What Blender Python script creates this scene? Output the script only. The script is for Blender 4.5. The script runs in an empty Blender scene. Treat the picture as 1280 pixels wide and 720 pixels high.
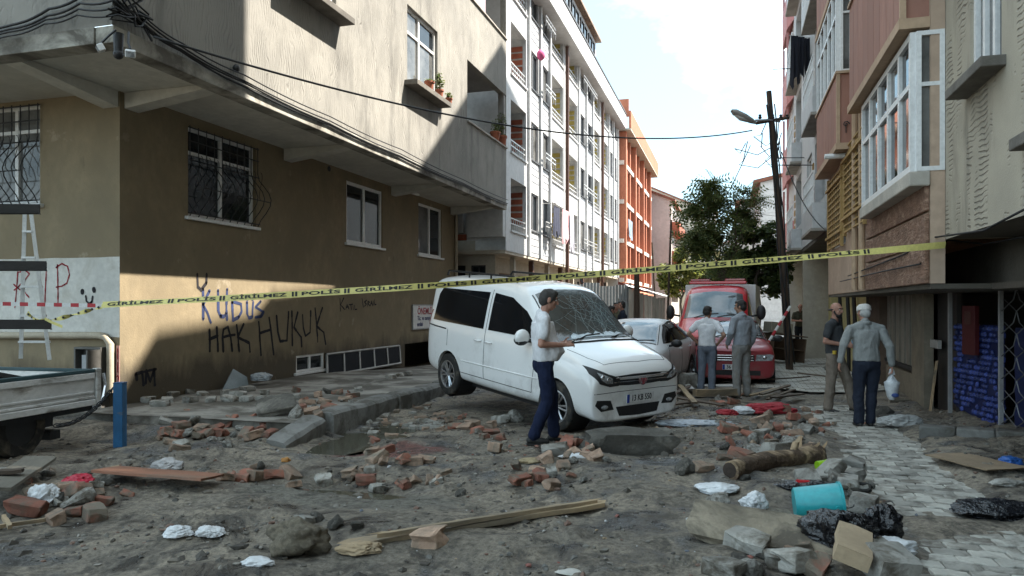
import bpy, bmesh, math, random
import numpy as np
from mathutils import Vector, Matrix, Euler, noise, geometry
from mathutils.bvhtree import BVHTree
random.seed(7)
R = math.radians
PI = math.pi
SC = bpy.context.scene
COL = SC.collection
# ------------------------------------------------------------ camera, sky, sun
YAW = R(16.5); FPX = 924.0; HZ = 382.0; CAMZ = 1.68
cam_d = bpy.data.cameras.new('camera')
cam = bpy.data.objects.new('camera', cam_d); COL.objects.link(cam)
cam.location = (0, 0, CAMZ); cam.rotation_euler = (R(90), 0, YAW)
cam_d.sensor_width = 36; cam_d.lens = 36 * FPX / 1280; cam_d.shift_y = 22 / 1280
cam_d.clip_start = 0.05; cam_d.clip_end = 3000
SC.camera = cam
SUN = Vector((1.0, 0.5, 1.56)).normalized()
sun_el = math.asin(SUN.z); sun_rot = math.atan2(SUN.x, SUN.y)
sl = bpy.data.lights.new('sun', 'SUN'); sl.energy = 3.9; sl.angle = R(0.55); sl.color = (1.0, 0.94, 0.84)
so = bpy.data.objects.new('sun', sl); COL.objects.link(so); so.location = (20, 10, 40)
so.rotation_euler = SUN.to_track_quat('Z', 'Y').to_euler()
W = bpy.data.worlds.new('World'); SC.world = W; W.use_nodes = True
def build_world():
    nt = W.node_tree; nt.nodes.clear(); N = nt.nodes.new; L = nt.links.new
    out = N('ShaderNodeOutputWorld'); bg = N('ShaderNodeBackground'); bg.inputs['Strength'].default_value = 0.15
    sky = N('ShaderNodeTexSky'); sky.sky_type = 'NISHITA'; sky.sun_disc = False
    sky.sun_elevation = sun_el; sky.sun_rotation = sun_rot; sky.air_density = 1.0; sky.dust_density = 2.0; sky.ozone_density = 1.0
    tc = N('ShaderNodeTexCoord'); mp = N('ShaderNodeMapping'); mp.inputs['Scale'].default_value = (1.0, 1.0, 2.2)
    mp.inputs['Location'].default_value = (0.35, 0.1, 0.2)
    n1 = N('ShaderNodeTexNoise'); n1.inputs['Scale'].default_value = 2.6; n1.inputs['Detail'].default_value = 7; n1.inputs['Roughness'].default_value = 0.55
    cr = N('ShaderNodeValToRGB'); cr.color_ramp.elements[0].position = 0.43; cr.color_ramp.elements[1].position = 0.72
    n2 = N('ShaderNodeTexNoise'); n2.inputs['Scale'].default_value = 5.0; n2.inputs['Detail'].default_value = 5
    cc = N('ShaderNodeMix'); cc.data_type = 'RGBA'
    cc.inputs['A'].default_value = (5.2, 5.55, 5.75, 1); cc.inputs['B'].default_value = (3.7, 4.2, 4.5, 1)
    lift = N('ShaderNodeMix'); lift.data_type = 'RGBA'; lift.inputs['Factor'].default_value = 0.75
    lift.inputs['B'].default_value = (0.85, 1.48, 1.7, 1)
    mx = N('ShaderNodeMix'); mx.data_type = 'RGBA'
    L(tc.outputs['Generated'], mp.inputs['Vector']); L(mp.outputs[0], n1.inputs['Vector']); L(mp.outputs[0], n2.inputs['Vector'])
    L(n1.outputs['Fac'], cr.inputs['Fac']); L(n2.outputs['Fac'], cc.inputs['Factor'])
    L(sky.outputs[0], lift.inputs['A'])
    L(cr.outputs['Color'], mx.inputs['Factor']); L(lift.outputs['Result'], mx.inputs['A']); L(cc.outputs['Result'], mx.inputs['B'])
    L(mx.outputs['Result'], bg.inputs['Color']); L(bg.outputs[0], out.inputs[0])
build_world()
SC.view_settings.view_transform = 'Standard'; SC.view_settings.look = 'None'
SC.view_settings.exposure = 2.3; SC.view_settings.gamma = 1.0
SC.cycles.use_denoising = True
SC.cycles.max_bounces = 6; SC.cycles.diffuse_bounces = 4; SC.cycles.glossy_bounces = 3
SC.cycles.transparent_max_bounces = 12; SC.cycles.caustics_reflective = False; SC.cycles.caustics_refractive = False
SC.cycles.sample_clamp_indirect = 6

# ------------------------------------------------------------ calibration of the place from the view
RV = Vector((math.cos(YAW), math.sin(YAW), 0)); FV = Vector((-math.sin(YAW), math.cos(YAW), 0)); CAM = Vector((0, 0, CAMZ))
def ray(px, py): return FV + RV * ((px - 640) / FPX) + Vector((0, 0, (HZ - py) / FPX))
def at(px, py, D): return CAM + ray(px, py) * D
def onX(px, py, X):
    r = ray(px, py); return CAM + r * (X / r.x)
def onY(px, py, Y):
    r = ray(px, py); return CAM + r * (Y / r.y)
def onZ(px, py, z=0.0):
    r = ray(px, py); return CAM + r * ((z - CAMZ) / r.z)

# ------------------------------------------------------------ materials
def _mix(nt, fac, a, b):
    m = nt.nodes.new('ShaderNodeMix'); m.data_type = 'RGBA'
    for s, v in (('Factor', fac), ('A', a), ('B', b)):
        if isinstance(v, (tuple, list)): m.inputs[s].default_value = (*v[:3], 1)
        elif isinstance(v, (int, float)): m.inputs[s].default_value = v
        else: nt.links.new(v, m.inputs[s])
    return m.outputs['Result']
def _noise(nt, vec, scale, detail=5, rough=0.6, dist=0.0):
    n = nt.nodes.new('ShaderNodeTexNoise'); n.inputs['Scale'].default_value = scale; n.inputs['Detail'].default_value = detail
    n.inputs['Roughness'].default_value = rough; n.inputs['Distortion'].default_value = dist
    nt.links.new(vec, n.inputs['Vector']); return n.outputs['Fac']
def _ramp(nt, fac, lo, hi):
    m = nt.nodes.new('ShaderNodeMapRange'); m.inputs['From Min'].default_value = lo; m.inputs['From Max'].default_value = hi
    nt.links.new(fac, m.inputs['Value']); return m.outputs['Result']
def _vec(nt, scale=(1, 1, 1), rnd=True):
    tc = nt.nodes.new('ShaderNodeTexCoord'); mp = nt.nodes.new('ShaderNodeMapping'); mp.inputs['Scale'].default_value = scale
    nt.links.new(tc.outputs['Object'], mp.inputs['Vector'])
    if rnd:
        oi = nt.nodes.new('ShaderNodeObjectInfo'); ml = nt.nodes.new('ShaderNodeMath'); ml.operation = 'MULTIPLY'; ml.inputs[1].default_value = 37.0
        nt.links.new(oi.outputs['Random'], ml.inputs[0]); nt.links.new(ml.outputs[0], mp.inputs['Location'])
    return mp.outputs[0]
MATS = {}
def mat(name, col, rough=0.8, var=0.3, scale=3.0, bump=0.15, bscale=60.0, metal=0.0, spec=0.4, col2=None, lo=0.42, hi=0.62,
        rand=0.0, stretch=(1, 1, 1), coat=0.0, dirt=None, dscale=1.5, dlo=0.5, dhi=0.7, rough2=None, bdist=0.02, emis=None, fine=1.0):
    if name in MATS: return MATS[name]
    m = bpy.data.materials.new(name); MATS[name] = m; m.use_nodes = True; nt = m.node_tree
    b = nt.nodes['Principled BSDF']; L = nt.links.new
    v = _vec(nt, stretch)
    n = _noise(nt, v, scale)
    c2 = col2 or tuple(c * (1 - var) for c in col)
    c = _mix(nt, _ramp(nt, n, lo, hi), col, c2)
    if fine: c = _mix(nt, _ramp(nt, _noise(nt, v, scale * 9, 3), 0.35, 0.75), c, _mix(nt, 0.75, c, tuple(x * (1 - 0.28 * fine) for x in col)))
    if dirt:
        d = _noise(nt, v, dscale, 6, 0.65, 0.5); c = _mix(nt, _ramp(nt, d, dlo, dhi), c, dirt)
    if rand:
        oi = nt.nodes.new('ShaderNodeObjectInfo'); hs = nt.nodes.new('ShaderNodeHueSaturation')
        mr = nt.nodes.new('ShaderNodeMapRange'); mr.inputs['To Min'].default_value = 1 - rand; mr.inputs['To Max'].default_value = 1 + rand
        L(oi.outputs['Random'], mr.inputs['Value']); L(mr.outputs[0], hs.inputs['Value']); L(c, hs.inputs['Color']); c = hs.outputs[0]
    L(c, b.inputs['Base Color']); b.inputs['Metallic'].default_value = metal; b.inputs['Specular IOR Level'].default_value = spec
    if rough2 is None: b.inputs['Roughness'].default_value = rough
    else:
        mr = nt.nodes.new('ShaderNodeMapRange'); mr.inputs['From Min'].default_value = lo; mr.inputs['From Max'].default_value = hi
        mr.inputs['To Min'].default_value = rough; mr.inputs['To Max'].default_value = rough2; L(n, mr.inputs['Value']); L(mr.outputs[0], b.inputs['Roughness'])
    if coat: b.inputs['Coat Weight'].default_value = coat; b.inputs['Coat Roughness'].default_value = 0.04
    if bump:
        bn = nt.nodes.new('ShaderNodeBump'); bn.inputs['Strength'].default_value = bump; bn.inputs['Distance'].default_value = bdist
        L(_noise(nt, v, bscale, 4, 0.65), bn.inputs['Height']); L(bn.outputs[0], b.inputs['Normal'])
    if emis: b.inputs['Emission Color'].default_value = (*emis, 1); b.inputs['Emission Strength'].default_value = 1
    return m
def glass_mat(name, tint=(0.02, 0.025, 0.03), rough=0.04, var=0.5):
    return mat(name, tint, rough, var, 1.2, 0.03, 3.0, spec=0.35, coat=0.1)

# ------------------------------------------------------------ mesh building
ROOTINV = {}
class MB:
    def __init__(s): s.v = []; s.f = []; s.m = []; s.mi = 0
    def add(s, vs, fs):
        o = len(s.v); s.v += [tuple(p) for p in vs]
        for f in fs: s.f.append(tuple(i + o for i in f)); s.m.append(s.mi)
    def bx(s, x0, x1, y0, y1, z0, z1, M=None):
        vs = [Vector((x, y, z)) for z in (z0, z1) for x, y in ((x0, y0), (x1, y0), (x1, y1), (x0, y1))]
        if M is not None: vs = [M @ p for p in vs]
        s.add(vs, [(3, 2, 1, 0), (4, 5, 6, 7), (0, 1, 5, 4), (1, 2, 6, 5), (2, 3, 7, 6), (3, 0, 4, 7)])
    def box(s, c, d, M=None):
        s.bx(-d[0] / 2, d[0] / 2, -d[1] / 2, d[1] / 2, -d[2] / 2, d[2] / 2, Matrix.Translation(c) @ (M.to_4x4() if M else Matrix()))
    def tube(s, pts, r, n=8, cap=True, flat=1.0):
        pts = [Vector(p) for p in pts]; k = len(pts); rs = r if isinstance(r, (list, tuple)) else [r] * k
        rings = []; up = None
        for i, p in enumerate(pts):
            d = (pts[min(i + 1, k - 1)] - pts[max(i - 1, 0)])
            d = d.normalized() if d.length > 1e-9 else Vector((0, 0, 1))
            if up is None: up = Vector((0, 0, 1)) if abs(d.z) < 0.9 else Vector((1, 0, 0))
            a = d.cross(up).normalized(); b = a.cross(d).normalized(); up = b
            rings.append([p + (a * math.cos(2 * PI * j / n) + b * math.sin(2 * PI * j / n) * flat) * rs[i] for j in range(n)])
        vs = [q for rg in rings for q in rg]
        fs = [(i * n + j, i * n + (j + 1) % n, (i + 1) * n + (j + 1) % n, (i + 1) * n + j) for i in range(k - 1) for j in range(n)]
        if cap: fs += [tuple(range(n))[::-1], tuple((k - 1) * n + j for j in range(n))]
        s.add(vs, fs)
    def lathe(s, prof, n=24, M=None, close=False, cap=True):
        M = M or Matrix(); vs = []; k = len(prof)
        for r, z in prof:
            for j in range(n): vs.append(M @ Vector((r * math.cos(2 * PI * j / n), r * math.sin(2 * PI * j / n), z)))
        rng = range(k if close else k - 1)
        fs = [(i * n + j, i * n + (j + 1) % n, ((i + 1) % k) * n + (j + 1) % n, ((i + 1) % k) * n + j) for i in rng for j in range(n)]
        if not close and cap:
            if prof[0][0] > 1e-6: fs.append(tuple(range(n))[::-1])
            if prof[-1][0] > 1e-6: fs.append(tuple((k - 1) * n + j for j in range(n)))
        s.add(vs, fs)
    def prism(s, poly, h0, h1, M=None):
        M = M or Matrix(); n = len(poly)
        vs = [M @ Vector((x, y, h0)) for x, y in poly] + [M @ Vector((x, y, h1)) for x, y in poly]
        s.add(vs, [tuple(range(n))[::-1], tuple(range(n, 2 * n))] + [(i, (i + 1) % n, n + (i + 1) % n, n + i) for i in range(n)])
    def ball(s, c, r, n=10, m=7, M=None):
        r = (r, r, r) if isinstance(r, (int, float)) else r; c = Vector(c); M = M or Matrix.Identity(3); vs = []
        for i in range(m + 1):
            t = PI * i / m
            for j in range(n):
                vs.append(c + M @ Vector((r[0] * math.sin(t) * math.cos(2 * PI * j / n), r[1] * math.sin(t) * math.sin(2 * PI * j / n), r[2] * math.cos(t))))
        s.add(vs, [(i * n + j, (i + 1) * n + j, (i + 1) * n + (j + 1) % n, i * n + (j + 1) % n) for i in range(m) for j in range(n)])
    def grid(s, P):   # P[i][j] points
        a = len(P); b = len(P[0]); s.add([q for r in P for q in r], [(i * b + j, i * b + j + 1, (i + 1) * b + j + 1, (i + 1) * b + j) for i in range(a - 1) for j in range(b - 1)])
    def build(s, name, m, parent=None, smooth=False, bevel=0.0, sub=0, label=None, cat=None, group=None, kind=None, local=False, merge=False):
        me = bpy.data.meshes.new(name); me.from_pydata(s.v, [], s.f)
        ms = m if isinstance(m, (list, tuple)) else [m]
        for q in ms: me.materials.append(q)
        if len(ms) > 1: me.polygons.foreach_set('material_index', s.m)
        if merge:
            b = bmesh.new(); b.from_mesh(me); bmesh.ops.remove_doubles(b, verts=b.verts, dist=1e-4); bmesh.ops.recalc_face_normals(b, faces=b.faces); b.to_mesh(me); b.free()
        if smooth:
            me.shade_smooth()
            if smooth is not True: me.set_sharp_from_angle(angle=R(smooth))
        return link(name, me, parent, bevel, sub, label, cat, group, kind)
def tag(o, label=None, cat=None, group=None, kind=None):
    if label: o['label'] = label
    if cat: o['category'] = cat
    if group: o['group'] = group
    if kind: o['kind'] = kind
    return o
def link(name, me, parent=None, bevel=0, sub=0, label=None, cat=None, group=None, kind=None):
    o = bpy.data.objects.new(name, me); COL.objects.link(o)
    if parent is not None:
        o.parent = parent
        if parent.name in ROOTINV: o.matrix_parent_inverse = ROOTINV[parent.name]
    if bevel:
        bm = o.modifiers.new('bevel', 'BEVEL'); bm.width = bevel; bm.segments = 2; bm.limit_method = 'ANGLE'; bm.angle_limit = R(40)
    if sub:
        sm = o.modifiers.new('sub', 'SUBSURF'); sm.levels = sub; sm.render_levels = sub
    return tag(o, label, cat, group, kind)
def thing(name, label, cat, loc=(0, 0, 0), rot=(0, 0, 0), group=None, world=True, kind=None):
    """An Empty at the base of a thing. world=True: its parts are built in world coordinates."""
    o = bpy.data.objects.new(name, None); COL.objects.link(o); o.location = loc; o.rotation_euler = rot; o.empty_display_size = 0.2
    if world: ROOTINV[o.name] = (Matrix.Translation(loc) @ Euler(rot).to_matrix().to_4x4()).inverted()
    return tag(o, label, cat, group, kind)
def copy_tree(o, parent=None):
    c = o.copy(); COL.objects.link(c)
    if parent is not None: c.parent = parent
    for ch in list(o.children): copy_tree(ch, c)
    return c
def bake(o):
    """Evaluate an object's modifiers into a plain mesh."""
    dg = bpy.context.evaluated_depsgraph_get(); dg.update()
    me = bpy.data.meshes.new_from_object(o.evaluated_get(dg)); old = o.data; o.modifiers.clear(); o.data = me
    return me
class Face:
    """A facade plane: u runs along it, v up, n outwards; u and v are world coordinates."""
    def __init__(s, axis, val, out):
        s.axis, s.val, s.out = axis, val, out
    def p(s, u, v, n=0.0):
        return Vector((s.val + s.out * n, u, v)) if s.axis == 'x' else Vector((u, s.val + s.out * n, v))
    def uv(s, px, py):
        q = onX(px, py, s.val) if s.axis == 'x' else onY(px, py, s.val)
        return (q.y, q.z) if s.axis == 'x' else (q.x, q.z)
    def box(s, mb, u0, u1, v0, v1, n0, n1):
        a = s.p(u0, v0, n0); b = s.p(u1, v1, n1)
        mb.bx(min(a.x, b.x), max(a.x, b.x), min(a.y, b.y), max(a.y, b.y), min(a.z, b.z), max(a.z, b.z))
    def wall(s, mb, u0, u1, v0, v1, holes=(), depth=0.18):
        us = sorted({u0, u1, *[min(max(h[k], u0), u1) for h in holes for k in (0, 1)]}); vs = sorted({v0, v1, *[min(max(h[k], v0), v1) for h in holes for k in (2, 3)]})
        for a, b in zip(us, us[1:]):
            for c, d in zip(vs, vs[1:]):
                mu, mv = (a + b) / 2, (c + d) / 2
                if any(h[0] < mu < h[1] and h[2] < mv < h[3] for h in holes): continue
                mb.add([s.p(a, c), s.p(b, c), s.p(b, d), s.p(a, d)], [(0, 1, 2, 3)])
        for h in holes:
            q = [(h[0], h[2]), (h[1], h[2]), (h[1], h[3]), (h[0], h[3])]
            for (a, b), (c, d) in zip(q, q[1:] + q[:1]): mb.add([s.p(a, b), s.p(c, d), s.p(c, d, -depth), s.p(a, b, -depth)], [(0, 1, 2, 3)])
    def stroke(s, mb, pts, w=0.03, n=0.004, wob=0.5):
        Q = [Vector((a, b)) for a, b in pts]; pts = [Q[0]]
        for a, b in zip(Q, Q[1:]):
            k = max(1, int((b - a).length / (w * 2.2)))
            for j in range(1, k + 1): pts.append(a.lerp(b, j / k) + Vector((random.gauss(0, w * .07), random.gauss(0, w * .07))))
        for i in range(len(pts)):      # round dabs at the joints, flat bars between
            k = 8; r = w / 2 * (1 + wob * (random.random() - 0.5))
            ring = [s.p(pts[i].x + r * math.cos(2 * PI * j / k), pts[i].y + r * math.sin(2 * PI * j / k), n + 0.0006 * (i % 3)) for j in range(k)]
            mb.add(ring, [tuple(range(k))])
            if i + 1 < len(pts):
                d = pts[i + 1] - pts[i]
                if d.length < 1e-6: continue
                t = Vector((-d.y, d.x)).normalized() * r
                mb.add([s.p(*(pts[i] + t), n), s.p(*(pts[i] - t), n), s.p(*(pts[i + 1] - t), n), s.p(*(pts[i + 1] + t), n)], [(0, 1, 2, 3)])
def window(F, parent, u0, u1, v0, v1, depth, fm, gm, splits=(0.5,), transom=None, fw=0.06, sill=None, sm=None, label=None, lean=0.0):
    """window > pane (each), sill; sits at -depth behind the facade."""
    mb = MB(); d0, d1 = -depth - 0.03, -depth + 0.05
    F.box(mb, u0, u0 + fw, v0, v1, d0, d1); F.box(mb, u1 - fw, u1, v0, v1, d0, d1)
    F.box(mb, u0 + fw, u1 - fw, v0, v0 + fw, d0, d1 - 0.003); F.box(mb, u0 + fw, u1 - fw, v1 - fw, v1, d0, d1 - 0.003)
    us = [u0 + fw] + [u0 + (u1 - u0) * s for s in splits] + [u1 - fw]
    for x in us[1:-1]: F.box(mb, x - fw * 0.55, x + fw * 0.55, v0 + fw, v1 - fw, d0, d1 - 0.006)
    vsp = [v0 + fw, v1 - fw]
    if transom:
        tv = v0 + (v1 - v0) * transom; vsp = [v0 + fw, tv, v1 - fw]; F.box(mb, u0 + fw, u1 - fw, tv - fw * 0.45, tv + fw * 0.45, d0, d1 - 0.009)
    w = mb.build('window', fm, parent, label=label)
    for a, b in zip(us, us[1:]):
        for c, d in zip(vsp, vsp[1:]):
            g = MB(); F.box(g, a, b, c, d, -depth - 0.012, -depth + 0.004); g.build('pane', gm if not isinstance(gm, (list, tuple)) else random.choice(gm), w)
    if sill:
        g = MB(); F.box(g, u0 - 0.08, u1 + 0.08, v0 - 0.06, v0 - 0.002, -depth, sill); g.build('sill', sm or fm, w, bevel=0.008)
    return w
# ------------------------------------------------------------ ground
def smooth(a, b, x):
    t = min(1, max(0, (x - a) / (b - a))); return t * t * (3 - 2 * t)
def nz(x, y, s, o=0.0): return noise.noise(Vector((x * s + o, y * s - o * 0.7, o * 1.3)))
MOUNDS = [(-0.4, 7.3, 1.5, 0.9, 0.13), (-2.2, 10.4, 1.2, 0.9, -0.06), (-2.0, 8.3, 0.6, 0.5, 0.07), (-3.3, 6.2, 1.0, 0.35, -0.10), (-2.6, 4.9, 0.9, 0.5, 0.06), (0.4, 10.2, 1.0, 0.9, 0.12),
          (-4.6, 8.6, 0.5, 1.5, -0.12), (-6.0, 6.9, 1.0, 0.7, 0.05), (0.2, 5.2, 0.9, 0.6, 0.05), (-4.7, 5.6, 0.8, 0.5, 0.05), (-6.6, 5.2, 1.0, 0.7, 0.06), (0.3, 6.6, 0.5, 0.7, 0.03)]
def pav_z(y):                       # left pavement falls away up the street
    return 0.19 - 0.30 * smooth(13.5, 21, y)
def H(x, y):
    far = smooth(11, 22, y)
    z = 0.0
    for cx, cy, rx, ry, h in MOUNDS:
        d = ((x - cx) / rx) ** 2 + ((y - cy) / ry) ** 2
        if d < 6: z += h * math.exp(-d)
    a = 1 - 0.8 * far
    right = smooth(0.75, 1.35, x) * (1 - smooth(2.05, 2.5, x)) # the paved strip is flatter
    left = smooth(-5.0, -5.5, x) * smooth(7.7, 8.6, y)
    k = a * (1 - 0.82 * right) * (1 - 0.9 * left)
    ux = x * 0.9 + y * 0.45; uy = -x * 0.45 + y * 0.9
    z += k * (0.055 * nz(x, y, 0.8, 3.1) + 0.035 * nz(x, y, 2.0, 9.7))
    rut = 1 - abs(noise.noise(Vector((ux * 0.9, uy * 3.2, 4.4)))) * 2
    z += k * 0.045 * max(0, rut) * smooth(-0.1, 0.4, nz(x, y, 0.6, 17.0) + 0.15)
    cl = noise.noise(Vector((x * 6.0, y * 6.0, 2.0))); lump = max(0, cl - 0.05)
    patch = smooth(-0.15, 0.25, nz(x, y, 0.95, 31.0))
    z += k * (0.055 * lump * patch + 0.014 * noise.noise(Vector((x * 13, y * 13, 7.7))) * (0.35 + patch) + 0.010 * abs(noise.noise(Vector((x * 27, y * 27, 1.1)))) * patch)
    # the mud bank by the shop, thrown over the pavers
    z += 0.06 * smooth(2.0, 2.35, x + 0.10 * nz(x, y, 1.4, 5.0)) * (1 - far)
    z += 0.055 * math.exp(-((y - 6.45 - 0.22 * (x - 1.7)) / 0.30) ** 2) * smooth(1.15, 1.5, x) + 0.03 * max(0, nz(x, y, 1.6, 44)) * right
    z -= 0.056 * right
    if x < -5.25: z += .14 * smooth(7.35, 8.2, y + .25 * nz(x, y, 1.8, 61.0)) * (1 - left)
    if left > 0: z = z * (1 - left) + (pav_z(y) - 0.10) * left
    if x > 2.8: z += 0.10 * smooth(2.9, 3.4, x) * (1 - smooth(12, 13, y))
    return z
def gp(px, py, dz=0.0):
    """Where the view ray through a photo point meets the modelled ground."""
    z = 0.0
    for _ in range(8):
        q = onZ(px, py, z); z = 0.6 * z + 0.4 * (H(q.x, q.y))
    q = onZ(px, py, z); q.z = z + dz
    return q
def mud_material():
    m = bpy.data.materials.new('wet_mud'); m.use_nodes = True; nt = m.node_tree; b = nt.nodes['Principled BSDF']; L = nt.links.new
    v = _vec(nt, rnd=False)
    dry, grey, wet, gravel = (0.33, 0.28, 0.215), (0.215, 0.188, 0.150), (0.038, 0.031, 0.024), (0.115, 0.115, 0.115)
    n = _noise(nt, v, 0.75, 7, 0.62, 0.4); c = _mix(nt, _ramp(nt, n, 0.40, 0.62), dry, grey)
    w = _noise(nt, v, 1.7, 8, 0.68, 0.8); wf = _ramp(nt, w, 0.50, 0.62); c = _mix(nt, wf, c, wet)
    g = _noise(nt, v, 0.9, 5, 0.6, 0.2)
    gf = _ramp(nt, g, 0.55, 0.63); sp = _noise(nt, v, 70, 2, 0.8); c = _mix(nt, gf, c, _mix(nt, _ramp(nt, sp, 0.35, 0.7), (0.045, 0.045, 0.047), (0.24, 0.235, 0.225)))
    # reddish earth washed out by the kerb, and a straw coloured sandy patch
    tc = nt.nodes.new('ShaderNodeTexCoord'); 
    def blob(cx, cy, rx, ry):
        mp = nt.nodes.new('ShaderNodeMapping'); mp.inputs['Location'].default_value = (-cx / rx, -cy / ry, 0); mp.inputs['Scale'].default_value = (1 / rx, 1 / ry, 0.0)
        L(tc.outputs['Object'], mp.inputs['Vector']); ln = nt.nodes.new('ShaderNodeVectorMath'); ln.operation = 'LENGTH'; L(mp.outputs[0], ln.inputs[0])
        ad = nt.nodes.new('ShaderNodeMath'); ad.operation = 'ADD'; L(ln.outputs['Value'], ad.inputs[0]); L(_noise(nt, v, 2.5, 5, 0.6, 0.5), ad.inputs[1])
        return _ramp(nt, ad.outputs[0], 1.55, 1.25)
    c = _mix(nt, blob(-3.75, 7.75, 0.75, 0.5), c, (0.20, 0.085, 0.07))
    c = _mix(nt, blob(-3.3, 5.9, 1.2, 0.45), c, (0.20, 0.185, 0.15))
    md = _noise(nt, v, 4.2, 8, 0.75, 0.6); c = _mix(nt, _ramp(nt, md, 0.50, 0.60), c, _mix(nt, 0.66, c, (0.028, 0.023, 0.018)))
    f = _noise(nt, v, 24, 5, 0.7); c = _mix(nt, _ramp(nt, f, 0.4, 0.72), c, _mix(nt, 0.75, c, (0.03, 0.026, 0.021)))
    L(c, b.inputs['Base Color'])
    mr = nt.nodes.new('ShaderNodeMapRange'); mr.inputs['To Min'].default_value = 0.92; mr.inputs['To Max'].default_value = 0.22; L(wf, mr.inputs['Value']); L(mr.outputs[0], b.inputs['Roughness'])
    b1 = nt.nodes.new('ShaderNodeBump'); b1.inputs['Strength'].default_value = 0.8; b1.inputs['Distance'].default_value = 0.06; L(_noise(nt, v, 16, 8, 0.72), b1.inputs['Height'])
    b2 = nt.nodes.new('ShaderNodeBump'); b2.inputs['Strength'].default_value = 0.5; b2.inputs['Distance'].default_value = 0.012; L(_noise(nt, v, 110, 3, 0.7), b2.inputs['Height'])
    L(b1.outputs[0], b2.inputs['Normal']); L(b2.outputs[0], b.inputs['Normal'])
    return m
MUD = mud_material()
def build_ground():
    ys = [2.2]
    while ys[-1] < 170: ys.append(ys[-1] + max(0.036, 0.036 * (ys[-1] / 8) ** 2.2))
    xs = [-15.0]
    while xs[-1] < 5.2:
        x = xs[-1]; xs.append(x + (0.05 if -9 < x < 3.3 else 0.15))
    a, b = len(ys), len(xs)
    v = [(x, y, H(x, y)) for y in ys for x in xs]
    f = [(i * b + j, i * b + j + 1, (i + 1) * b + j + 1, (i + 1) * b + j) for i in range(a - 1) for j in range(b - 1)]
    me = bpy.data.meshes.new('ground'); me.from_pydata(v, [], f); me.materials.append(MUD); me.shade_smooth()
    link('ground', me, kind='structure')
    g = MB(); g.add([(-900, -300, -0.6), (900, -300, -0.6), (900, 1500, -0.6), (-900, 1500, -0.6)], [(0, 1, 2, 3)])
    g.build('terrain', mat('far_earth', (0.17, 0.15, 0.12), 0.95, 0.3, 0.2, 0), kind='structure')
build_ground()

# pieces shared by the rubble
def rock_mesh(name, seed, rx=1, ry=1, rz=1, sub=2, rough=0.28, flat=0.0):
    rng = random.Random(seed); bm = bmesh.new(); bmesh.ops.create_icosphere(bm, subdivisions=sub, radius=1)
    for w in range(5):      # a few planar breaks
        d = Vector((rng.gauss(0, 1), rng.gauss(0, 1), rng.gauss(0, 1))).normalized(); lim = rng.uniform(0.5, 0.8)
        for q in bm.verts:
            k = q.co.dot(d)
            if k > lim: q.co -= d * (k - lim)
    for q in bm.verts:
        k = 1 + rough * noise.noise(q.co * 1.3 + Vector((seed * 3.1, seed, 0))) + rough * 0.4 * noise.noise(q.co * 4 + Vector((seed, 0, seed)))
        q.co *= k; q.co.x *= rx; q.co.y *= ry; q.co.z *= rz
    me = bpy.data.meshes.new(name); bm.to_mesh(me); bm.free(); return me
def gravel(name, m, n, area, size, seed, zoff=0.0, dens=None, label=None):
    rng = np.random.default_rng(seed); bm = bmesh.new(); bmesh.ops.create_icosphere(bm, subdivisions=1, radius=1)
    bv = np.array([q.co for q in bm.verts]); bf = [tuple(q.index for q in f.verts) for f in bm.faces]; bm.free()
    V = []; Fc = []; c = 0; tries = 0
    while c < n and tries < n * 12:
        tries += 1
        x = rng.uniform(area[0], area[1]); y = area[2] + (area[3] - area[2]) * rng.random() ** 1.5
        if dens and rng.random() > dens(x, y): continue
        s = size[0] + (size[1] - size[0]) * rng.random() ** 5
        q = bv * (1 + 0.45 * rng.standard_normal((len(bv), 1)) * 0.6) * np.array([s, s * rng.uniform(0.6, 1), s * rng.uniform(0.4, 0.8)])
        t = rng.uniform(0, 6.28); ct, st = math.cos(t), math.sin(t)
        q = np.stack([q[:, 0] * ct - q[:, 1] * st, q[:, 0] * st + q[:, 1] * ct, q[:, 2]], 1) + np.array([x, y, H(x, y) + s * 0.15 + zoff])
        o = c * len(bv); V.append(q); Fc += [tuple(i + o for i in f) for f in bf]; c += 1
    me = bpy.data.meshes.new(name); me.from_pydata(np.concatenate(V).tolist(), [], Fc); me.materials.append(m)
    return link(name, me, kind='stuff', label=label)
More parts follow.
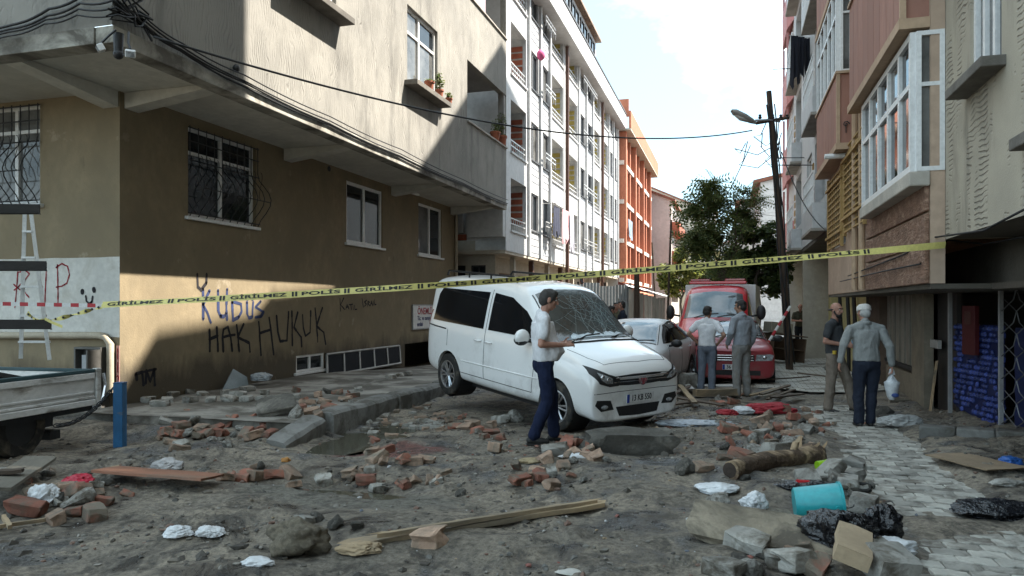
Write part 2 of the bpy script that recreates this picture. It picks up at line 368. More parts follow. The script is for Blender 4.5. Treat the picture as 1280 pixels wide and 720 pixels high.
def island_mat(name, cols, rough=0.85, bump=0.3, trans=0.0):
    m = bpy.data.materials.new(name); m.use_nodes = True; nt = m.node_tree; b = nt.nodes['Principled BSDF']; L = nt.links.new
    g = nt.nodes.new('ShaderNodeNewGeometry'); cr = nt.nodes.new('ShaderNodeValToRGB'); cr.color_ramp.interpolation = 'CONSTANT'
    while len(cr.color_ramp.elements) < len(cols): cr.color_ramp.elements.new(0.5)
    for i, c in enumerate(cols): cr.color_ramp.elements[i].position = i / len(cols); cr.color_ramp.elements[i].color = (*c, 1)
    L(g.outputs['Random Per Island'], cr.inputs['Fac']); v = _vec(nt, rnd=False)
    c = _mix(nt, _ramp(nt, _noise(nt, v, 20, 4), 0.35, 0.7), cr.outputs['Color'], _mix(nt, 0.5, cr.outputs['Color'], (0.08, 0.07, 0.055)))
    L(c, b.inputs['Base Color']); b.inputs['Roughness'].default_value = rough
    if trans:
        tr = nt.nodes.new('ShaderNodeBsdfTranslucent'); mx = nt.nodes.new('ShaderNodeMixShader'); mx.inputs[0].default_value = trans; L(c, tr.inputs['Color']); L(b.outputs[0], mx.inputs[1]); L(tr.outputs[0], mx.inputs[2]); L(mx.outputs[0], nt.nodes['Material Output'].inputs[0])
    if bump:
        bn = nt.nodes.new('ShaderNodeBump'); bn.inputs['Strength'].default_value = bump; bn.inputs['Distance'].default_value = 0.01; L(_noise(nt, v, 60, 4), bn.inputs['Height']); L(bn.outputs[0], b.inputs['Normal'])
    return m
GRAV = island_mat('gravel_mix', [(0.12, 0.115, 0.105), (0.2, 0.185, 0.16), (0.07, 0.065, 0.06), (0.26, 0.24, 0.21), (0.17, 0.1, 0.075), (0.1, 0.09, 0.075), (0.15, 0.14, 0.12)])
def dmud(x, y): 
    if x > 0.95 and x < 2.05: return 0.12
    if x < -5.3 and y > 8.3: return 0.25
    return 0.12 + 0.88 * smooth(0.0, 0.3, nz(x, y, 0.95, 31.0) + 0.1)
gravel('gravel', GRAV, 7000, (-8.5, 3.2, 3.8, 13.5), (0.004, 0.030), 3, dens=dmud)
CLOD = island_mat('mud_clods_mix', [(0.07, 0.06, 0.048), (0.045, 0.038, 0.03), (0.14, 0.12, 0.095), (0.03, 0.026, 0.021)], 0.75)
gravel('mud_clods', CLOD, 2600, (-8.0, 1.1, 3.8, 12.0), (0.010, 0.055), 9, zoff=-0.014, dens=lambda x, y: smooth(0.0, 0.35, nz(x, y, 1.3, 71.0)))

# ------------------------------------------------------------ right pavement of interlocking pavers
PAVER = mat('grey_paver', (0.44, 0.42, 0.37), 0.82, 0.28, 4, 0.3, 45, rand=0.26, dirt=(0.12, 0.105, 0.085), dscale=3.5, dlo=0.46, dhi=0.66)
def paver_shape(w=0.235, d=0.155, h=0.06, g=0.008):
    z = 0.022; pts = []
    for t, s in ((0, 0), (0.3, 0), (0.42, 1), (0.58, 1), (0.70, 0), (1, 0)): pts.append((t * w + (0.5 * g if t == 0 else (-0.5 * g if t == 1 else 0)), s * z + g / 2))
    up = [(x, y + d - g) for x, y in pts[::-1]]
    return [(x - w / 2, y - d / 2) for x, y in pts + up]
def build_pavers():
    mb = MB(); mb.prism(paver_shape(), -0.06, 0.0); proto = None
    bed = MB(); P = []
    ya = [4.2 + 0.4 * i for i in range(26)]; xa = [1.0, 1.4, 1.8, 2.3]
    bed.grid([[(x, y, -0.075) for x in xa] for y in ya]); root = bed.build('right_pavement', mat('bedding_sand', (0.12, 0.105, 0.085), 0.95, 0.3, 5, 0.3, 60), kind='structure')
    rng = random.Random(5); k = 0; rows = 0; y = 4.5
    while y < 13.6:
        off = (rows % 2) * 0.1175; x = 1.10 + off - 0.1175
        while x < 2.38:
            edge = 1.13 + 0.13 * nz(0.3, y, 1.1, 2.2); e2 = 2.32
            if edge < x < e2 and not (rng.random() < 0.05 and x < 1.4):
                if k == 0: p = mb.build('paver', PAVER, root); p.modifiers.new('bevel', 'BEVEL').width = 0.006; me = bake(p); p0 = p
                else: p = p0.copy(); COL.objects.link(p)
                t = 0.02 if x > 1.35 else 0.06
                p.location = (x + rng.uniform(-.003, .003), y + rng.uniform(-.003, .003), -0.012 + rng.uniform(-0.007, 0.008) + 0.02 * nz(x, y, 0.7, 12))
                p.rotation_euler = (rng.gauss(0, t), rng.gauss(0, t), rng.gauss(0, 0.02)); k += 1
            x += 0.235
        y += 0.157; rows += 1
    return k
N_PAVERS = build_pavers()
# ------------------------------------------------------------ left pavement: concrete slab, big kerb stones
CONC = mat('pavement_concrete', (0.30, 0.28, 0.245), 0.88, 0.35, 1.6, 0.4, 30, dirt=(0.08, 0.07, 0.056), dscale=1.1, dlo=0.42, dhi=0.56)
def build_left_pavement():
    mb = MB(); rows = []; n = 40
    for j in range(n + 1):
        y = 8.15 + (26 - 8.15) * (j / n) ** 1.6; r = []
        for i in range(15):
            t = i / 14; x = -8.78 + t * (8.78 - 5.32); yy = y
            if j == 0: yy = 8.25 + 0.16 * nz(x, 2.0, 2.5, 8)
            r.append((x, yy, pav_z(yy) + 0.012 * nz(x, yy, 1.2, 5)))
        rows.append(r)
    mb.grid(rows); mb.grid([[(x, y - 0.01, -0.2) for x, y, z in rows[0]], rows[0]]); mb.grid([[r[-1] for r in rows], [(r[-1][0] + 0.01, r[-1][1], -0.3) for r in rows]])
    p = mb.build('left_pavement', CONC, kind='structure', smooth=35)
    kb = mat('kerb_stone', (0.20, 0.195, 0.18), 0.85, 0.35, 2.2, 0.5, 24, dirt=(0.075, 0.068, 0.056), dscale=2.6, dlo=0.46, dhi=0.62, rand=0.1)
    rng = random.Random(11); y = 7.75; i = 0
    while y < 24:
        ln = 0.98; m = MB(); P = []
        prof = [(-0.15, -0.32), (0.13, -0.32), (0.145, 0.0), (0.135, 0.085), (0.09, 0.125), (-0.02, 0.135), (-0.15, 0.13)]
        for t in range(7):
            s = t / 6; ring = []
            for a, b in prof:
                q = Vector((a, s * ln - 0.0, b)); k = 1 if 0 < t < 6 else 0.9
                q += Vector((0.018 * nz(a * 3 + i, s * 3, 2.0, i), 0, 0.018 * nz(a * 3, s * 3 + i, 2.3, i + 4))) ; q.x *= k; q.z = q.z * k if q.z > 0 else q.z
                ring.append(q)
            P.append(ring)
        vs = [q for r in P for q in r]; c = len(prof)
        m.add(vs, [(a * c + b, a * c + (b + 1) % c, (a + 1) * c + (b + 1) % c, (a + 1) * c + b) for a in range(6) for b in range(c)] + [tuple(range(c)), tuple(6 * c + b for b in range(c))])
        k = m.build('kerb_stone', kb, p, smooth=26, merge=True)
        k.location = (-5.17 + rng.uniform(-.02, .02), y, pav_z(y) - 0.05 + rng.uniform(-.015, .015)); k.rotation_euler = (rng.gauss(0, .012), rng.gauss(0, .02), rng.gauss(0, .012))
        if i == 0: k.rotation_euler = (0.16, 0.10, 0.05); k.location.z -= 0.19; k.location.y -= 0.1; k.location.x -= 0.02
        y += ln + 0.02; i += 1
build_left_pavement()

def build_far_paving():
    m = bpy.data.materials.new('far_paver'); m.use_nodes = True; nt = m.node_tree; b = nt.nodes['Principled BSDF']; v = _vec(nt, rnd=False); br = nt.nodes.new('ShaderNodeTexBrick'); nt.links.new(v, br.inputs['Vector'])
    br.inputs['Scale'].default_value = 1.0; br.inputs['Brick Width'].default_value = .24; br.inputs['Row Height'].default_value = .16; br.inputs['Mortar Size'].default_value = .012; br.inputs['Color1'].default_value = (.46, .44, .38, 1); br.inputs['Color2'].default_value = (.36, .345, .31, 1); br.inputs['Mortar'].default_value = (.13, .12, .10, 1)
    c = _mix(nt, _ramp(nt, _noise(nt, v, 1.2, 6, .65, .5), .48, .62), br.outputs['Color'], (.15, .13, .105)); nt.links.new(c, b.inputs['Base Color']); b.inputs['Roughness'].default_value = .8
    ys = [15.5 + .5 * i for i in range(70)]; mb = MB(); mb.grid([[(x + .25 * nz(0, y, .6, 3) * (1 if x < 1 else 0), y, H(x, y) + .03) for x in (.35, .9, 1.5, 2.1, 2.9)] for y in ys]); mb.build('far_pavement', m, kind='structure')
    w = MB(); n = 28; w.add([(-4.62 + .52 * math.cos(2 * PI * i / n), 8.75 + 1.35 * math.sin(2 * PI * i / n), -.055) for i in range(n)], [tuple(range(n))]); w.build('puddle', mat('muddy_water', (0.075, 0.07, 0.05), .06, .2, 1, .03, 5, spec=.5, fine=0), kind='structure')
    w = MB(); w.add([(-3.3 + .9 * math.cos(2 * PI * i / n), 5.95 + .3 * math.sin(2 * PI * i / n), -.072) for i in range(n)], [tuple(range(n))]); w.build('puddle', mat('muddy_water', (0, 0, 0)), kind='structure')
build_far_paving()
# ------------------------------------------------------------ brown building on the left
BROWN = mat('brown_render', (0.265, 0.21, 0.13), 0.9, 0.25, 0.9, 0.25, 45, dirt=(0.185, 0.148, 0.095), dscale=0.7, dlo=0.45, dhi=0.75, stretch=(1, 1, 0.7))
def tide(m):
    nt = m.node_tree; b = nt.nodes['Principled BSDF']; L = nt.links.new; c = b.inputs['Base Color'].links[0].from_socket; tc = nt.nodes.new('ShaderNodeTexCoord'); sx = nt.nodes.new('ShaderNodeSeparateXYZ'); L(tc.outputs['Object'], sx.inputs[0]); v = _vec(nt, (1, 1, .35), rnd=False)
    a = nt.nodes.new('ShaderNodeMath'); a.operation = 'MULTIPLY_ADD'; a.inputs[1].default_value = 1.3; L(_noise(nt, v, 1.6, 7, .7, .4), a.inputs[0]); L(sx.outputs['Z'], a.inputs[2])
    c = _mix(nt, _ramp(nt, a.outputs[0], 1.55, 1.15), c, (.085, .068, .045)); c = _mix(nt, _ramp(nt, _noise(nt, v, 4.0, 7, .75), .62, .72), c, _mix(nt, .5, c, (.10, .08, .055))); v4 = _vec(nt, rnd=False); c = _mix(nt, _ramp(nt, _noise(nt, v4, 2.2, 5, .6), .66, .72), c, _mix(nt, .35, c, (.42, .36, .27))); L(c, b.inputs['Base Color'])
tide(BROWN)
SOFF = mat('soffit_paint', (0.60, 0.58, 0.52), 0.85, 0.18, 0.8, 0.1, 40)
WHITEW = mat('whitewash', (0.60, 0.585, 0.54), 0.88, 0.15, 1.4, 0.2, 40, dirt=(0.36, 0.33, 0.27), dscale=1.6, dlo=0.5, dhi=0.75)
PVC = mat('white_pvc', (0.74, 0.74, 0.73), 0.4, 0.08, 2, 0.05)
GLS = glass_mat('window_glass'); GLS2 = glass_mat('window_glass_curtained', (0.16, 0.16, 0.155), 0.06, 0.75)
IRON = mat('black_iron', (0.02, 0.02, 0.022), 0.5, 0.3, 8, 0.1)
PIPE = mat('beige_pipe', (0.42, 0.36, 0.27), 0.6, 0.2, 4, 0.1)
BLACKP = mat('black_spray', (0.018, 0.016, 0.02), 0.9, 0.3, 9, 0)
BLUEP = mat('blue_spray', (0.03, 0.045, 0.12), 0.9, 0.5, 5, 0)
REDP = mat('red_spray', (0.30, 0.018, 0.03), 0.9, 0.3, 9, 0)
CABLE = mat('cable_black', (0.015, 0.015, 0.016), 0.6, 0.3, 9, 0)
def stucco_material():
    m = bpy.data.materials.new('combed_stucco'); m.use_nodes = True; nt = m.node_tree; b = nt.nodes['Principled BSDF']; L = nt.links.new
    v = _vec(nt, (1, 1, 1), rnd=False)
    col = _mix(nt, _ramp(nt, _noise(nt, v, 0.55, 6, 0.6), 0.35, 0.65), (0.27, 0.255, 0.225), (0.20, 0.19, 0.17))
    v2 = _vec(nt, (1, 1, 0.22), rnd=False); col = _mix(nt, _ramp(nt, _noise(nt, v2, 1.5, 6, 0.7), 0.52, 0.7), col, (0.125, 0.118, 0.105))
    wv = nt.nodes.new('ShaderNodeTexWave'); wv.bands_direction = 'Y'; wv.inputs['Scale'].default_value = 5.6; wv.inputs['Distortion'].default_value = 24; wv.inputs['Detail'].default_value = 2.0; wv.inputs['Detail Scale'].default_value = 0.45; wv.inputs['Detail Roughness'].default_value = 0.45
    v3 = _vec(nt, (1, 1, 0.62), rnd=False); L(v3, wv.inputs['Vector'])
    br = _ramp(nt, _noise(nt, v3, 3.0, 4, 0.6), 0.36, 0.60); mu = nt.nodes.new('ShaderNodeMath'); mu.operation = 'MULTIPLY'; L(_ramp(nt, wv.outputs['Fac'], 0.35, 0.0), mu.inputs[0]); L(br, mu.inputs[1])
    col = _mix(nt, mu.outputs[0], col, _mix(nt, 0.34, col, (0.10, 0.09, 0.075)))
    L(col, b.inputs['Base Color']); b.inputs['Roughness'].default_value = 0.9
    iv = nt.nodes.new('ShaderNodeMath'); iv.operation = 'SUBTRACT'; iv.inputs[0].default_value = 1; L(mu.outputs[0], iv.inputs[1])
    bn = nt.nodes.new('ShaderNodeBump'); bn.inputs['Strength'].default_value = 0.6; bn.inputs['Distance'].default_value = 0.02; L(iv.outputs[0], bn.inputs['Height'])
    b2 = nt.nodes.new('ShaderNodeBump'); b2.inputs['Strength'].default_value = 0.35; b2.inputs['Distance'].default_value = 0.01; L(_noise(nt, v, 45, 4, 0.7), b2.inputs['Height']); L(bn.outputs[0], b2.inputs['Normal']); L(b2.outputs[0], b.inputs['Normal'])
    return m
STUC = stucco_material()
FR = Face('x', -8.8, 1)          # street wall
FL = Face('y', 8.97, -1)         # wall facing the viewer
FO = Face('x', -7.1, 1)          # overhanging upper storeys, street side
FOL = Face('y', 7.12, -1)        # overhanging upper storeys, end
def rect(F, x0, y0, x1, y1, yb0=None, yb1=None):
    """u0,u1,v0,v1 from two photo points: top left and bottom left."""
    u0, vt = F.uv(x0, y0); _, vb = F.uv(x0, y1); u1, _ = F.uv(x1, y0)
    return [min(u0, u1), max(u0, u1), vb, vt]
YE = 23.3; ZS = 4.88; ZT = 16.0
def grille(F, root, r, n0, label=None):
    u0, u1, v0, v1 = r; mb = MB(); k = 9; h = v1 - v0
    for i in range(k + 1):
        u = u0 + (u1 - u0) * i / k; pts = []
        for j in range(13):
            t = j / 12; v = v1 - h * t; bulge = 0.02 + (0.30 * math.sin(PI * min(1, max(0, (t - 0.38) / 0.60))) ** 1.3 if t > 0.38 else 0)
            pts.append(F.p(u, v, n0 + bulge))
        mb.tube(pts, 0.009, 5)
        if i < k:      # the scroll between two bars
            um = u + (u1 - u0) / k / 2; pts = [F.p(um + 0.045 * math.sin(a), v0 + h * 0.50 + h * 0.17 * math.cos(a * 0.5) , n0 + 0.16) for a in np.linspace(0, 6.28, 12)]
            mb.tube(pts, 0.006, 4)
    for t, b in ((0.02, 0.02), (0.17, 0.02), (0.38, 0.03), (0.97, 0.05)): mb.tube([F.p(u0 - 0.03, v1 - h * t, n0 + b), F.p(u1 + 0.03, v1 - h * t, n0 + b)], 0.012, 5)
    mb.tube([F.p(u0, v1 - h * 0.7, n0 + 0.30), F.p(u1, v1 - h * 0.7, n0 + 0.30)], 0.010, 5)
    return mb.build('window_grille', IRON, root)
def build_brown():
    root = thing('brown_building', 'brown rendered apartment building with an overhanging grey stucco upper storey and graffiti', 'building', (-8.8, 8.97, 0))
    w1 = rect(FR, 235, 157, 320, 270); w2 = rect(FR, 433, 225, 478, 303); w3 = rect(FR, 523, 253, 552, 318)
    b1 = rect(FR, 370, 445, 405, 467); b1[2] = 0.26; b2 = [b1[1] + 0.02, FR.uv(500, 440)[0], 0.10, 0.60]; g1 = [FR.uv(506, 440)[0], FR.uv(548, 440)[0], -0.4, 0.60]
    wl = rect(FL, -45, 134, 50, 255); wl = [wl[0], wl[1], FL.uv(25, 256)[1], FL.uv(25, 132)[1]]
    mb = MB(); FR.wall(mb, 8.97, YE - 0.2, -0.4, ZS + 0.02, [w1, w2, w3, b1, b2, g1], 0.16); FL.wall(mb, -18, -8.8, -0.4, ZS + 0.02, [wl], 0.16)
    mb.bx(-8.92, -8.801, YE - 0.24, YE, -0.4, ZS); mb.build('wall', BROWN, root)
    # whitewashed patch on the end wall: a thin coat of paint
    mb = MB(); u0 = -13; v1 = FL.uv(100, 322)[1]; v0 = FL.uv(100, 420)[1]
    n = 24; top = [(u0 + (-8.8 - u0) * i / n, v1 + 0.012 * nz(i, 0, 0.9, 4)) for i in range(n + 1)]; bot = [(u, v0 + 0.03 * nz(i, 3, 0.8, 9)) for i, (u, _) in enumerate(top)]
    for i in range(n): mb.add([FL.p(*bot[i], 0.003), FL.p(*bot[i + 1], 0.003), FL.p(*top[i + 1], 0.003), FL.p(*top[i], 0.003)], [(0, 1, 2, 3)])
    mb.build('whitewash_patch', WHITEW, root)
    # overhang: facade, soffit, beams, bottom band
    A = rect(FO, 352, -60, 437, 20); A = [FO.uv(352, 0)[0], FO.uv(420, 0)[0], FO.uv(420, 22)[1], FO.uv(420, 22)[1] + 1.55]
    Bw = [FO.uv(509, 100)[0], FO.uv(547, 100)[0], FO.uv(547, 128)[1], FO.uv(547, 40)[1]]
    bal = [FO.uv(584, 150)[0], YE - 0.02, FO.uv(584, 152)[1], FO.uv(584, 74)[1]]
    bal2 = [FO.uv(588, 0)[0], YE - 0.02, FO.uv(588, 0)[1] + 0.05, FO.uv(588, 0)[1] + 1.9]
    mb = MB(); FO.wall(mb, 7.12, YE, ZS + 0.16, ZT, [A, Bw, bal, bal2], 0.2); FOL.wall(mb, -18, -7.1, ZS + 0.16, ZT)
    mb.add([(-18, 7.12, ZT), (-7.1, 7.12, ZT), (-7.1, YE, ZT), (-18, YE, ZT)], [(0, 1, 2, 3)])
    mb.add([(-18, YE, -0.4), (-8.8, YE, -0.4), (-8.8, YE, ZS), (-18, YE, ZS)], [(0, 1, 2, 3)]); mb.add([(-18, YE, ZS), (-7.1, YE, ZS), (-7.1, YE, bal[2]), (-18, YE, bal[2])], [(0, 1, 2, 3)])
    mb.build('upper_facade', STUC, root)
    mb = MB(); FO.box(mb, 7.12, YE, ZS - 0.05, ZS + 0.158, -0.25, 0.02); FOL.box(mb, -18, -7.352, ZS - 0.05, ZS + 0.158, -0.25, 0.02)
    mb.build('edge_band', mat('stained_band', (0.42, 0.40, 0.35), 0.85, 0.3, 1.2, 0.2, 40, dirt=(0.10, 0.09, 0.075), dscale=1.3, dlo=0.42, dhi=0.6), root, bevel=0.01)
    mb = MB(); mb.bx(-18, -7.352, 7.372, YE, ZS + 0.024, ZS + 0.08)
    mb.build('soffit', SOFF, root)
    for y in (9.05, 13.2, 18.2, 22.6):
        mb = MB(); mb.add([(-8.79, y, ZS - 0.22), (-8.79, y + .28, ZS - 0.22), (-8.79, y + .28, ZS + .02), (-8.79, y, ZS + .02), (-7.36, y, ZS - 0.04), (-7.36, y + .28, ZS - 0.04), (-7.36, y + .28, ZS + .02), (-7.36, y, ZS + .02)],
            [(0, 1, 2, 3), (4, 5, 6, 7), (0, 1, 5, 4), (1, 2, 6, 5), (2, 3, 7, 6), (3, 0, 4, 7)]); mb.build('soffit_beam', SOFF, root)
    for x in (-9.1, -12.4):
        mb = MB(); mb.add([(x, 8.96, ZS - 0.22), (x + .28, 8.96, ZS - 0.22), (x + .28, 8.96, ZS + .02), (x, 8.96, ZS + .02), (x, 7.38, ZS - 0.04), (x + .28, 7.38, ZS - 0.04), (x + .28, 7.38, ZS + .02), (x, 7.38, ZS + .02)],
            [(0, 1, 2, 3), (4, 5, 6, 7), (0, 1, 5, 4), (1, 2, 6, 5), (2, 3, 7, 6), (3, 0, 4, 7)]); mb.build('soffit_beam', SOFF, root)
    # windows
    window(FR, root, *w1, 0.12, PVC, [GLS], (0.5,), 0.72, 0.06, 0.06, PVC); grille(FR, root, w1, 0.02)
    window(FR, root, *w2, 0.08, PVC, [GLS, GLS2], (0.5,), None, 0.075, 0.07, PVC)
    window(FR, root, *w3, 0.08, PVC, [GLS, GLS2], (0.5,), None, 0.07, 0.07, PVC)
    window(FL, root, *wl, 0.1, PVC, [GLS2], (0.33, 0.66), 0.74, 0.06, 0.07, PVC); grille(FL, root, wl, 0.02)
    window(FR, root, *b1, 0.06, PVC, [GLS], (0.5,), None, 0.045, 0.05, PVC)
    # the long tilted basement window
    mb = MB(); u0, u1 = b2[0] + 0.1, b2[1] - 0.05; k = 5
    for i in range(k + 1):
        u = u0 + (u1 - u0) * i / k; mb.tube([FR.p(u, 0.57, 0.0), FR.p(u - 0.25, 0.11, 0.16)], 0.028, 4)
    mb.tube([FR.p(u0, 0.57, 0.0), FR.p(u1, 0.57, 0.0)], 0.03, 4); mb.tube([FR.p(u0 - .25, 0.11, 0.16), FR.p(u1 - .25, 0.11, 0.16)], 0.03, 4)
    wn = mb.build('basement_window', mat('grimy_frame', (0.38, 0.37, 0.35), .6, .3, 5, .1), root)
    for i in range(k):
        a = u0 + (u1 - u0) * i / k; b = u0 + (u1 - u0) * (i + 1) / k; g = MB()
        q = [FR.p(a, .57, -.003), FR.p(b, .57, -.003), FR.p(b - .25, .11, .157), FR.p(a - .25, .11, .157)]; o = Vector((-0.012, 0, -.006)); g.add(q + [p + o for p in q], [(0, 1, 2, 3), (4, 5, 6, 7), (0, 1, 5, 4), (1, 2, 6, 5), (2, 3, 7, 6), (3, 0, 4, 7)]); g.build('pane', mat('dusty_dark_pane', (0.012, 0.012, 0.014), .6, .4, 2, .05, spec=.04), wn)
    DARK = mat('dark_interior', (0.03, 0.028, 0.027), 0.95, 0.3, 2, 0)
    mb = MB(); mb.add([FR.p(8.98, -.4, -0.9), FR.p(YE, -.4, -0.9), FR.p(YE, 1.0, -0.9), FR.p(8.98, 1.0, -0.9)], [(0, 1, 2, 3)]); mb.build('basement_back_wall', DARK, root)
    window(FO, root, *A, 0.12, PVC, [GLS], (0.5,), None, 0.07); window(FO, root, *Bw, 0.12, PVC, [GLS2, GLS], (0.45,), 0.68, 0.07)
    SILL = mat('dark_sill', (0.16, 0.145, 0.125), 0.85, 0.4, 3, 0.3, 30)
    for nme, r in (('window_sill', A), ('window_sill', Bw)):
        mb = MB(); FO.box(mb, r[0] - 0.15, r[1] + 0.15, r[2] - 0.12, r[2] - 0.003, -0.19, 0.32); mb.build(nme, SILL, root, bevel=0.01)
    # balcony recess
    BW = mat('balcony_wall', (0.30, 0.285, 0.27), 0.9, 0.25, 1.2, 0.15); CAP = mat('stone_cap', (0.36, 0.33, 0.29), 0.8, 0.3, 3, 0.2)
    for r in (bal, bal2):
        mb = MB(); x0, x1 = -9.0, -7.3
        mb.add([(x0, r[0], r[2] - .8), (x0, YE, r[2] - .8), (x0, YE, r[3] + .2), (x0, r[0], r[3] + .2)], [(0, 1, 2, 3)])
        mb.add([(x0, r[0], r[2] - .8), (x1, r[0], r[2] - .8), (x1, r[0], r[3] + .2), (x0, r[0], r[3] + .2)], [(0, 1, 2, 3)])
        mb.add([(x0, r[0], r[3] + .2), (x1, r[0], r[3] + .2), (x1, YE, r[3] + .2), (x0, YE, r[3] + .2)], [(0, 1, 2, 3)])
        mb.add([(x0, r[0], r[2] - .8), (x1, r[0], r[2] - .8), (x1, YE, r[2] - .8), (x0, YE, r[2] - .8)], [(0, 1, 2, 3)])
        mb.build('balcony', BW, root)
        mb = MB(); FO.box(mb, r[0], YE + 0.02, r[2] - 0.002, r[2] + 0.05, -0.22, 0.05); mb.build('parapet_cap', CAP, root, bevel=0.008)
        mb = MB(); mb.bx(-8.98, -8.93, r[0] + 0.7, r[0] + 1.6, r[2] - .7, r[2] + 1.35); mb.build('balcony_door', PVC, root)
    mb = MB(); mb.bx(-7.32, -7.12, YE - 0.2, YE - 0.012, bal[2] + .05, bal[3] + 0.3); mb.build('balcony_post', BW, root)
    mb = MB(); mb.bx(-7.17, -7.15, bal2[0] + .03, bal2[0] + 1.5, bal2[2] + .05, bal2[2] + 1.4); mb.build('curtain', mat('mauve_curtain', (0.42, 0.34, 0.38), 0.8, 0.2, 6, 0.3, 12, stretch=(1, 6, 0.4)), root)
    # pipes at the corner, gas box
    def uvp(x, y, n): return FL.p(*FL.uv(x, y), n)
    mb = MB(); mb.tube([uvp(-40, 419, .06), uvp(128, 419, .06), uvp(136, 421, .06), uvp(142, 430, .06), uvp(142, 490, .06)], 0.055, 10); o = mb.build('gas_pipe', PIPE, root, smooth=40)
    mb = MB(); a = uvp(104, 433, 0); b = uvp(137, 528, 0); F = FL
    F.box(mb, a.x, a.x + .03, b.z, a.z, .003, .17); F.box(mb, b.x - .03, b.x, b.z, a.z, .003, .17); F.box(mb, a.x + .03, b.x - .03, a.z - .03, a.z, .003, .17); F.box(mb, a.x + .03, b.x - .03, b.z, a.z - .031, .003, .02)
    o = mb.build('meter_box', mat('box_steel', (0.11, 0.105, 0.095), 0.6, 0.3, 4, 0.1), root)
    mb = MB(); F.box(mb, a.x + .1, a.x + .24, a.z - .35, a.z - .12, .022, .12); mb.ball((a.x + .17, 8.85, a.z - .42), 0.05); mb.build('gas_meter', mat('meter_grey', (0.35, 0.36, 0.37), 0.5, 0.2, 5, 0.1), o)
    mb = MB(); F.box(mb, b.x - 0.028, b.x - 0.002, b.z + .0, a.z - .03, .172, .40); mb.build('box_door', mat('box_steel', (0, 0, 0)), o)
    mb = MB(); q = FR.p(*FR.uv(500, 238), 0); mb.tube([FR.p(FR.uv(492, 239)[0], q.z, 0.0), FR.p(FR.uv(492, 239)[0], q.z, 0.12), FR.p(FR.uv(517, 238)[0], q.z + .02, .14)], 0.05, 10); mb.build('vent_pipe', PVC, root, smooth=40)
    mb = MB(); q = FR.uv(411, 211); mb.lathe([(0.0, 0), (0.06, 0), (0.065, 0.01), (0.0, 0.011)], 14, Matrix.Translation(FR.p(*q, 0.002)) @ Matrix.Rotation(PI / 2, 4, 'Y')); mb.build('vent_cap', IRON, root)
    mb = MB(); mb.tube([FR.p(YE - .3, -.2, .06), FR.p(YE - .3, ZS, .06)], 0.05, 8); mb.build('downpipe', PIPE, root, smooth=40)
    # graffiti and marks: flat paint
    c4 = lambda pts: [FR.uv(220 + x / 4.923, 320 + y / 4.923) for x, y in pts]
    mb = MB()
    for s in ([(165, 205), (167, 300), (168, 390)], [(205, 215), (165, 300)], [(165, 300), (195, 350), (215, 410)], [(258, 212), (260, 340), (275, 372), (298, 372), (311, 340)], [(314, 205), (310, 300), (313, 392)],
              [(345, 285), (352, 395), (385, 375), (403, 340), (400, 295), (345, 280)], [(436, 285), (437, 360), (450, 380), (468, 375), (474, 285)], [(440, 258), (441, 266)], [(468, 256), (469, 264)], [(520, 280), (490, 315), (536, 345), (522, 372), (488, 378)]): FR.stroke(mb, c4(s), 0.06)
    mb.build('graffiti_kudus', BLUEP, root)
    mb = MB()
    for s in ([(130, 112), (134, 190), (155, 208), (185, 165), (187, 112)], [(205, 455), (207, 585)], [(250, 440), (258, 585)], [(205, 512), (255, 490)], [(290, 585), (286, 500), (292, 450), (318, 435), (335, 500), (346, 582)], [(288, 500), (360, 485)],
              [(372, 425), (388, 585)], [(415, 420), (378, 500), (450, 535), (455, 588)], [(508, 405), (522, 608)], [(572, 380), (585, 480), (600, 608)], [(515, 475), (578, 455)], [(618, 370), (626, 470), (640, 525), (682, 520), (692, 345)],
              [(712, 342), (715, 550)], [(748, 348), (725, 440), (770, 500), (772, 558)], [(778, 362), (782, 440), (795, 492), (825, 470), (828, 338)], [(855, 322), (872, 528)], [(900, 320), (865, 430), (908, 470), (920, 545)]): FR.stroke(mb, c4(s), 0.052)
    for s in ([(437, 70), (500, 55)], [(457, 70), (460, 105)], [(437, 72), (440, 90)], [(468, 100), (470, 60), (482, 95), (495, 55), (497, 105)]): FR.stroke(mb, [FR.uv(x / 2.572, 440 + y / 2.572) for x, y in s], 0.05)
    mb.build('graffiti_hak_hukuk', BLACKP, root)
    mb = MB()
    for s in ([(1008, 262), (1012, 338)], [(1032, 258), (1012, 300), (1036, 328)], [(1044, 328), (1052, 298), (1063, 326)], [(1046, 315), (1060, 313)], [(1064, 300), (1086, 297)], [(1075, 299), (1078, 330)], [(1088, 305), (1090, 330)], [(1098, 303), (1100, 330), (1113, 327)],
              [(1144, 262), (1152, 314)], [(1172, 273), (1159, 283), (1171, 296), (1160, 309)], [(1178, 309), (1180, 278), (1190, 284), (1180, 293), (1193, 306)], [(1195, 306), (1201, 278), (1209, 304)], [(1197, 295), (1207, 293)], [(1212, 278), (1214, 303)], [(1219, 268), (1222, 301), (1231, 298)]): FR.stroke(mb, c4(s), 0.03)
    mb.build('graffiti_katil_israil', BLACKP, root)
    c1 = lambda pts: [FL.uv(x / 4.5, 240 + y / 4.5) for x, y in pts]
    mb = MB()
    for s in ([(102, 450), (96, 540), (86, 650)], [(102, 452), (150, 445), (168, 460), (145, 492), (98, 540)], [(80, 520), (112, 548)], [(112, 530), (82, 550)], [(100, 540), (140, 562), (165, 592)], [(262, 440), (258, 540), (254, 640)], [(325, 410), (328, 530), (328, 642)], [(318, 425), (350, 403), (382, 418), (393, 465), (378, 512), (350, 530), (318, 535)]): FL.stroke(mb, c1(s), 0.022, 0.008)
    mb.build('graffiti_rip', REDP, root)
    mb = MB()
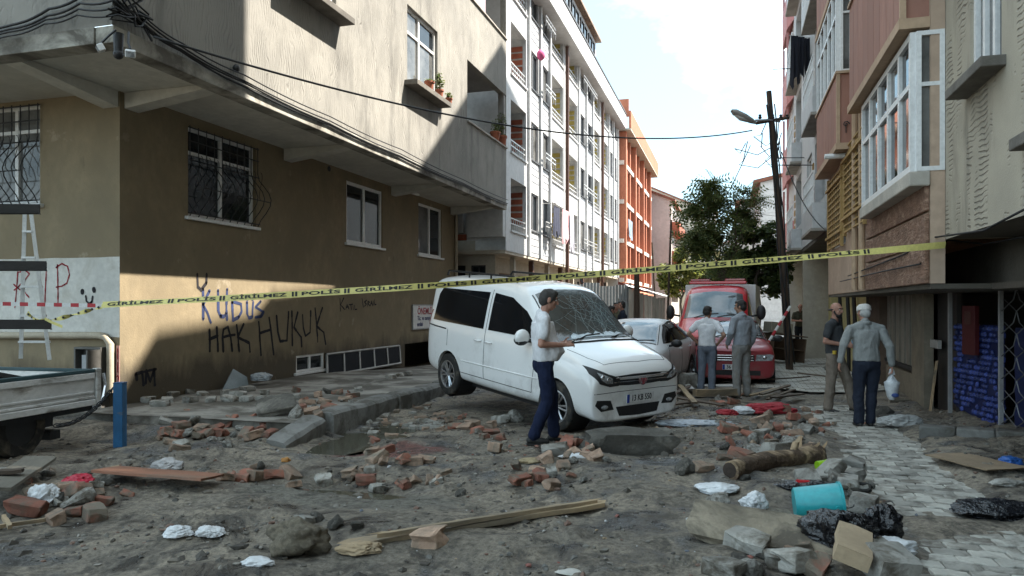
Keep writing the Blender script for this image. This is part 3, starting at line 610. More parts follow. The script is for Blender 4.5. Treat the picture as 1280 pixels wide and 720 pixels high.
    for s, w in (([(485, 585), (488, 612), (505, 628), (520, 618), (523, 588)], 0.035), ([(465, 556), (465, 566)], 0.06), ([(530, 545), (530, 556)], 0.06), ([(257, 396), (260, 400)], 0.035)): FL.stroke(mb, c1(s), w, 0.009)
    mb.build('graffiti_face', BLACKP, root)
    c2 = lambda pts: [FL.uv(x / 4.235, 390 + y / 4.235) for x, y in pts]
    mb = MB(); q0 = FL.uv(148, 432); q1 = FL.uv(150, 482); F.box(mb, q0[0] - .03, q0[0] + .03, q1[1], q0[1], 0.004, 0.012); o = mb.build('number_plate', mat('pink_board', (0.55, 0.30, 0.26), 0.8), root)
    mb = MB(); u = q0[0]; v = q0[1] - .05
    for k in range(2): FL.stroke(mb, [(u, v - k * .2), (u, v - .15 - k * .2)], 0.018, 0.014)
    FL.stroke(mb, [(u - .018, v - .42), (u, v - .40), (u + .018, v - .43), (u - .018, v - .55), (u + .02, v - .55)], 0.016, 0.014); mb.build('digits', REDP, o)
    return root, A, Bw, bal
BROWN_ROOT, WIN_A, WIN_B, BALC = build_brown()
# ------------------------------------------------------------ buildings farther along the left side
WHT = mat('white_cladding', (0.52, 0.525, 0.53), 0.6, 0.12, 0.7, 0.08, 20, dirt=(0.36, 0.355, 0.35), dscale=0.6, dlo=0.55, dhi=0.8)
GRYS = mat('grey_stripe', (0.36, 0.37, 0.40), 0.6, 0.15, 2, 0)
BRK = mat('red_brick_tile', (0.36, 0.105, 0.06), 0.8, 0.3, 5, 0.2, rand=0.1)
YEL = mat('ochre_tile', (0.47, 0.37, 0.10), 0.8, 0.3, 4, 0.2)
BPIPE = mat('brown_pipe', (0.10, 0.05, 0.035), 0.5, 0.2, 5, 0)
RAILM = mat('grey_rail', (0.45, 0.45, 0.45), 0.4, 0.2, 5, 0, metal=0.3)
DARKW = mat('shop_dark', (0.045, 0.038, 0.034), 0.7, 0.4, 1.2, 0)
DRED = mat('dark_red_shutter', (0.12, 0.03, 0.025), 0.6, 0.3, 3, 0.1)
BEIGE = mat('beige_render', (0.45, 0.40, 0.33), 0.9, 0.2, 1, 0.15, 30)
TILE = mat('clay_roof', (0.27, 0.11, 0.075), 0.85, 0.3, 3, 0.3, 20)
def railing(F, root, u0, u1, v0, h=0.55, n=0.02, k=7, m=None, name='railing'):
    mb = MB()
    for t in (1.0, 0.55): F.box(mb, u0, u1, v0 + h * t - .02, v0 + h * t + .02, n - .02, n + .02)
    for i in range(k + 1):
        u = u0 + .015 + (u1 - u0 - .03) * i / k; F.box(mb, u - .012, u + .012, v0, v0 + h, n - .011, n + .011)
    return mb.build(name, m or RAILM, root)
def build_white_left():
    F = Face('x', -7.3, 1); root = thing('white_building', 'white clad apartment block with recessed balconies and ochre tile patches beside the grey stucco house', 'building', (-7.3, 24, 0))
    bals = [(24.5, 26.5), (30.2, 32.8), (33.3, 36.0), (40.2, 42.5), (43.0, 45.5)]; wins = [(27.0, 28.3), (28.7, 30.0), (36.4, 38.0), (38.4, 40.0), (45.9, 47.4), (47.8, 49.2)]
    Y0, Y1, Z0 = 23.9, 49.8, 3.55; H_ = 2.72; holes = []
    for f in range(4):
        z = Z0 + H_ * f
        for a, b in bals: holes.append((a, b, z + 0.75, z + 2.55))
        for a, b in wins: holes.append((a, b, z + 1.0, z + 2.45))
    mb = MB(); F.wall(mb, Y0, Y1, Z0, 14.3, holes, 0.18)
    mb.add([(-16, Y0, 3.9), (-7.3, Y0, 3.9), (-7.3, Y0, 14.3), (-16, Y0, 14.3)], [(0, 1, 2, 3)]); mb.add([(-16, Y1, 0), (-7.3, Y1, 0), (-7.3, Y1, 14.3), (-16, Y1, 14.3)], [(0, 1, 2, 3)])
    mb.add([(-16, Y0, 14.28), (-7.3, Y0, 14.28), (-7.3, Y1, 14.28), (-16, Y1, 14.28)], [(0, 1, 2, 3)]); mb.build('wall', WHT, root)
    mb = MB(); mb.bx(-11, -7.32, Y0 + .01, Y1 - .01, Z0 - .10, Z0 + .02); mb.build('overhang_soffit', BEIGE, root)
    mb = MB(); mb.bx(-11, -6.75, Y0 + .2, Y1, 13.55, 13.67); mb.bx(-6.86, -6.74, Y0 + .2, Y1, 13.68, 14.45); mb.build('eave', WHT, root)
    mb = MB(); mb.bx(-6.80, -6.70, Y0 + .2, Y1, 14.46, 14.55); mb.build('gutter', mat('dark_gutter', (0.07, 0.07, 0.075), 0.5), root)
    bw = mat('balcony_render', (0.62, 0.62, 0.61), 0.85, 0.15, 1, 0.05)
    for f in range(4):
        z = Z0 + H_ * f
        for k, (a, b) in enumerate(bals):
            mb = MB(); x0, x1 = -8.6, -7.48
            for q in ([(x0, a, z), (x0, b, z), (x0, b, z + 2.6), (x0, a, z + 2.6)], [(x0, a, z), (x1, a, z), (x1, a, z + 2.6), (x0, a, z + 2.6)], [(x0, b, z), (x1, b, z), (x1, b, z + 2.6), (x0, b, z + 2.6)], [(x0, a, z + .1), (x1, a, z + .1), (x1, b, z + .1), (x0, b, z + .1)], [(x0, a, z + 2.58), (x1, a, z + 2.58), (x1, b, z + 2.58), (x0, b, z + 2.58)]): mb.add(q, [(0, 1, 2, 3)])
            o = mb.build('balcony', bw, root)
            mb = MB(); mb.bx(-8.59, -8.54, a + 0.4, a + 1.3, z + .12, z + 2.2); mb.build('balcony_door', GLS, o)
            railing(F, root, a, b, z + 0.76, 0.42, -0.05, 8)
            bm_ = BRK if k == 0 else YEL       # tile patches on the far cheek of the recess, stepped
            for r in range(5):
                mb = MB(); w = 0.42 if r % 2 else 0.30; mb.bx(-7.66 - w / 2 - .12, -7.44, b - .035, b - .002, z + 1.15 + r * .25, z + 1.33 + r * .25); mb.build('tile', bm_, root)
            mb = MB(); F.box(mb, a - .05, b + .05, z + 0.68, z + 0.748, -.1, .06); mb.build('balcony_cap', WHT, root)
        for a, b in wins:
            window(F, root, a, b, z + 1.0, z + 2.45, 0.10, mat('grey_frame', (0.2, 0.2, 0.21), 0.5), [GLS, GLS2, GLS], (0.5,), None, 0.06, 0.05, mat('dark_gutter', (0, 0, 0)))
            mb = MB()
            for r in range(3): F.box(mb, a - .02, b + .02, z + .16 + r * .27, z + .29 + r * .27, 0.002, 0.015)
            mb.build('striped_panel', GRYS, root)
        for u in (26.75, 28.5, 30.1, 36.2, 38.2, 40.1, 45.7, 47.6, 49.5):
            if f == 0: mb = MB(); F.box(mb, u - .09, u + .09, Z0, 13.54, 0.0, 0.10); mb.build('pilaster', WHT, root)
        for u0, u1, zz in ((28.4, 30.1, 1.05), (36.3, 40.1, 1.05)):
            railing(F, root, u0, u1, z + zz, 0.4, 0.28, 5, name='window_guard')
    for u in (33.05, 42.75): mb = MB(); mb.tube([F.p(u, 0.2, .14), F.p(u, 13.5, .14)], 0.09, 8); mb.build('downpipe', BPIPE, root, smooth=40)
    # end wall: panel boxes and ground floor
    mb = MB(); mb.bx(-9.6, -8.75, Y0 - .25, Y0 - .004, 4.15, 4.95); mb.build('end_panel', WHT, root); mb = MB(); mb.bx(-8.55, -7.31, Y0 - .3, Y0 - .004, 4.0, 4.95); mb.build('end_panel', WHT, root)
    mb = MB(); mb.bx(-9.75, -8.7, Y0 - .1, Y0 - .003, 3.92, 4.12); mb.build('brick_band', BRK, root)
    for i in range(3): mb = MB(); mb.bx(-9.55 + i * .5 * 1.0, -9.53 + i * .5, Y0 - .256, Y0 - .25, 4.18, 4.93); mb.build('panel_joint', GRYS, root)
    E = Face('y', 24.6, -1); h = [(-9.75, -9.0, 1.5, 3.1), (-8.8, -8.25, 1.5, 3.1)]; mb = MB(); E.wall(mb, -16, -7.9, -0.4, Z0 + .75, h, .2); mb.build('ground_floor_wall', BEIGE, root)
    for r in h: window(E, root, *r, 0.1, IRON, GLS, (0.5,), None, 0.05)
    G = Face('x', -8.2, 1); hs = [(26 + i * 2.6, 28.1 + i * 2.6, -0.4, 2.9) for i in range(9)]; mb = MB(); G.wall(mb, 24.6, Y1, -0.4, Z0 - .1, hs, .25); mb.build('shop_wall', BEIGE, root)
    for i, r in enumerate(hs):
        mb = MB(); G.box(mb, r[0], r[1], r[2], r[3], -.3, -.24); mb.build('shop_shutter', DRED if i % 3 != 1 else DARKW, root)
        mb = MB(); G.box(mb, r[0] - .3, r[0] - .12, -.4, Z0 - .11, .5, .68); mb.build('column', BPIPE if i % 2 else BEIGE, root)
    # roof storey
    mb = MB(); mb.add([(-9.4, 31, 14.29), (-7.25, 31, 14.29), (-7.25, 31, 16.4), (-9.4, 31, 17.0), (-9.4, 41, 14.29), (-7.25, 41, 14.29), (-7.25, 41, 16.4), (-9.4, 41, 17.0)], [(0, 1, 2, 3), (4, 5, 6, 7), (1, 5, 6, 2), (2, 6, 7, 3), (0, 4, 7, 3)])
    mb.build('roof_storey', mat('grey_sheet', (0.42, 0.44, 0.47), 0.5, 0.2, 1, 0.05), root); P = Face('x', -7.25, 1)
    for i in range(4): window(P, root, 32 + i * 2.2, 33.7 + i * 2.2, 14.8, 16.1, -0.03, IRON, GLS, (0.5,), None, 0.08)
    mb = MB(); mb.bx(-9.45, -6.95, 30.8, 41.2, 16.42, 16.55, Matrix.Translation((0, 0, 0))); mb.build('roof_sheet', mat('rust_sheet', (0.24, 0.17, 0.12), 0.7, 0.4, 2, 0.1), root)
    mb = MB(); mb.bx(-8.6, -7.6, 27.2, 28.2, 14.29, 16.2); mb.build('chimney', WHT, root)
    return root
build_white_left()
def build_orange():
    F = Face('x', -7.3, 1); ORA = mat('orange_render', (0.42, 0.15, 0.085), 0.85, 0.2, 1, 0.1); OD = mat('rust_red_render', (0.27, 0.06, 0.04), 0.85, 0.3, 1, 0.1); PALE = mat('pale_band', (0.62, 0.55, 0.50), 0.8, 0.2, 1, 0.05)
    root = thing('orange_building', 'orange and rust red apartment block with a wide eave past the white block', 'building', (-7.3, 50, 0)); Y0, Y1 = 50.0, 68.5
    holes = []; us = [50.7 + 1.78 * i for i in range(10)]
    for f in range(4):
        z = 3.4 + 2.65 * f
        for i, u in enumerate(us): holes.append((u, u + 1.1, z + .75, z + 2.3))
    mb = MB(); F.wall(mb, Y0, Y1, 3.3, 14, holes, 0.35); mb.add([(-16, Y0, -.4), (-7.3, Y0, -.4), (-7.3, Y0, 15.2), (-16, Y0, 15.2)], [(0, 1, 2, 3)]); mb.add([(-16, Y1, -.4), (-7.3, Y1, -.4), (-7.3, Y1, 14), (-16, Y1, 14)], [(0, 1, 2, 3)]); mb.build('wall', OD, root)
    mb = MB(); mb.bx(-12, -6.45, Y0 - .1, Y1 + .8, 13.5, 13.62); mb.build('eave_soffit', BEIGE, root); mb = MB(); mb.bx(-6.58, -6.44, Y0 - .1, Y1 + .8, 13.63, 14.8); mb.bx(-16, -6.59, Y0 - .1, Y0, 14.4, 15.6); mb.build('eave', ORA, root)
    for i, u in enumerate(us + [Y1 - .3]): mb = MB(); F.box(mb, u - .55, u - .15, 3.3, 13.49, .01, .30 if i % 3 else .5); mb.build('pilaster', ORA, root)
    for f in range(4):
        z = 3.4 + 2.65 * f; mb = MB(); F.box(mb, Y0 + .02, Y1 - .02, z - .12, z + .16, .01, .36); mb.build('floor_band', PALE, root)
        for i, u in enumerate(us): 
            window(F, root, u, u + 1.1, z + .75, z + 2.3, .25, PALE if i % 2 else BRK, [GLS, GLS2], (0.5,), None, .07)
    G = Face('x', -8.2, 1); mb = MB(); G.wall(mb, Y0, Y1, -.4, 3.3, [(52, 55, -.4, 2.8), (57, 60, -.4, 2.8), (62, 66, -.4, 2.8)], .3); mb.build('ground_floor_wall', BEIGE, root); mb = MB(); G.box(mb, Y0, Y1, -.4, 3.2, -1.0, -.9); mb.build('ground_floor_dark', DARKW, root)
    mb = MB(); mb.add([(-8.2, 51, 3.1), (-8.2, 66, 3.1), (-6.4, 66, 2.5), (-6.4, 51, 2.5), (-8.2, 51, 3.16), (-8.2, 66, 3.16), (-6.4, 66, 2.56), (-6.4, 51, 2.56)], [(0, 1, 2, 3), (4, 5, 6, 7), (2, 3, 7, 6), (0, 3, 7, 4)]); mb.build('awning', ORA, root)
build_orange()
def gable_house(name, label, X0, X1, Y0, Y1, zl, zr, wm, side='x1', nfl=4, wcol=None, roofm=TILE, group=None, wins=(), street_rec=True):
    root = thing(name, label, 'building', (X1, Y0, 0), group=group)
    mb = MB(); mb.add([(X0, Y0, -.5), (X1, Y0, -.5), (X1, Y0, zr), (X0, Y0, zl), (X0, Y1, -.5), (X1, Y1, -.5), (X1, Y1, zr), (X0, Y1, zl)], [(0, 1, 2, 3), (4, 5, 6, 7), (0, 4, 7, 3), (1, 5, 6, 2)]); mb.build('wall', wm, root)
    mb = MB(); d = .12; e = .35
    dx = (X1 - X0); sl = (zr - zl) / dx
    q = [(X0 - e, zl - sl * e), (X1 + e, zr + sl * e)]
    mb.add([(q[0][0], Y0 - .2, q[0][1] + .01), (q[1][0], Y0 - .2, q[1][1] + .01), (q[1][0], Y1, q[1][1] + .01), (q[0][0], Y1, q[0][1] + .01), (q[0][0], Y0 - .2, q[0][1] + .18), (q[1][0], Y0 - .2, q[1][1] + .18), (q[1][0], Y1, q[1][1] + .18), (q[0][0], Y1, q[0][1] + .18)], [(0, 1, 2, 3), (4, 5, 6, 7), (0, 1, 5, 4), (1, 2, 6, 5), (2, 3, 7, 6), (3, 0, 4, 7)])
    mb.build('roof', roofm, root)
    F = Face('x', X1 if side == 'x1' else X0, 1 if side == 'x1' else -1); zt = min(zl, zr)
    for f in range(nfl):
        z = 3.2 + f * 2.7
        if z + 2.2 > zt: break
        if street_rec:
            mb = MB(); F.box(mb, Y0 + .5, Y1 - .5, z - .1, z + .9, .02, .7); mb.build('balcony_parapet', wcol or BRK, root)
        y = Y0 + 1
        while y + 1.2 < Y1 - .5: window(F, root, y, y + 1.2, z + .95, z + 2.2, -0.03, PVC, GLS, (0.5,), None, .08); y += 2.4
    B = Face('y', Y0, -1)
    for (a, b, c, d) in wins: window(B, root, a, b, c, d, -0.03, PVC, GLS, (0.5,), None, .08)
    return root
PINKG = mat('pale_pink_render', (0.56, 0.50, 0.46), 0.9, 0.12, 0.5, 0.1); CREAM = mat('cream_render', (0.60, 0.56, 0.47), 0.9, 0.15, 0.6, 0.1); GREYR = mat('grey_render', (0.48, 0.47, 0.45), 0.9, 0.15, 0.6, 0.1); YELR = mat('yellow_render', (0.62, 0.52, 0.28), 0.9, 0.15, 0.6, 0.1)
gable_house('pink_house', 'pale pinkish grey end wall of a house beyond the orange block', -16, -5.3, 70, 80, 16, 11.5, PINKG)
gable_house('cream_house', 'cream end wall of a narrow house beyond the pale pinkish one', -9, -3.6, 88, 97, 15.5, 13, CREAM, wcol=CREAM)
gable_house('yellow_house', 'yellow balconied house at the far end of the street', -6, -2.2, 108, 120, 14.5, 15.5, GREYR, wcol=YELR)
gable_house('grey_house', 'pale grey block closing the far end of the street behind the trees', -3.5, 4, 135, 150, 12, 14, GREYR, wcol=GREYR, wins=[(-2, -1, 4, 5.4), (0, 1, 4, 5.4), (2, 3, 4, 5.4), (-2, -1, 7, 8.4), (0, 1, 7, 8.4), (2, 3, 7, 8.4)])
SID = mat('white_siding', (0.66, 0.67, 0.68), 0.6, 0.08, 1, 0.0)
r_ = gable_house('siding_house', 'white boarded gable of a house behind the pole on the right', 1.45, 8, 40, 50, 8.0, 9.4, SID, side='x0', wins=[])
for i in range(20):
    mb = MB(); mb.bx(1.47, 7.9, 39.96, 39.995, 0.2 + i * .39, 0.2 + i * .39 + .372); mb.build('siding_board', SID, r_)
gable_house('stone_house', 'low rubble grey house with a chipped edge beside the white boarded gable', 0.6, 4, 52, 62, 8.6, 8.9, GREYR, side='x0', wcol=GREYR)
gable_house('ochre_house', 'ochre fronted house half hidden behind the tree on the right', 1.9, 8, 64, 84, 10.0, 11, YELR, side='x0', wcol=CREAM)
# ------------------------------------------------------------ right side of the street
def comb_material():
    m = bpy.data.materials.new('fan_combed_render'); m.use_nodes = True; nt = m.node_tree; b = nt.nodes['Principled BSDF']; L = nt.links.new
    v = _vec(nt, rnd=False); v2 = _vec(nt, (1, 1, 0.25), rnd=False)
    c = _mix(nt, _ramp(nt, _noise(nt, v, 0.9, 6, 0.6), 0.38, 0.65), (0.40, 0.355, 0.28), (0.32, 0.285, 0.225)); c = _mix(nt, _ramp(nt, _noise(nt, v2, 2.2, 5, 0.65), 0.52, 0.68), c, (0.22, 0.195, 0.155))
    wv = nt.nodes.new('ShaderNodeTexWave'); wv.bands_direction = 'Z'; wv.inputs['Scale'].default_value = 5.5; wv.inputs['Distortion'].default_value = 9; wv.inputs['Detail'].default_value = 1.5; wv.inputs['Detail Scale'].default_value = 0.6
    L(v, wv.inputs['Vector']); br = _ramp(nt, _noise(nt, v2, 3.4, 3, 0.5), 0.50, 0.60); mu = nt.nodes.new('ShaderNodeMath'); mu.operation = 'MULTIPLY'; L(_ramp(nt, wv.outputs['Fac'], 0.40, 0.05), mu.inputs[0]); L(br, mu.inputs[1])
    c = _mix(nt, mu.outputs[0], c, _mix(nt, 0.4, c, (0.09, 0.08, 0.065))); L(c, b.inputs['Base Color']); b.inputs['Roughness'].default_value = 0.92
    iv = nt.nodes.new('ShaderNodeMath'); iv.operation = 'SUBTRACT'; iv.inputs[0].default_value = 1; L(mu.outputs[0], iv.inputs[1]); bn = nt.nodes.new('ShaderNodeBump'); bn.inputs['Strength'].default_value = 0.9; bn.inputs['Distance'].default_value = 0.025; L(iv.outputs[0], bn.inputs['Height'])
    b2 = nt.nodes.new('ShaderNodeBump'); b2.inputs['Strength'].default_value = 0.35; b2.inputs['Distance'].default_value = 0.012; L(_noise(nt, v, 50, 5, 0.7), b2.inputs['Height']); L(bn.outputs[0], b2.inputs['Normal']); L(b2.outputs[0], b.inputs['Normal']); return m
COMB = comb_material()
PINK = mat('pinkish_beige_render', (0.47, 0.345, 0.255), 0.9, 0.18, 1.0, 0.15, 40, dirt=(0.36, 0.27, 0.2), dscale=0.9, dlo=0.5, dhi=0.75)
TERRA = mat('terracotta_paint', (0.35, 0.175, 0.13), 0.75, 0.22, 0.8, 0.1, 30, stretch=(1, 1, 0.4), dirt=(0.28, 0.13, 0.09), dscale=1.2, dlo=0.5, dhi=0.75)
TAN = mat('tan_trim', (0.47, 0.33, 0.22), 0.8, 0.2, 1.2, 0.1)
STONE = mat('brown_scratched_stone', (0.27, 0.155, 0.105), 0.9, 0.35, 3.5, 1.0, 14, stretch=(1, 1, 2.4), dirt=(0.38, 0.25, 0.18), dscale=4, dlo=0.5, dhi=0.66, bdist=0.05)
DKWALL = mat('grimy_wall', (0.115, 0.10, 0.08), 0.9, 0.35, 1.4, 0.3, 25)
OCHW = mat('ochre_lattice', (0.42, 0.27, 0.10), 0.7, 0.25, 5, 0.2)
def build_concrete_right():
    F = Face('x', 2.3, -1); root = thing('grey_building', 'grey cement rendered house on the near right with a sunken shop below', 'building', (2.3, 9.3, 0))
    w = [F.uv(1252, 40)[0], F.uv(1213, 40)[0], F.uv(1252, 72)[1], F.uv(1252, 72)[1] + 1.65]; w2 = [4.9, 5.9, F.uv(1280, 178)[1] , 5.4]; w2[2] = 3.2
    ZB = 2.42; mb = MB(); F.wall(mb, -14, 9.3, ZB, 27, [w, w2], .14); mb.add([(2.3, 9.3, ZB), (12, 9.3, ZB), (12, 9.3, 27), (2.3, 9.3, 27)], [(0, 1, 2, 3)]); mb.add([(2.3, -14, 27), (12, -14, 27), (12, 9.3, 27), (2.3, 9.3, 27)], [(0, 1, 2, 3)]); mb.add([(2.3, -14, ZB), (12, -14, ZB), (12, -14, 27), (2.3, -14, 27)], [(0, 1, 2, 3)])  # height above the view chosen for the shade it casts opposite
    mb.build('wall', COMB, root)
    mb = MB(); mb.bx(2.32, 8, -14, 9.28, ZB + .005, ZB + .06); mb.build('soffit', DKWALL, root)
    window(F, root, *w, 0.08, PVC, [GLS2], (0.36, 0.68), None, .06)
    SILL = mat('dark_sill', (0, 0, 0)); mb = MB(); F.box(mb, w[0] - .12, w[1] + .12, w[2] - .10, w[2] - .003, -.13, .2); mb.build('window_sill', SILL, root, bevel=.01)
    q = F.uv(1262, 196); mb = MB(); F.box(mb, q[0] - 1.5, q[0] - .35, q[1] - .02, q[1] + .08, .001, .12); mb.build('window_sill', SILL, root, bevel=.01); window(F, root, *w2, .08, PVC, [GLS2], (0.5,))
    # recessed wall above the shop and the lintel ledge
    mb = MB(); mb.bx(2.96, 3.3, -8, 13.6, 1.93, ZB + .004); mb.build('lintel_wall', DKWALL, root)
    mb = MB(); mb.bx(2.75, 3.35, -8, 9.28, 1.86, 1.928); mb.build('canopy_edge', mat('canopy_edge', (0.09, 0.075, 0.06), 0.85, 0.3, 3, 0.3), root)
    # shop below: angled front
    shop = root
    A = Vector((3.1, 12.25, 0.0)); B = Vector((3.37, 10.92, 0.12)); C = Vector((4.15, 8.2, .15)); Z1 = 1.93
    def seg(mb, p, q, t0, t1, z0, z1, d0=0.0, d1=0.06):
        a = p.lerp(q, t0); b = p.lerp(q, t1); n = Vector((-(q - p).y, (q - p).x, 0)).normalized()
        if n.x > 0: n = -n
        vs = [Vector((*(r.xy + n.xy * d), z)) for z in (z0, z1) for r, d in ((a, d0), (b, d0), (b, d1), (a, d1))]
        mb.add(vs, [(3, 2, 1, 0), (4, 5, 6, 7), (0, 1, 5, 4), (1, 2, 6, 5), (2, 3, 7, 6), (3, 0, 4, 7)])
    mb = MB(); mb.bx(5.4, 5.5, 2, 13.7, -.3, 2.4); mb.bx(3.25, 5.4, 13.62, 13.7, -.3, 2.4); mb.bx(3.3, 5.4, 2, 13.6, -.3, -.02); mb.bx(5.55, 12, -13.9, 9.25, -.4, 26.9); mb.build('shop_interior_and_sun_block', DARKW, root)  # shop walls and floor; last box is an unseen core added against sun leaks
    for (p, q, ts) in ((A, B, (0.02, 0.98)), (B, C, (0.35, 0.7))):
        for t in ts: mb = MB(); seg(mb, p, q, t - .012, t + .012, -.1, Z1, 0, .05); mb.build('shop_post', RAILM, root)
    # scissor gate: diamond lattice of bars
    SG = mat('gate_steel', (0.16, 0.16, 0.165), 0.5, 0.3, 9, 0, metal=0.5)
    L_ = (C - B).length; n = Vector((-(C - B).y, (C - B).x, 0)).normalized(); n = n if n.x < 0 else -n
    mb = MB(); k = 16
    for i in range(-12, k):
        for s in (1, -1):
            pts = []
            for j in range(13):
                z = .16 + j * .145; t = (i * .10 + (j * .05 if s > 0 else -j * .05 + .60)); t += .03 * (1 if j % 2 else 0) * s
                if 0 <= t <= 1.0: pts.append(Vector((*(B.lerp(C, t).xy + n.xy * .03), z)))
            if len(pts) > 1: mb.tube(pts, .008, 4)
    mb.build('scissor_gate', SG, root)
    # blue quilted sheet hanging inside the first bay: rows of separate bubbles
    BLU = mat('blue_bubble_sheet', (0.010, 0.016, 0.07), 0.5, 0.35, 5, 0.1); BLU2 = mat('blue_bubble', (0.045, 0.07, 0.27), 0.5, 0.7, 6, 0.1, rand=0.5)  # sheet's base colour darkened in place of the shop's shade
    d = (B - A).normalized(); nA = Vector((-d.y, d.x, 0)).normalized(); nA = nA if nA.x < 0 else -nA; LA = (B - A).length
    def sheet(t0, t1, z0, z1, off, P, Q):
        mb = MB(); mb.grid([[Vector((*(P.lerp(Q, t0 + (t1 - t0) * i / 8).xy + nA.xy * (off + .02 * nz(i * .3, j * .3, 2, 3))), z0 + (z1 - z0) * j / 10 - (0.25 * i / 8 if j == 0 else 0))) for i in range(9)] for j in range(11)]); o = mb.build('blue_sheet', BLU, root, smooth=True)
        k = 0; first = None; z = z0 - .1
        while z < z1 - .04:
            t = t0 + (.03 if k % 2 else .0)
            while t < t1:
                c = Vector((*(P.lerp(Q, t).xy + nA.xy * (off + .012)), z))
                if random.random() < .85 and nz(t * 2.2, z * 2.0, 1.6, 3) < .45 and z > z0 - .2 * (t - t0) / (t1 - t0):
                    if first is None:
                        b = MB(); b.lathe([(.0, .022), (.022, .018), (.036, .004), (.036, -.01)], 6, Matrix.Rotation(PI / 2, 4, 'Y') @ Matrix.Scale(-1, 4, (0, 0, 1))); first = b.build('bubble', BLU2, o); first.parent = o; x = first
                    else: x = first.copy(); COL.objects.link(x)
                    x.location = c; x.rotation_euler = (0, 0, random.gauss(0.25, .1)); x.scale = (1, 1, random.uniform(.9, 1.15))
                t += .056 * 1.35 / LA
            z += .078; k += 1
    sheet(.03, .95, .22, 1.42, -.05, A, B); 
    mb = MB(); mb.grid([[Vector((*(B.lerp(C, .04 + .9 * i / 8).xy - n.xy * (.06 + .02 * nz(i, j, .7))), .15 + 1.25 * j / 8)) for i in range(9)] for j in range(9)]); mb.build('blue_sheet', BLU, root, smooth=True)
    mb = MB(); seg(mb, A, B, .36, .60, 1.0, 1.68, .02, .09); o = mb.build('fire_cabinet', mat('shade_dimmed_red', (0.075, 0.006, 0.008), 0.6, 0.2, 4, 0.05), root, bevel=.01)  # cabinet red dimmed in its colour to stand in for shop shade
    mb = MB(); seg(mb, A, B, .42, .54, 1.42, 1.6, .091, .095); mb.build('flame_mark', mat('pale_mark', (0.09, 0.03, 0.025), 0.6), o)
    # pillar, shutter, wall panels north of it
    G = Face('x', 3.1, -1)
    def gb(name, x0, x1, y0, y1, n0, n1, m, **k):
        u0, v1 = G.uv(x0, y0); _, v0 = G.uv(x0, y1); u1 = G.uv(x1, y0)[0]; mb = MB(); G.box(mb, min(u0, u1), max(u0, u1), v0, v1, n0, n1); return mb.build(name, m, root, **k)
    PILL = mat('cracked_plaster', (0.26, 0.22, 0.165), 0.9, 0.35, 2, 0.3, 25)
    gb('pillar', 1151, 1167, 360, 530, 0, .14, PILL); gb('door_recess', 1167, 1190, 360, 530, -.12, -.06, DARKW); gb('wall_panel', 1110, 1150, 455, 535, -.05, .04, PILL); gb('pillar', 1096, 1110, 365, 535, 0, .16, mat('brown_plaster', (0.16, 0.11, 0.08), 0.9, .3, 2, .3))
    o = gb('switch_box', 1167, 1177, 424, 434, 0.0, .05, mat('pale_switch', (0.45, 0.43, 0.4), 0.6))
    u1, v1 = G.uv(1112, 372); u0, v0 = G.uv(1146, 452); k = 11; v0 = .62; v1 = 1.88
    SHM = mat('shutter_slat', (0.27, 0.245, 0.20), 0.6, 0.25, 2, .1, rand=.12)
    for i in range(k):
        a = u0 + (u1 - u0) * i / k; mb = MB(); G.box(mb, a + .01, a + (u1 - u0) / k - .02, v0, v1, .0, .05 + .02 * (i % 2)); mb.build('slat', SHM, root, bevel=.006)
    mb = MB(); G.box(mb, u0 - .02, u1 + .02, v0 - .07, v0 - .005, -.02, .09); mb.build('shutter_rail', IRON, root)
    return root
CR_ROOT = build_concrete_right()
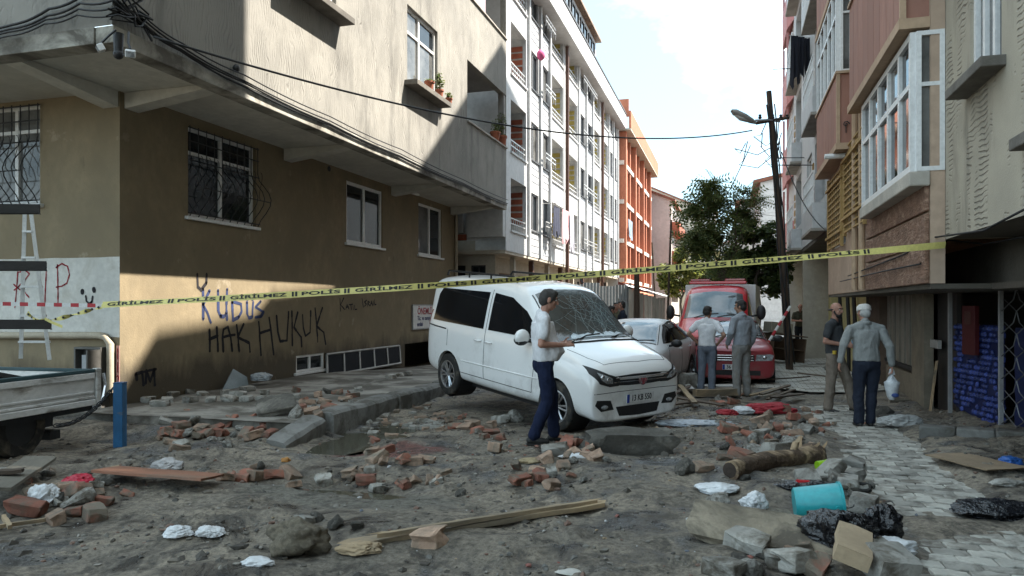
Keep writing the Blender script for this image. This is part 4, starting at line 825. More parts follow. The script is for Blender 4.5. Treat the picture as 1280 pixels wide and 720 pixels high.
def build_pink():
    root = thing('pinkish_building', 'pinkish beige house with terracotta balcony boxes and a brown stone lower front', 'building', (2.15, 13, 0))
    F = Face('x', 2.15, -1); ZB = 1.93; T = lambda a: onX(a, 300, 2.15).y
    lat = [T(1087), T(1061), 3.05, 4.62]; lat2 = [T(1057), T(1040), 2.9, 4.4]
    up = [9.9, 12.4, 6.6, 8.0]
    mb = MB(); F.wall(mb, 9.31, 18.4, ZB, 17.2, [lat, lat2], .2)
    mb.add([(2.15, 9.312, 17.2), (2.15, 14.3, 17.2), (2.15, 14.3, 26), (2.15, 9.312, 26)], [(0, 1, 2, 3)]); mb.add([(2.15, 14.3, 17.1), (9, 14.3, 17.1), (9, 14.3, 26), (2.15, 14.3, 26)], [(0, 1, 2, 3)]); mb.add([(2.15, 9.312, 26), (9, 9.312, 26), (9, 14.3, 26), (2.15, 14.3, 26)], [(0, 1, 2, 3)])  # tall part out of view, its height chosen for the shadow it throws
    rf = [(14.3, 17.25), (15.2, 18.35), (17.7, 18.6), (18.4, 19.1)]  # unseen roof line, stepped to shape the sun patch across the street
    for (a, c), (b, d) in zip(rf, rf[1:]): mb.add([(2.15, a, c), (9, a, c), (9, b, d), (2.15, b, d), (2.15, a, 17.2), (2.15, b, 17.2)], [(0, 1, 2, 3), (4, 5, 3, 0)])
    mb.add([(2.15, 9.312, ZB), (2.3, 9.312, ZB), (2.3, 9.312, 26), (2.15, 9.312, 26)], [(0, 1, 2, 3)]); mb.add([(2.15, 18.4, ZB), (9, 18.4, ZB), (9, 18.4, 19.1), (2.15, 18.4, 19.1)], [(0, 1, 2, 3)]); mb.build('wall', PINK, root)
    mb = MB(); mb.bx(2.16, 6, 9.32, 18.39, ZB - .06, ZB - .004); mb.build('soffit', DKWALL, root)
    # brown stone front: three courses with recessed joints
    u0, u1 = 9.33, T(1086)
    for a, b in ((ZB + .0, 2.34), (2.37, 2.72), (2.75, 3.12)): mb = MB(); F.box(mb, u0, u1, a, b, .002, .05); mb.build('stone_panel', STONE, root, bevel=.012)
    # bay window
    x0 = 1.98; Bf = Face('x', x0, -1); z0, z1 = 3.20, 4.78; ya, yb = 9.33, 12.6
    mb = MB(); mb.bx(1.93, 2.149, ya - .04, yb + .05, z0 - .17, z0 - .003); mb.build('bay_sill', mat('pale_sill', (0.5, 0.46, 0.4), 0.8, .3, 2, .3), root, bevel=.015)
    window(Bf, root, ya, yb, z0, z1, 0.02, PVC, [GLS, GLS2], (0.2, 0.4, 0.6, 0.8), 0.63, .075)
    E = Face('y', ya, -1); window(E, root, x0 + .03, 2.295, z0, z1, 0.02, PVC, GLS2, (), 0.62, .05)
    # terracotta balcony boxes: panelled with vertical boards
    def box_balcony(ya, yb, z0, z1, x, side=True):
        mb = MB(); mb.bx(x + .02, 2.149, ya + .02, yb, z0 + .06, z1 - .02); o = mb.build('balcony_box', TERRA, root); Fb = Face('x', x + .02, -1)
        k = max(3, int((yb - ya) / .42))
        for i in range(k): 
            a = ya + (yb - ya) * i / k; mb = MB(); Fb.box(mb, a + .008, a + (yb - ya) / k - .008, z0 + .07, z1 - .03, .001, .02); mb.build('board', TERRA, o)
        mb = MB(); mb.bx(x - .03, 2.148, ya - .03, yb + .02, z0 - .06, z0 + .058); mb.bx(x - .03, 2.148, ya - .03, yb + .02, z1 - .018, z1 + .03); mb.bx(x - .012, x + .05, ya - .012, ya + .05, z0 + .06, z1 - .02); mb.build('box_trim', TAN, o)
        return o
    box_balcony(9.34, T(1086), 4.88, 6.55, 1.86); box_balcony(14.8, 18.2, 4.62, 5.98, 1.88); box_balcony(14.8, 18.2, 7.75, 9.0, 1.88)
    window(Face('x', 1.92, -1), root, 14.9, 18.1, 6.02, 7.68, 0.0, PVC, [GLS, GLS2], (.2, .4, .6, .8), .66, .07); window(Face('y', 14.9, -1), root, 1.95, 2.14, 6.02, 7.68, 0.0, PVC, GLS2, (), .66, .04)
    window(Face('x', 1.95, -1), root, 9.5, 12.9, 6.6, 8.1, 0.0, PVC, [GLS, GLS2], (.2, .4, .6, .8), .66, .07)
    # spiral scrolls on the near cheeks of the boxes
    for y, z, x in ((9.305, 5.35, 2.08), (14.79, 5.02, 2.03)):
        mb = MB(); mb.tube([Vector((x + .06 * (1 - t / 9) * math.cos(t * 1.1), y - .012, z + .06 * (1 - t / 9) * math.sin(t * 1.1))) for t in range(9)] + [Vector((x, y - .012, z - .16))], .01, 5); mb.build('iron_scroll', IRON, root)
    # ochre lattice shutters over two windows
    for r in (lat, lat2):
        window(F, root, *r, .1, PVC, GLS, (0.5,)); mb = MB(); k = 7
        for i in range(k + 1): u = r[0] + (r[1] - r[0]) * i / k; F.box(mb, u - .02, u + .02, r[2], r[3], .05, .075)
        j = r[2]
        while j < r[3]: F.box(mb, r[0] - .03, r[1] + .03, j, j + .03, .076, .095); j += .12
        for u in (r[0], r[1]): F.box(mb, u - .035, u + .035, r[2] - .05, r[3] + .05, .04, .10)
        for t in (.15, .85): F.box(mb, r[0] - .12, r[1] + .12, r[2] + (r[3] - r[2]) * t, r[2] + (r[3] - r[2]) * t + .05, .096, .13)
        mb.build('lattice_shutter', OCHW, root)
    for px in (1073, 1082): mb = MB(); u = T(px); mb.tube([F.p(u, ZB + .02, .06), F.p(u, 12, .06)], .05, 8); mb.build('downpipe', TAN, root, smooth=40)
    mb = MB(); mb.tube([F.p(T(1063), 4.5, .0), F.p(T(1063), 4.5, .45)], .05, 8); mb.build('flue_pipe', PVC, root, smooth=40)
    # lower floor beyond the shutter: dark openings with pale frames
    G = Face('x', 3.1, -1); hs = [(14.6, 15.6, 0.6, 1.75), (16.4, 17.4, .6, 1.75)]; mb = MB(); G.wall(mb, 13.6, 18.4, -.3, ZB - .06, hs, .15); mb.build('lower_wall', DKWALL, root)
    for r in hs: window(G, root, *r, .08, PVC, GLS, (0.5,), None, .07)
    mb = MB(); mb.bx(3.4, 8.9, 13.75, 18.38, -.4, 17.0); mb.bx(5.6, 8.9, 9.35, 13.74, -.4, 17); mb.build('sun_block_core', PINK, root)  # unseen solid cores added to stop sun leaking through the hollow house
    return root
PK_ROOT = build_pink()
def build_white_right():
    root = thing('white_building', 'tall white apartment block with red balcony ends and white railings behind the leaning pole', 'building', (2.15, 24, 0)); F = Face('x', 2.15, -1); Z0 = 3.5; Hh = 2.75
    Y0, Y1 = 18.42, 31.0; holes = []; spec = []
    RED = mat('pinkish_red_paint', (0.52, 0.22, 0.21), 0.7, 0.15, 1, 0.05)
    for f in range(5):
        z = Z0 + f * Hh
        for a, b in ((18.9, 21.2), (22.0, 23.4), (25.2, 27.2)): holes.append((a, b, z + .8, z + 2.45)); spec.append((a, b, z))
    mb = MB(); F.wall(mb, Y0, Y1, Z0 - .02, 18, holes, .2)
    mb.add([(2.15, Y0, 18), (2.15, 20.6, 18), (2.15, 20.6, 19.0), (2.15, Y0, 19.0)], [(0, 1, 2, 3)]); mb.add([(2.15, 20.6, 18), (2.15, Y1, 18), (2.15, Y1, 23.4), (2.15, 27.4, 24.6), (2.15, 20.6, 19.2)], [(0, 1, 2, 3, 4)])  # unseen roof slope shaped to throw the diagonal shadow on the opposite facade
    mb.add([(2.15, 20.6, 19.2), (2.15, 27.4, 24.6), (9, 27.4, 24.6), (9, 20.6, 19.2)], [(0, 1, 2, 3)]); mb.add([(2.15, 27.4, 24.6), (2.15, Y1, 23.4), (9, Y1, 23.4), (9, 27.4, 24.6)], [(0, 1, 2, 3)]); mb.add([(2.15, Y0, 19), (2.15, 20.6, 19.2), (9, 20.6, 19.2), (9, Y0, 19)], [(0, 1, 2, 3)])
    mb.add([(2.15, Y1, -.4), (9, Y1, -.4), (9, Y1, 23.4), (2.15, Y1, 23.4)], [(0, 1, 2, 3)]); mb.build('wall', WHT, root)
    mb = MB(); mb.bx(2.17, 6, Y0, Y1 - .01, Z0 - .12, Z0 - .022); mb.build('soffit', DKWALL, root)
    for k, (a, b, z) in enumerate(spec):
        if k % 3 == 1: window(F, root, a, b, z + .8, z + 2.45, .1, PVC, [GLS, GLS2], (0.5,), None, .07)
        else:
            mb = MB(); x0, x1 = 2.36, 3.3
            for q in ([(x1, a, z), (x1, b, z), (x1, b, z + 2.5), (x1, a, z + 2.5)], [(x0, a, z), (x1, a, z), (x1, a, z + 2.5), (x0, a, z + 2.5)], [(x0, b, z), (x1, b, z), (x1, b, z + 2.5), (x0, b, z + 2.5)], [(x0, a, z + 2.5), (x1, a, z + 2.5), (x1, b, z + 2.5), (x0, b, z + 2.5)], [(x0, a, z), (x1, a, z), (x1, b, z), (x0, b, z)]): mb.add(q, [(0, 1, 2, 3)])
            mb.build('balcony', mat('balcony_render', (0, 0, 0)), root)
            # projecting front with white railings
            mb = MB(); F.box(mb, a - .1, b + .1, z + .02, z + .62, .003, .30); mb.build('balcony_front', WHT, root); railing(F, root, a - .1, b + .1, z + .62, .75, .28, 12, PVC)
            mb = MB(); F.box(mb, a - .12, b + .12, z - .05, z + .018, .003, .34); mb.build('balcony_slab', mat('stone_cap', (0, 0, 0)), root)
            for r in range(6): mb = MB(); w = .30 if r % 2 else .2; F.box(mb, b + .22, b + .22 + w, z + .5 + r * .27, z + .68 + r * .27, .003, .025); mb.build('tile', mat('brown_ochre_tile', (0.36, 0.22, 0.07), 0.8, .3, 4, .1), root)
    for f in range(5):
        z = Z0 + f * Hh; mb = MB(); mb.add([(1.93, 28.4, z - .1), (1.93, 30.8, z - .1), (1.93, 30.8, z + 1.2), (1.93, 28.4, z + 1.2), (2.149, 28.0, z + .1), (2.149, 30.9, z + .1), (2.149, 30.9, z + 1.2), (2.149, 28.0, z + 1.2)], [(0, 1, 2, 3), (4, 5, 6, 7), (0, 1, 5, 4), (1, 2, 6, 5), (2, 3, 7, 6), (3, 0, 4, 7)]); mb.build('balcony_box', RED if f % 2 == 0 or f > 2 else RED, root)
        for u in (28.6, 30.6): mb = MB(); F.box(mb, u - .05, u + .05, z + 1.2, z + 2.6, .14, .21); mb.build('balcony_post', RED, root)
    for u, zz in ((24.2, 6.2), (24.4, 9.0), (21.6, 5.5)): mb = MB(); mb.tube([F.p(u, zz, 0), F.p(u, zz + .05, .9)], .015, 5); mb.build('clothes_bracket', IRON, root)
    # ground floor: yellow painted wall with pipes
    G = Face('x', 2.95, -1); hs = [(22.5, 24.5, -.3, 2.2), (26, 28.4, -.3, 2.2)]; mb = MB(); G.wall(mb, 18.42, 31, -.4, Z0 - .12, hs, .3); mb.build('ground_floor_wall', mat('pale_yellow_paint', (0.58, 0.50, 0.24), 0.85, .25, 1, .15), root)
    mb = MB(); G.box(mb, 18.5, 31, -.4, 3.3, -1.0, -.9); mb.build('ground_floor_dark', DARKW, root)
    for u in (19.3, 20.3, 21.7): mb = MB(); mb.tube([G.p(u, -.2, .1), G.p(u, 1.2, .1), G.p(u + .15, 2.2, .12), G.p(u + .1, 3.2, .1)], .05, 6); mb.build('black_pipe', CABLE, root)
    mb = MB(); mb.bx(2.2, 2.95, 25.2, 25.4, -.2, Z0 - .13); mb.build('column', BEIGE, root)
    mb = MB(); mb.bx(4.1, 9.1, 18.45, 30.95, -.4, 17.9); mb.build('sun_block_core', WHT, root); return root  # unseen solid core, added so no sun passes through the block
WR_ROOT = build_white_right()
# ------------------------------------------------------------ vehicles
# local axes: x forward (0 at the rear axle), y to the car's left, z up (0 at the ground)
RUB = mat('tyre_rubber', (0.022, 0.021, 0.02), 0.85, 0.3, 9, 0.3, 50, dirt=(0.10, 0.085, 0.065), dscale=5, dlo=0.5, dhi=0.7)
RIM = mat('alloy', (0.55, 0.55, 0.56), 0.3, 0.15, 6, 0.02, metal=0.85, dirt=(0.2, 0.17, 0.13), dscale=6, dlo=0.55, dhi=0.8)
TRIM = mat('black_trim', (0.018, 0.018, 0.019), 0.5, 0.3, 7, 0.1)
CGLS = mat('car_glass', (0.010, 0.011, 0.013), 0.05, 0.4, 1.5, 0.0, spec=0.45)
LENS = mat('lamp_lens', (0.42, 0.44, 0.46), 0.08, 0.7, 14, 0.1, 40, spec=0.9, coat=0.6)
CHROME = mat('chrome', (0.6, 0.6, 0.62), 0.2, 0.2, 6, 0, metal=0.9)
REDL = mat('tail_lens', (0.30, 0.01, 0.012), 0.15, 0.3, 9, 0.0, coat=0.6)
PLATE = mat('plate_white', (0.70, 0.70, 0.69), 0.5, 0.1, 6, 0); PBLUE = mat('plate_blue', (0.02, 0.05, 0.30), 0.5, 0.1, 6, 0); INK = mat('black_ink', (0.02, 0.02, 0.022), 0.6, 0, 6, 0)
def car_paint(name, col, dirt=(0.17, 0.145, 0.115), lo=0.62, hi=0.95, rough=0.28, coat=0.8):
    """Paint with mud thrown up low on the body."""
    m = mat(name, col, rough, 0.03, 2, 0.0, spec=0.5, coat=coat, fine=0.1); nt = m.node_tree; b = nt.nodes['Principled BSDF']; L = nt.links.new
    tc = nt.nodes.new('ShaderNodeTexCoord'); sx = nt.nodes.new('ShaderNodeSeparateXYZ'); L(tc.outputs['Object'], sx.inputs[0])
    v = _vec(nt, rnd=False); n = _noise(nt, v, 3.0, 6, 0.7); ad = nt.nodes.new('ShaderNodeMath'); ad.operation = 'MULTIPLY_ADD'; ad.inputs[1].default_value = -0.9; ad.inputs[2].default_value = 1.15
    L(sx.outputs['Z'], ad.inputs[0]); mu = nt.nodes.new('ShaderNodeMath'); mu.operation = 'MULTIPLY'; L(ad.outputs[0], mu.inputs[0]); L(_ramp(nt, n, 0.42, 0.75), mu.inputs[1])
    f = _ramp(nt, mu.outputs[0], 0.16, 0.8); sc_ = nt.nodes.new('ShaderNodeMath'); sc_.operation = 'MULTIPLY'; sc_.inputs[1].default_value = 0.5; L(f, sc_.inputs[0])
    old = b.inputs['Base Color'].links[0].from_socket
    c = _mix(nt, sc_.outputs[0], old, dirt); sp = _noise(nt, v, 60, 2, 0.7); c = _mix(nt, _ramp(nt, sp, 0.70, 0.78), c, _mix(nt, 0.5, c, dirt)); L(c, b.inputs['Base Color'])
    mr = nt.nodes.new('ShaderNodeMapRange'); mr.inputs['To Min'].default_value = rough; mr.inputs['To Max'].default_value = 0.75; L(sc_.outputs[0], mr.inputs['Value']); L(mr.outputs[0], b.inputs['Roughness'])
    return m
def wheel(parent, x, y, r, w, style=5, spokes=7, rimm=None, steer=0.0):
    s = 1 if y > 0 else -1; M = Matrix.Translation((x, y, r)) @ Matrix.Rotation(steer, 4, 'Z') @ Matrix.Rotation(-s * PI / 2, 4, 'X')   # local z -> outwards
    t = MB(); rr = r * 0.66; t.lathe([(rr, -w / 2), (r * .92, -w / 2), (r * .985, -w * .42), (r, -w * .3), (r, w * .3), (r * .985, w * .42), (r * .92, w / 2), (rr, w * .48), (rr, -w / 2)], 40, M, cap=False); wh = t.build('wheel', RUB, parent, smooth=45)
    m = MB(); m.lathe([(rr + .004, w * .49), (rr * .93, w * .50), (rr * .90, w * .40), (rr * .88, -w * .2)], 36, M, cap=False); m.lathe([(0, w * .40), (r * .10, w * .40), (r * .13, w * .34), (r * .13, w * .1), (0, w * .1)], 16, M)
    for k in range(spokes):
        for d in ((-.10, .10) if style == 2 else (0,)):
            a = 2 * PI * k / spokes; A = Matrix.Rotation(a, 4, 'Z'); B = Matrix.Rotation(a + d * 1.6, 4, 'Z'); p0 = A @ Vector((r * .10, d * r * .3, w * .36)); p1 = B @ Vector((rr * .92, 0, w * .42))
            m.tube([M @ p0, M @ p0.lerp(p1, .5), M @ p1], [r * .05, r * .042, r * .055] if style == 2 else [r * .085, r * .08, r * .10], 5)
    m.build('rim', rimm or RIM, wh, smooth=40)
    d = MB(); d.lathe([(0, -w * .05), (rr * .8, -w * .05)], 20, M); d.build('brake_disc', TRIM, wh)
    return wh
def loft_body(name, st, n_up):
    """st: list of (x, [(y, z) ...from the floor edge up to the roof middle]); returns a smooth closed body."""
    mb = MB(); k = len(st[0][1])
    vs = []; full = 2 * k - 1 + 1
    rows = []
    for x, ring, bow in st:
        left = [Vector((x - bow * (y / 0.9) ** 2, y, z)) for y, z in ring]; right = [Vector((p.x, -p.y, p.z)) for p in left]
        base = [Vector((left[0].x, 0, left[0].z))]
        rows.append(base + left + right[-2::-1])
    n = len(rows[0]); vs = [p for r in rows for p in r]
    fs = [(i * n + j, i * n + (j + 1) % n, (i + 1) * n + (j + 1) % n, (i + 1) * n + j) for i in range(len(rows) - 1) for j in range(n)]
    def cap(o, flip):
        out = []
        h = k
        # quads across the car between left and right points
        L_ = [o + 1 + i for i in range(k)]; R_ = [o + n - 1 - i for i in range(k - 1)] + [L_[-1]]
        out.append((o, L_[0], R_[0]))
        for i in range(k - 2): out.append((L_[i], L_[i + 1], R_[i + 1], R_[i]))
        out.append((L_[k - 2], L_[k - 1], R_[k - 2]))
        return [f[::-1] for f in out] if flip else out
    fs += cap(0, False) + cap((len(rows) - 1) * n, True)
    mb.add(vs, fs); return mb
class Car:
    def __init__(s, root, mb, paint, wheels, r, arch=1.12):
        s.root = root
        b = mb.build('body', paint, root, merge=True); b.modifiers.new('s', 'SUBSURF').levels = 2; bake(b)
        s.bvh = BVHTree.FromPolygons([v.co.copy() for v in b.data.vertices], [tuple(p.vertices) for p in b.data.polygons])
        cut = []
        for x in wheels:
            for sd in (1, -1):
                c = MB(); c.lathe([(r * arch, 0.50), (r * arch, 1.2)], 40, Matrix.Translation((x, 0, r * 1.02)) @ Matrix.Rotation(-sd * PI / 2, 4, 'X')); o = c.build('cutter', TRIM, merge=True); cut.append(o)
        for c in cut:
            m = b.modifiers.new('cut', 'BOOLEAN'); m.operation = 'DIFFERENCE'; m.object = c; m.solver = 'EXACT'
        bake(b)
        for c in cut: me = c.data; bpy.data.objects.remove(c); bpy.data.meshes.remove(me)
        b.data.shade_smooth(); b.data.set_sharp_from_angle(angle=R(38)); s.body = b
        for x in wheels:
            lm = MB()
            for sd in (1, -1):
                Mx = Matrix.Translation((x, 0, r * 1.02)) @ Matrix.Rotation(-sd * PI / 2, 4, 'X'); lm.lathe([(0, 0.505), (r * arch - .004, 0.505), (r * arch - .004, 0.83)], 32, Mx, cap=False)
            lm.build('wheel_arch_liner', TRIM, root)
    def cast(s, o, d):
        h = s.bvh.ray_cast(o, d); return h[0], h[1]
    def patch(s, name, poly, basis, m, off=0.006, parent=None, res=0.07, thick=None, label=None, smooth=True):
        """A panel laid on the body: poly in the plane (a, b), seen along -dir."""
        O, A, B, D = basis; poly = [Vector(p) for p in poly]; pts = []; n = len(poly)
        for i in range(n):
            a, b = poly[i], poly[(i + 1) % n]; k = max(1, int((b - a).length / res)); pts += [a.lerp(b, j / k) for j in range(k)]
        nb = len(pts); x0 = min(p.x for p in pts); x1 = max(p.x for p in pts); y0 = min(p.y for p in pts); y1 = max(p.y for p in pts)
        inner = []
        x = x0 + res / 2
        while x < x1:
            y = y0 + res / 2
            while y < y1:
                q = Vector((x, y))
                if geometry.intersect_point_line and s._inside(q, poly) and min((q - p).length for p in pts) > res * .35: inner.append(q)
                y += res
            x += res
        res_ = geometry.delaunay_2d_cdt(pts + inner, [], [list(range(nb))], 1, 1e-5)
        V2, F2 = res_[0], res_[2]; V3 = []
        for q in V2:
            o = O + A * q.x + B * q.y + D * 8; h, nn = s.cast(o, -D)
            if h is None: h = O + A * q.x + B * q.y; nn = D
            if nn.dot(D) < 0: nn = -nn
            V3.append((h, nn))
        mb = MB(); k = len(V3); mb.add([h + nn * off for h, nn in V3] + [h - nn * .012 for h, nn in V3], [tuple(f) for f in F2])
        # skirt
        cnt = {}
        for f in F2:
            for i in range(len(f)): e = tuple(sorted((f[i], f[(i + 1) % len(f)]))); cnt[e] = cnt.get(e, 0) + 1
        mb.add([], []); o = 0
        for (a, b), c in cnt.items():
            if c == 1: mb.f.append((a, b, b + k, a + k)); mb.m.append(0)
        return mb.build(name, m, parent or s.root, smooth=35 if smooth else False, label=label)
    @staticmethod
    def _inside(q, poly):
        c = False; n = len(poly)
        for i in range(n):
            a, b = poly[i], poly[i - 1]
            if (a.y > q.y) != (b.y > q.y) and q.x < (b.x - a.x) * (q.y - a.y) / (b.y - a.y) + a.x: c = not c
        return c
    def side(s, sd): return (Vector((0, 0, 0)), Vector((1, 0, 0)), Vector((0, 0, 1)), Vector((0, sd, 0)))
    def front(s, tilt=0): 
        d = Vector((math.cos(tilt), 0, math.sin(tilt))); return (Vector((2, 0, 0)), Vector((0, 1, 0)), Vector((0, 0, 1)), d) if tilt == 0 else (Vector((0, 0, 0)), Vector((0, 1, 0)), Vector((-math.sin(tilt), 0, math.cos(tilt))), d)
    def back(s): return (Vector((0, 0, 0)), Vector((0, 1, 0)), Vector((0, 0, 1)), Vector((-1, 0, 0)))
    def line(s, mb, pts, basis, r=0.006, step=0.05, off=0.0):
        O, A, B, D = basis; out = []
        for a, b in zip(pts, pts[1:]):
            a, b = Vector(a), Vector(b); k = max(1, int((b - a).length / step))
            for j in range(k + 1):
                q = a.lerp(b, j / k); h, nn = s.cast(O + A * q.x + B * q.y + D * 8, -D)
                if h is not None: out.append(h + D * off)
        if len(out) > 1: mb.tube(out, r, 5)
def text_mesh(name, body, size, m, M, parent, depth=0.002, align='CENTER', sx=1.0):
    cu = bpy.data.curves.new(name, 'FONT'); cu.body = body; cu.size = size; cu.align_x = align; cu.align_y = 'CENTER'; cu.extrude = depth; cu.resolution_u = 2; cu.offset = size * .012
    o = bpy.data.objects.new(name, cu); COL.objects.link(o); me = bake_curve(o); bpy.data.objects.remove(o); me.transform(M @ Matrix.Diagonal((sx, 1, 1, 1))); me.materials.clear(); me.materials.append(m)
    return link(name, me, parent)
def bake_curve(o):
    dg = bpy.context.evaluated_depsgraph_get(); dg.update(); return bpy.data.meshes.new_from_object(o.evaluated_get(dg))
def number_plate(root, x, z, s, txt, basis_rot=None, w=0.52, h=0.112, tilt=0.0, y=0.0):
    """Flat plate on the nose (s=1) or tail (s=-1)."""
    M = Matrix.Translation((x, y, z)) @ Matrix.Rotation(PI / 2 if s > 0 else -PI / 2, 4, 'Z') @ Matrix.Rotation(PI / 2 - tilt, 4, 'X')
    mb = MB(); mb.bx(-w / 2, w / 2, -h / 2, h / 2, -.006, .006, M); p = mb.build('number_plate', PLATE, root)
    mb = MB(); mb.bx(-w / 2 + .004, -w / 2 + .05, -h / 2 + .004, h / 2 - .004, .0062, .0085, M); mb.build('blue_band', PBLUE, p)
    text_mesh('plate_text', txt, 0.105, INK, M @ Matrix.Translation((.02, 0, .008)), p, 0.0015, sx=w / .52 * .86); return p
def place(root, rear, front, zr, zf, roll=0.0, wheelbase=None):
    """Stand a car on two ground points given as (right, forward) distances from the viewer."""
    a = RV * rear[0] + FV * rear[1] + Vector((0, 0, zr)); b = RV * front[0] + FV * front[1] + Vector((0, 0, zf))
    X = (b - a).normalized(); Y = Vector((0, 0, 1)).cross(X).normalized(); Z = X.cross(Y)
    M = Matrix((X, Y, Z)).transposed().to_4x4(); M = Matrix.Translation(a) @ M @ Matrix.Rotation(roll, 4, 'X'); root.location = M.to_translation(); root.rotation_euler = M.to_euler()

def cracked_glass():
    m = mat('shattered_windscreen', (0.045, 0.062, 0.062), 0.10, 0.6, 2, 0.25, 7, spec=0.8, bdist=0.03); return m
def build_van():
    root = thing('white_van', 'white passenger van with a shattered windscreen, nose down off the left pavement', 'van', world=False)
    WP = car_paint('white_car_paint', (0.80, 0.80, 0.79))
    def ring(zb, w, zs, zbelt, w4, z4, w5, z5, w6, z6, z7): return [(w * .88, zb), (w * .985, zs), (w, (zs + zbelt) / 2), (w * .99, zbelt), (w4, z4), (w5, z5), (w6, z6), (0, z7)]
    st = [(-0.80, ring(.34, .80, .45, 1.00, .765, 1.06, .69, 1.58, .60, 1.68, 1.71), -0.06), (-0.77, ring(.30, .84, .42, 1.00, .80, 1.06, .72, 1.64, .63, 1.745, 1.775), -0.03), (-0.55, ring(.26, .885, .38, 1.00, .855, 1.06, .745, 1.66, .65, 1.78, 1.815), 0), (0, ring(.24, .895, .34, 1.00, .87, 1.06, .755, 1.67, .66, 1.80, 1.835), 0),
          (.9, ring(.22, .895, .33, 1.00, .87, 1.06, .755, 1.67, .66, 1.80, 1.835), 0), (1.55, ring(.22, .895, .33, 1.00, .87, 1.06, .75, 1.65, .65, 1.775, 1.81), 0), (1.83, ring(.22, .895, .33, 1.00, .87, 1.06, .74, 1.585, .645, 1.70, 1.745), .03), (2.12, ring(.22, .895, .34, 1.00, .865, 1.05, .745, 1.37, .66, 1.47, 1.515), .06),
          (2.42, ring(.22, .89, .36, .985, .85, 1.03, .76, 1.15, .68, 1.21, 1.255), .08), (2.62, ring(.22, .89, .38, .965, .83, 1.01, .74, 1.075, .62, 1.10, 1.125), .09), (2.95, ring(.21, .885, .38, .90, .82, .955, .70, 1.015, .52, 1.04, 1.055), .10), (3.28, ring(.20, .875, .36, .82, .80, .885, .68, .94, .48, .96, .968), .12),
          (3.47, ring(.19, .855, .32, .77, .77, .835, .66, .875, .46, .89, .90), .15), (3.56, ring(.20, .83, .29, .68, .75, .765, .66, .80, .46, .815, .822), .15), (3.585, ring(.24, .79, .30, .60, .73, .68, .64, .715, .46, .73, .735), .15)]
    st = [(x if x < 2.95 else 2.95 + (x - 2.95) * .84, r, b) for x, r, b in st]; c = Car(root, loft_body('van', st, 8), WP, (0.0, 2.68), 0.315)
    for x in (0, 2.68):
        for sd in (1, -1): wheel(root, x, sd * .79, .315, .20, 2, 6, steer=(0.16 if x > 1 else 0))
    for sd in (1, -1):
        S = c.side(sd); gl = [(-0.56, 1.10), (-0.50, 1.50), (-0.42, 1.60), (0.93, 1.62), (0.93, 1.10)]; c.patch('side_window', gl, S, CGLS, .006)
        gl = [(1.06, 1.10), (1.06, 1.62), (1.50, 1.585), (1.86, 1.43), (2.28, 1.10)]; c.patch('door_window', gl, S, CGLS, .006)
        mb = MB(); c.line(mb, [(1.0, .40), (1.0, 1.66)], S, .005); c.line(mb, [(2.16, 1.04), (2.22, .80), (2.16, .40)], S, .005); c.line(mb, [(1.0, .40), (2.16, .40)], S, .005); c.line(mb, [(.32, .40), (.98, .40)], S, .005); c.line(mb, [(-.05, .75), (-.05, 1.0)], S, .004); mb.build('door_seam', TRIM, root)
        mb = MB(); c.line(mb, [(-.72, 1.02), (-.1, 1.00)], S, .011); mb.build('sliding_rail', TRIM, root)
        mb = MB(); c.line(mb, [(0.38, .58), (2.28, .60)], S, .016, off=-.006); mb.build('rub_strip', WP, root)
        for x in (.84, 1.12):
            h, nn = c.cast(Vector((x, sd * 3, .93)), Vector((0, -sd, 0))); mb = MB(); mb.tube([h + Vector((-.075, 0, 0)), h + Vector((-.06, sd * .03, 0)), h + Vector((.06, sd * .03, 0)), h + Vector((.075, 0, 0))], .014, 6); mb.build('door_handle', WP, root, smooth=True)
        mb = MB(); mb.tube([Vector((-.45, sd * .66, 1.80)), Vector((-.40, sd * .665, 1.868)), Vector((1.38, sd * .66, 1.865)), Vector((1.46, sd * .65, 1.79))], .017, 6); 
        for x in (.2, .8): mb.tube([Vector((x, sd * .66, 1.79)), Vector((x, sd * .663, 1.865))], .016, 6)
        mb.build('roof_rail', TRIM, root, smooth=40)
        mb = MB(); mb.ball((2.10, sd * 1.03, 1.12), (.075, .125, .105), 12, 8); o = mb.build('mirror', WP, root, smooth=True); mb = MB(); mb.ball((2.085, sd * 1.03, 1.085), (.085, .115, .075), 12, 8); mb.tube([Vector((2.12, sd * .86, 1.07)), Vector((2.10, sd * .98, 1.08))], .03, 6); mb.build('mirror_base', TRIM, o, smooth=True)
        mb = MB(); hl = [(sd * .40, .65), (sd * .43, .755), (sd * .60, .80), (sd * .80, .885), (sd * .81, .80), (sd * .73, .69), (sd * .56, .645)]; F0 = c.front()
        o = c.patch('headlight', hl[::1], F0, TRIM, .006, res=.04); 
        lm = [(sd * .52, .69), (sd * .55, .755), (sd * .64, .785), (sd * .735, .815), (sd * .71, .74), (sd * .62, .69)]; c.patch('lamp_lens', lm, F0, LENS, .012, o, res=.03)
        for yy, zz, rr in ((.60, .735, .042), (.69, .765, .034)):
            h, nn = c.cast(Vector((5, sd * yy, zz)), Vector((-1, 0, 0))); b = MB(); b.ball(h + Vector((.004, 0, 0)), (.02, rr, rr), 12, 8); b.build('reflector', CHROME, o, smooth=True)
        fg = [(sd * .46, .36), (sd * .52, .475), (sd * .75, .49), (sd * .78, .43), (sd * .68, .35)]; o = c.patch('fog_lamp_surround', fg, F0, TRIM, .005, res=.04)
        h, nn = c.cast(Vector((5, sd * .62, .40)), Vector((-1, 0, 0))); b = MB(); b.ball(h + Vector((.006, 0, 0)), (.015, .065, .026), 12, 6); b.build('fog_lamp', LENS, o, smooth=True)
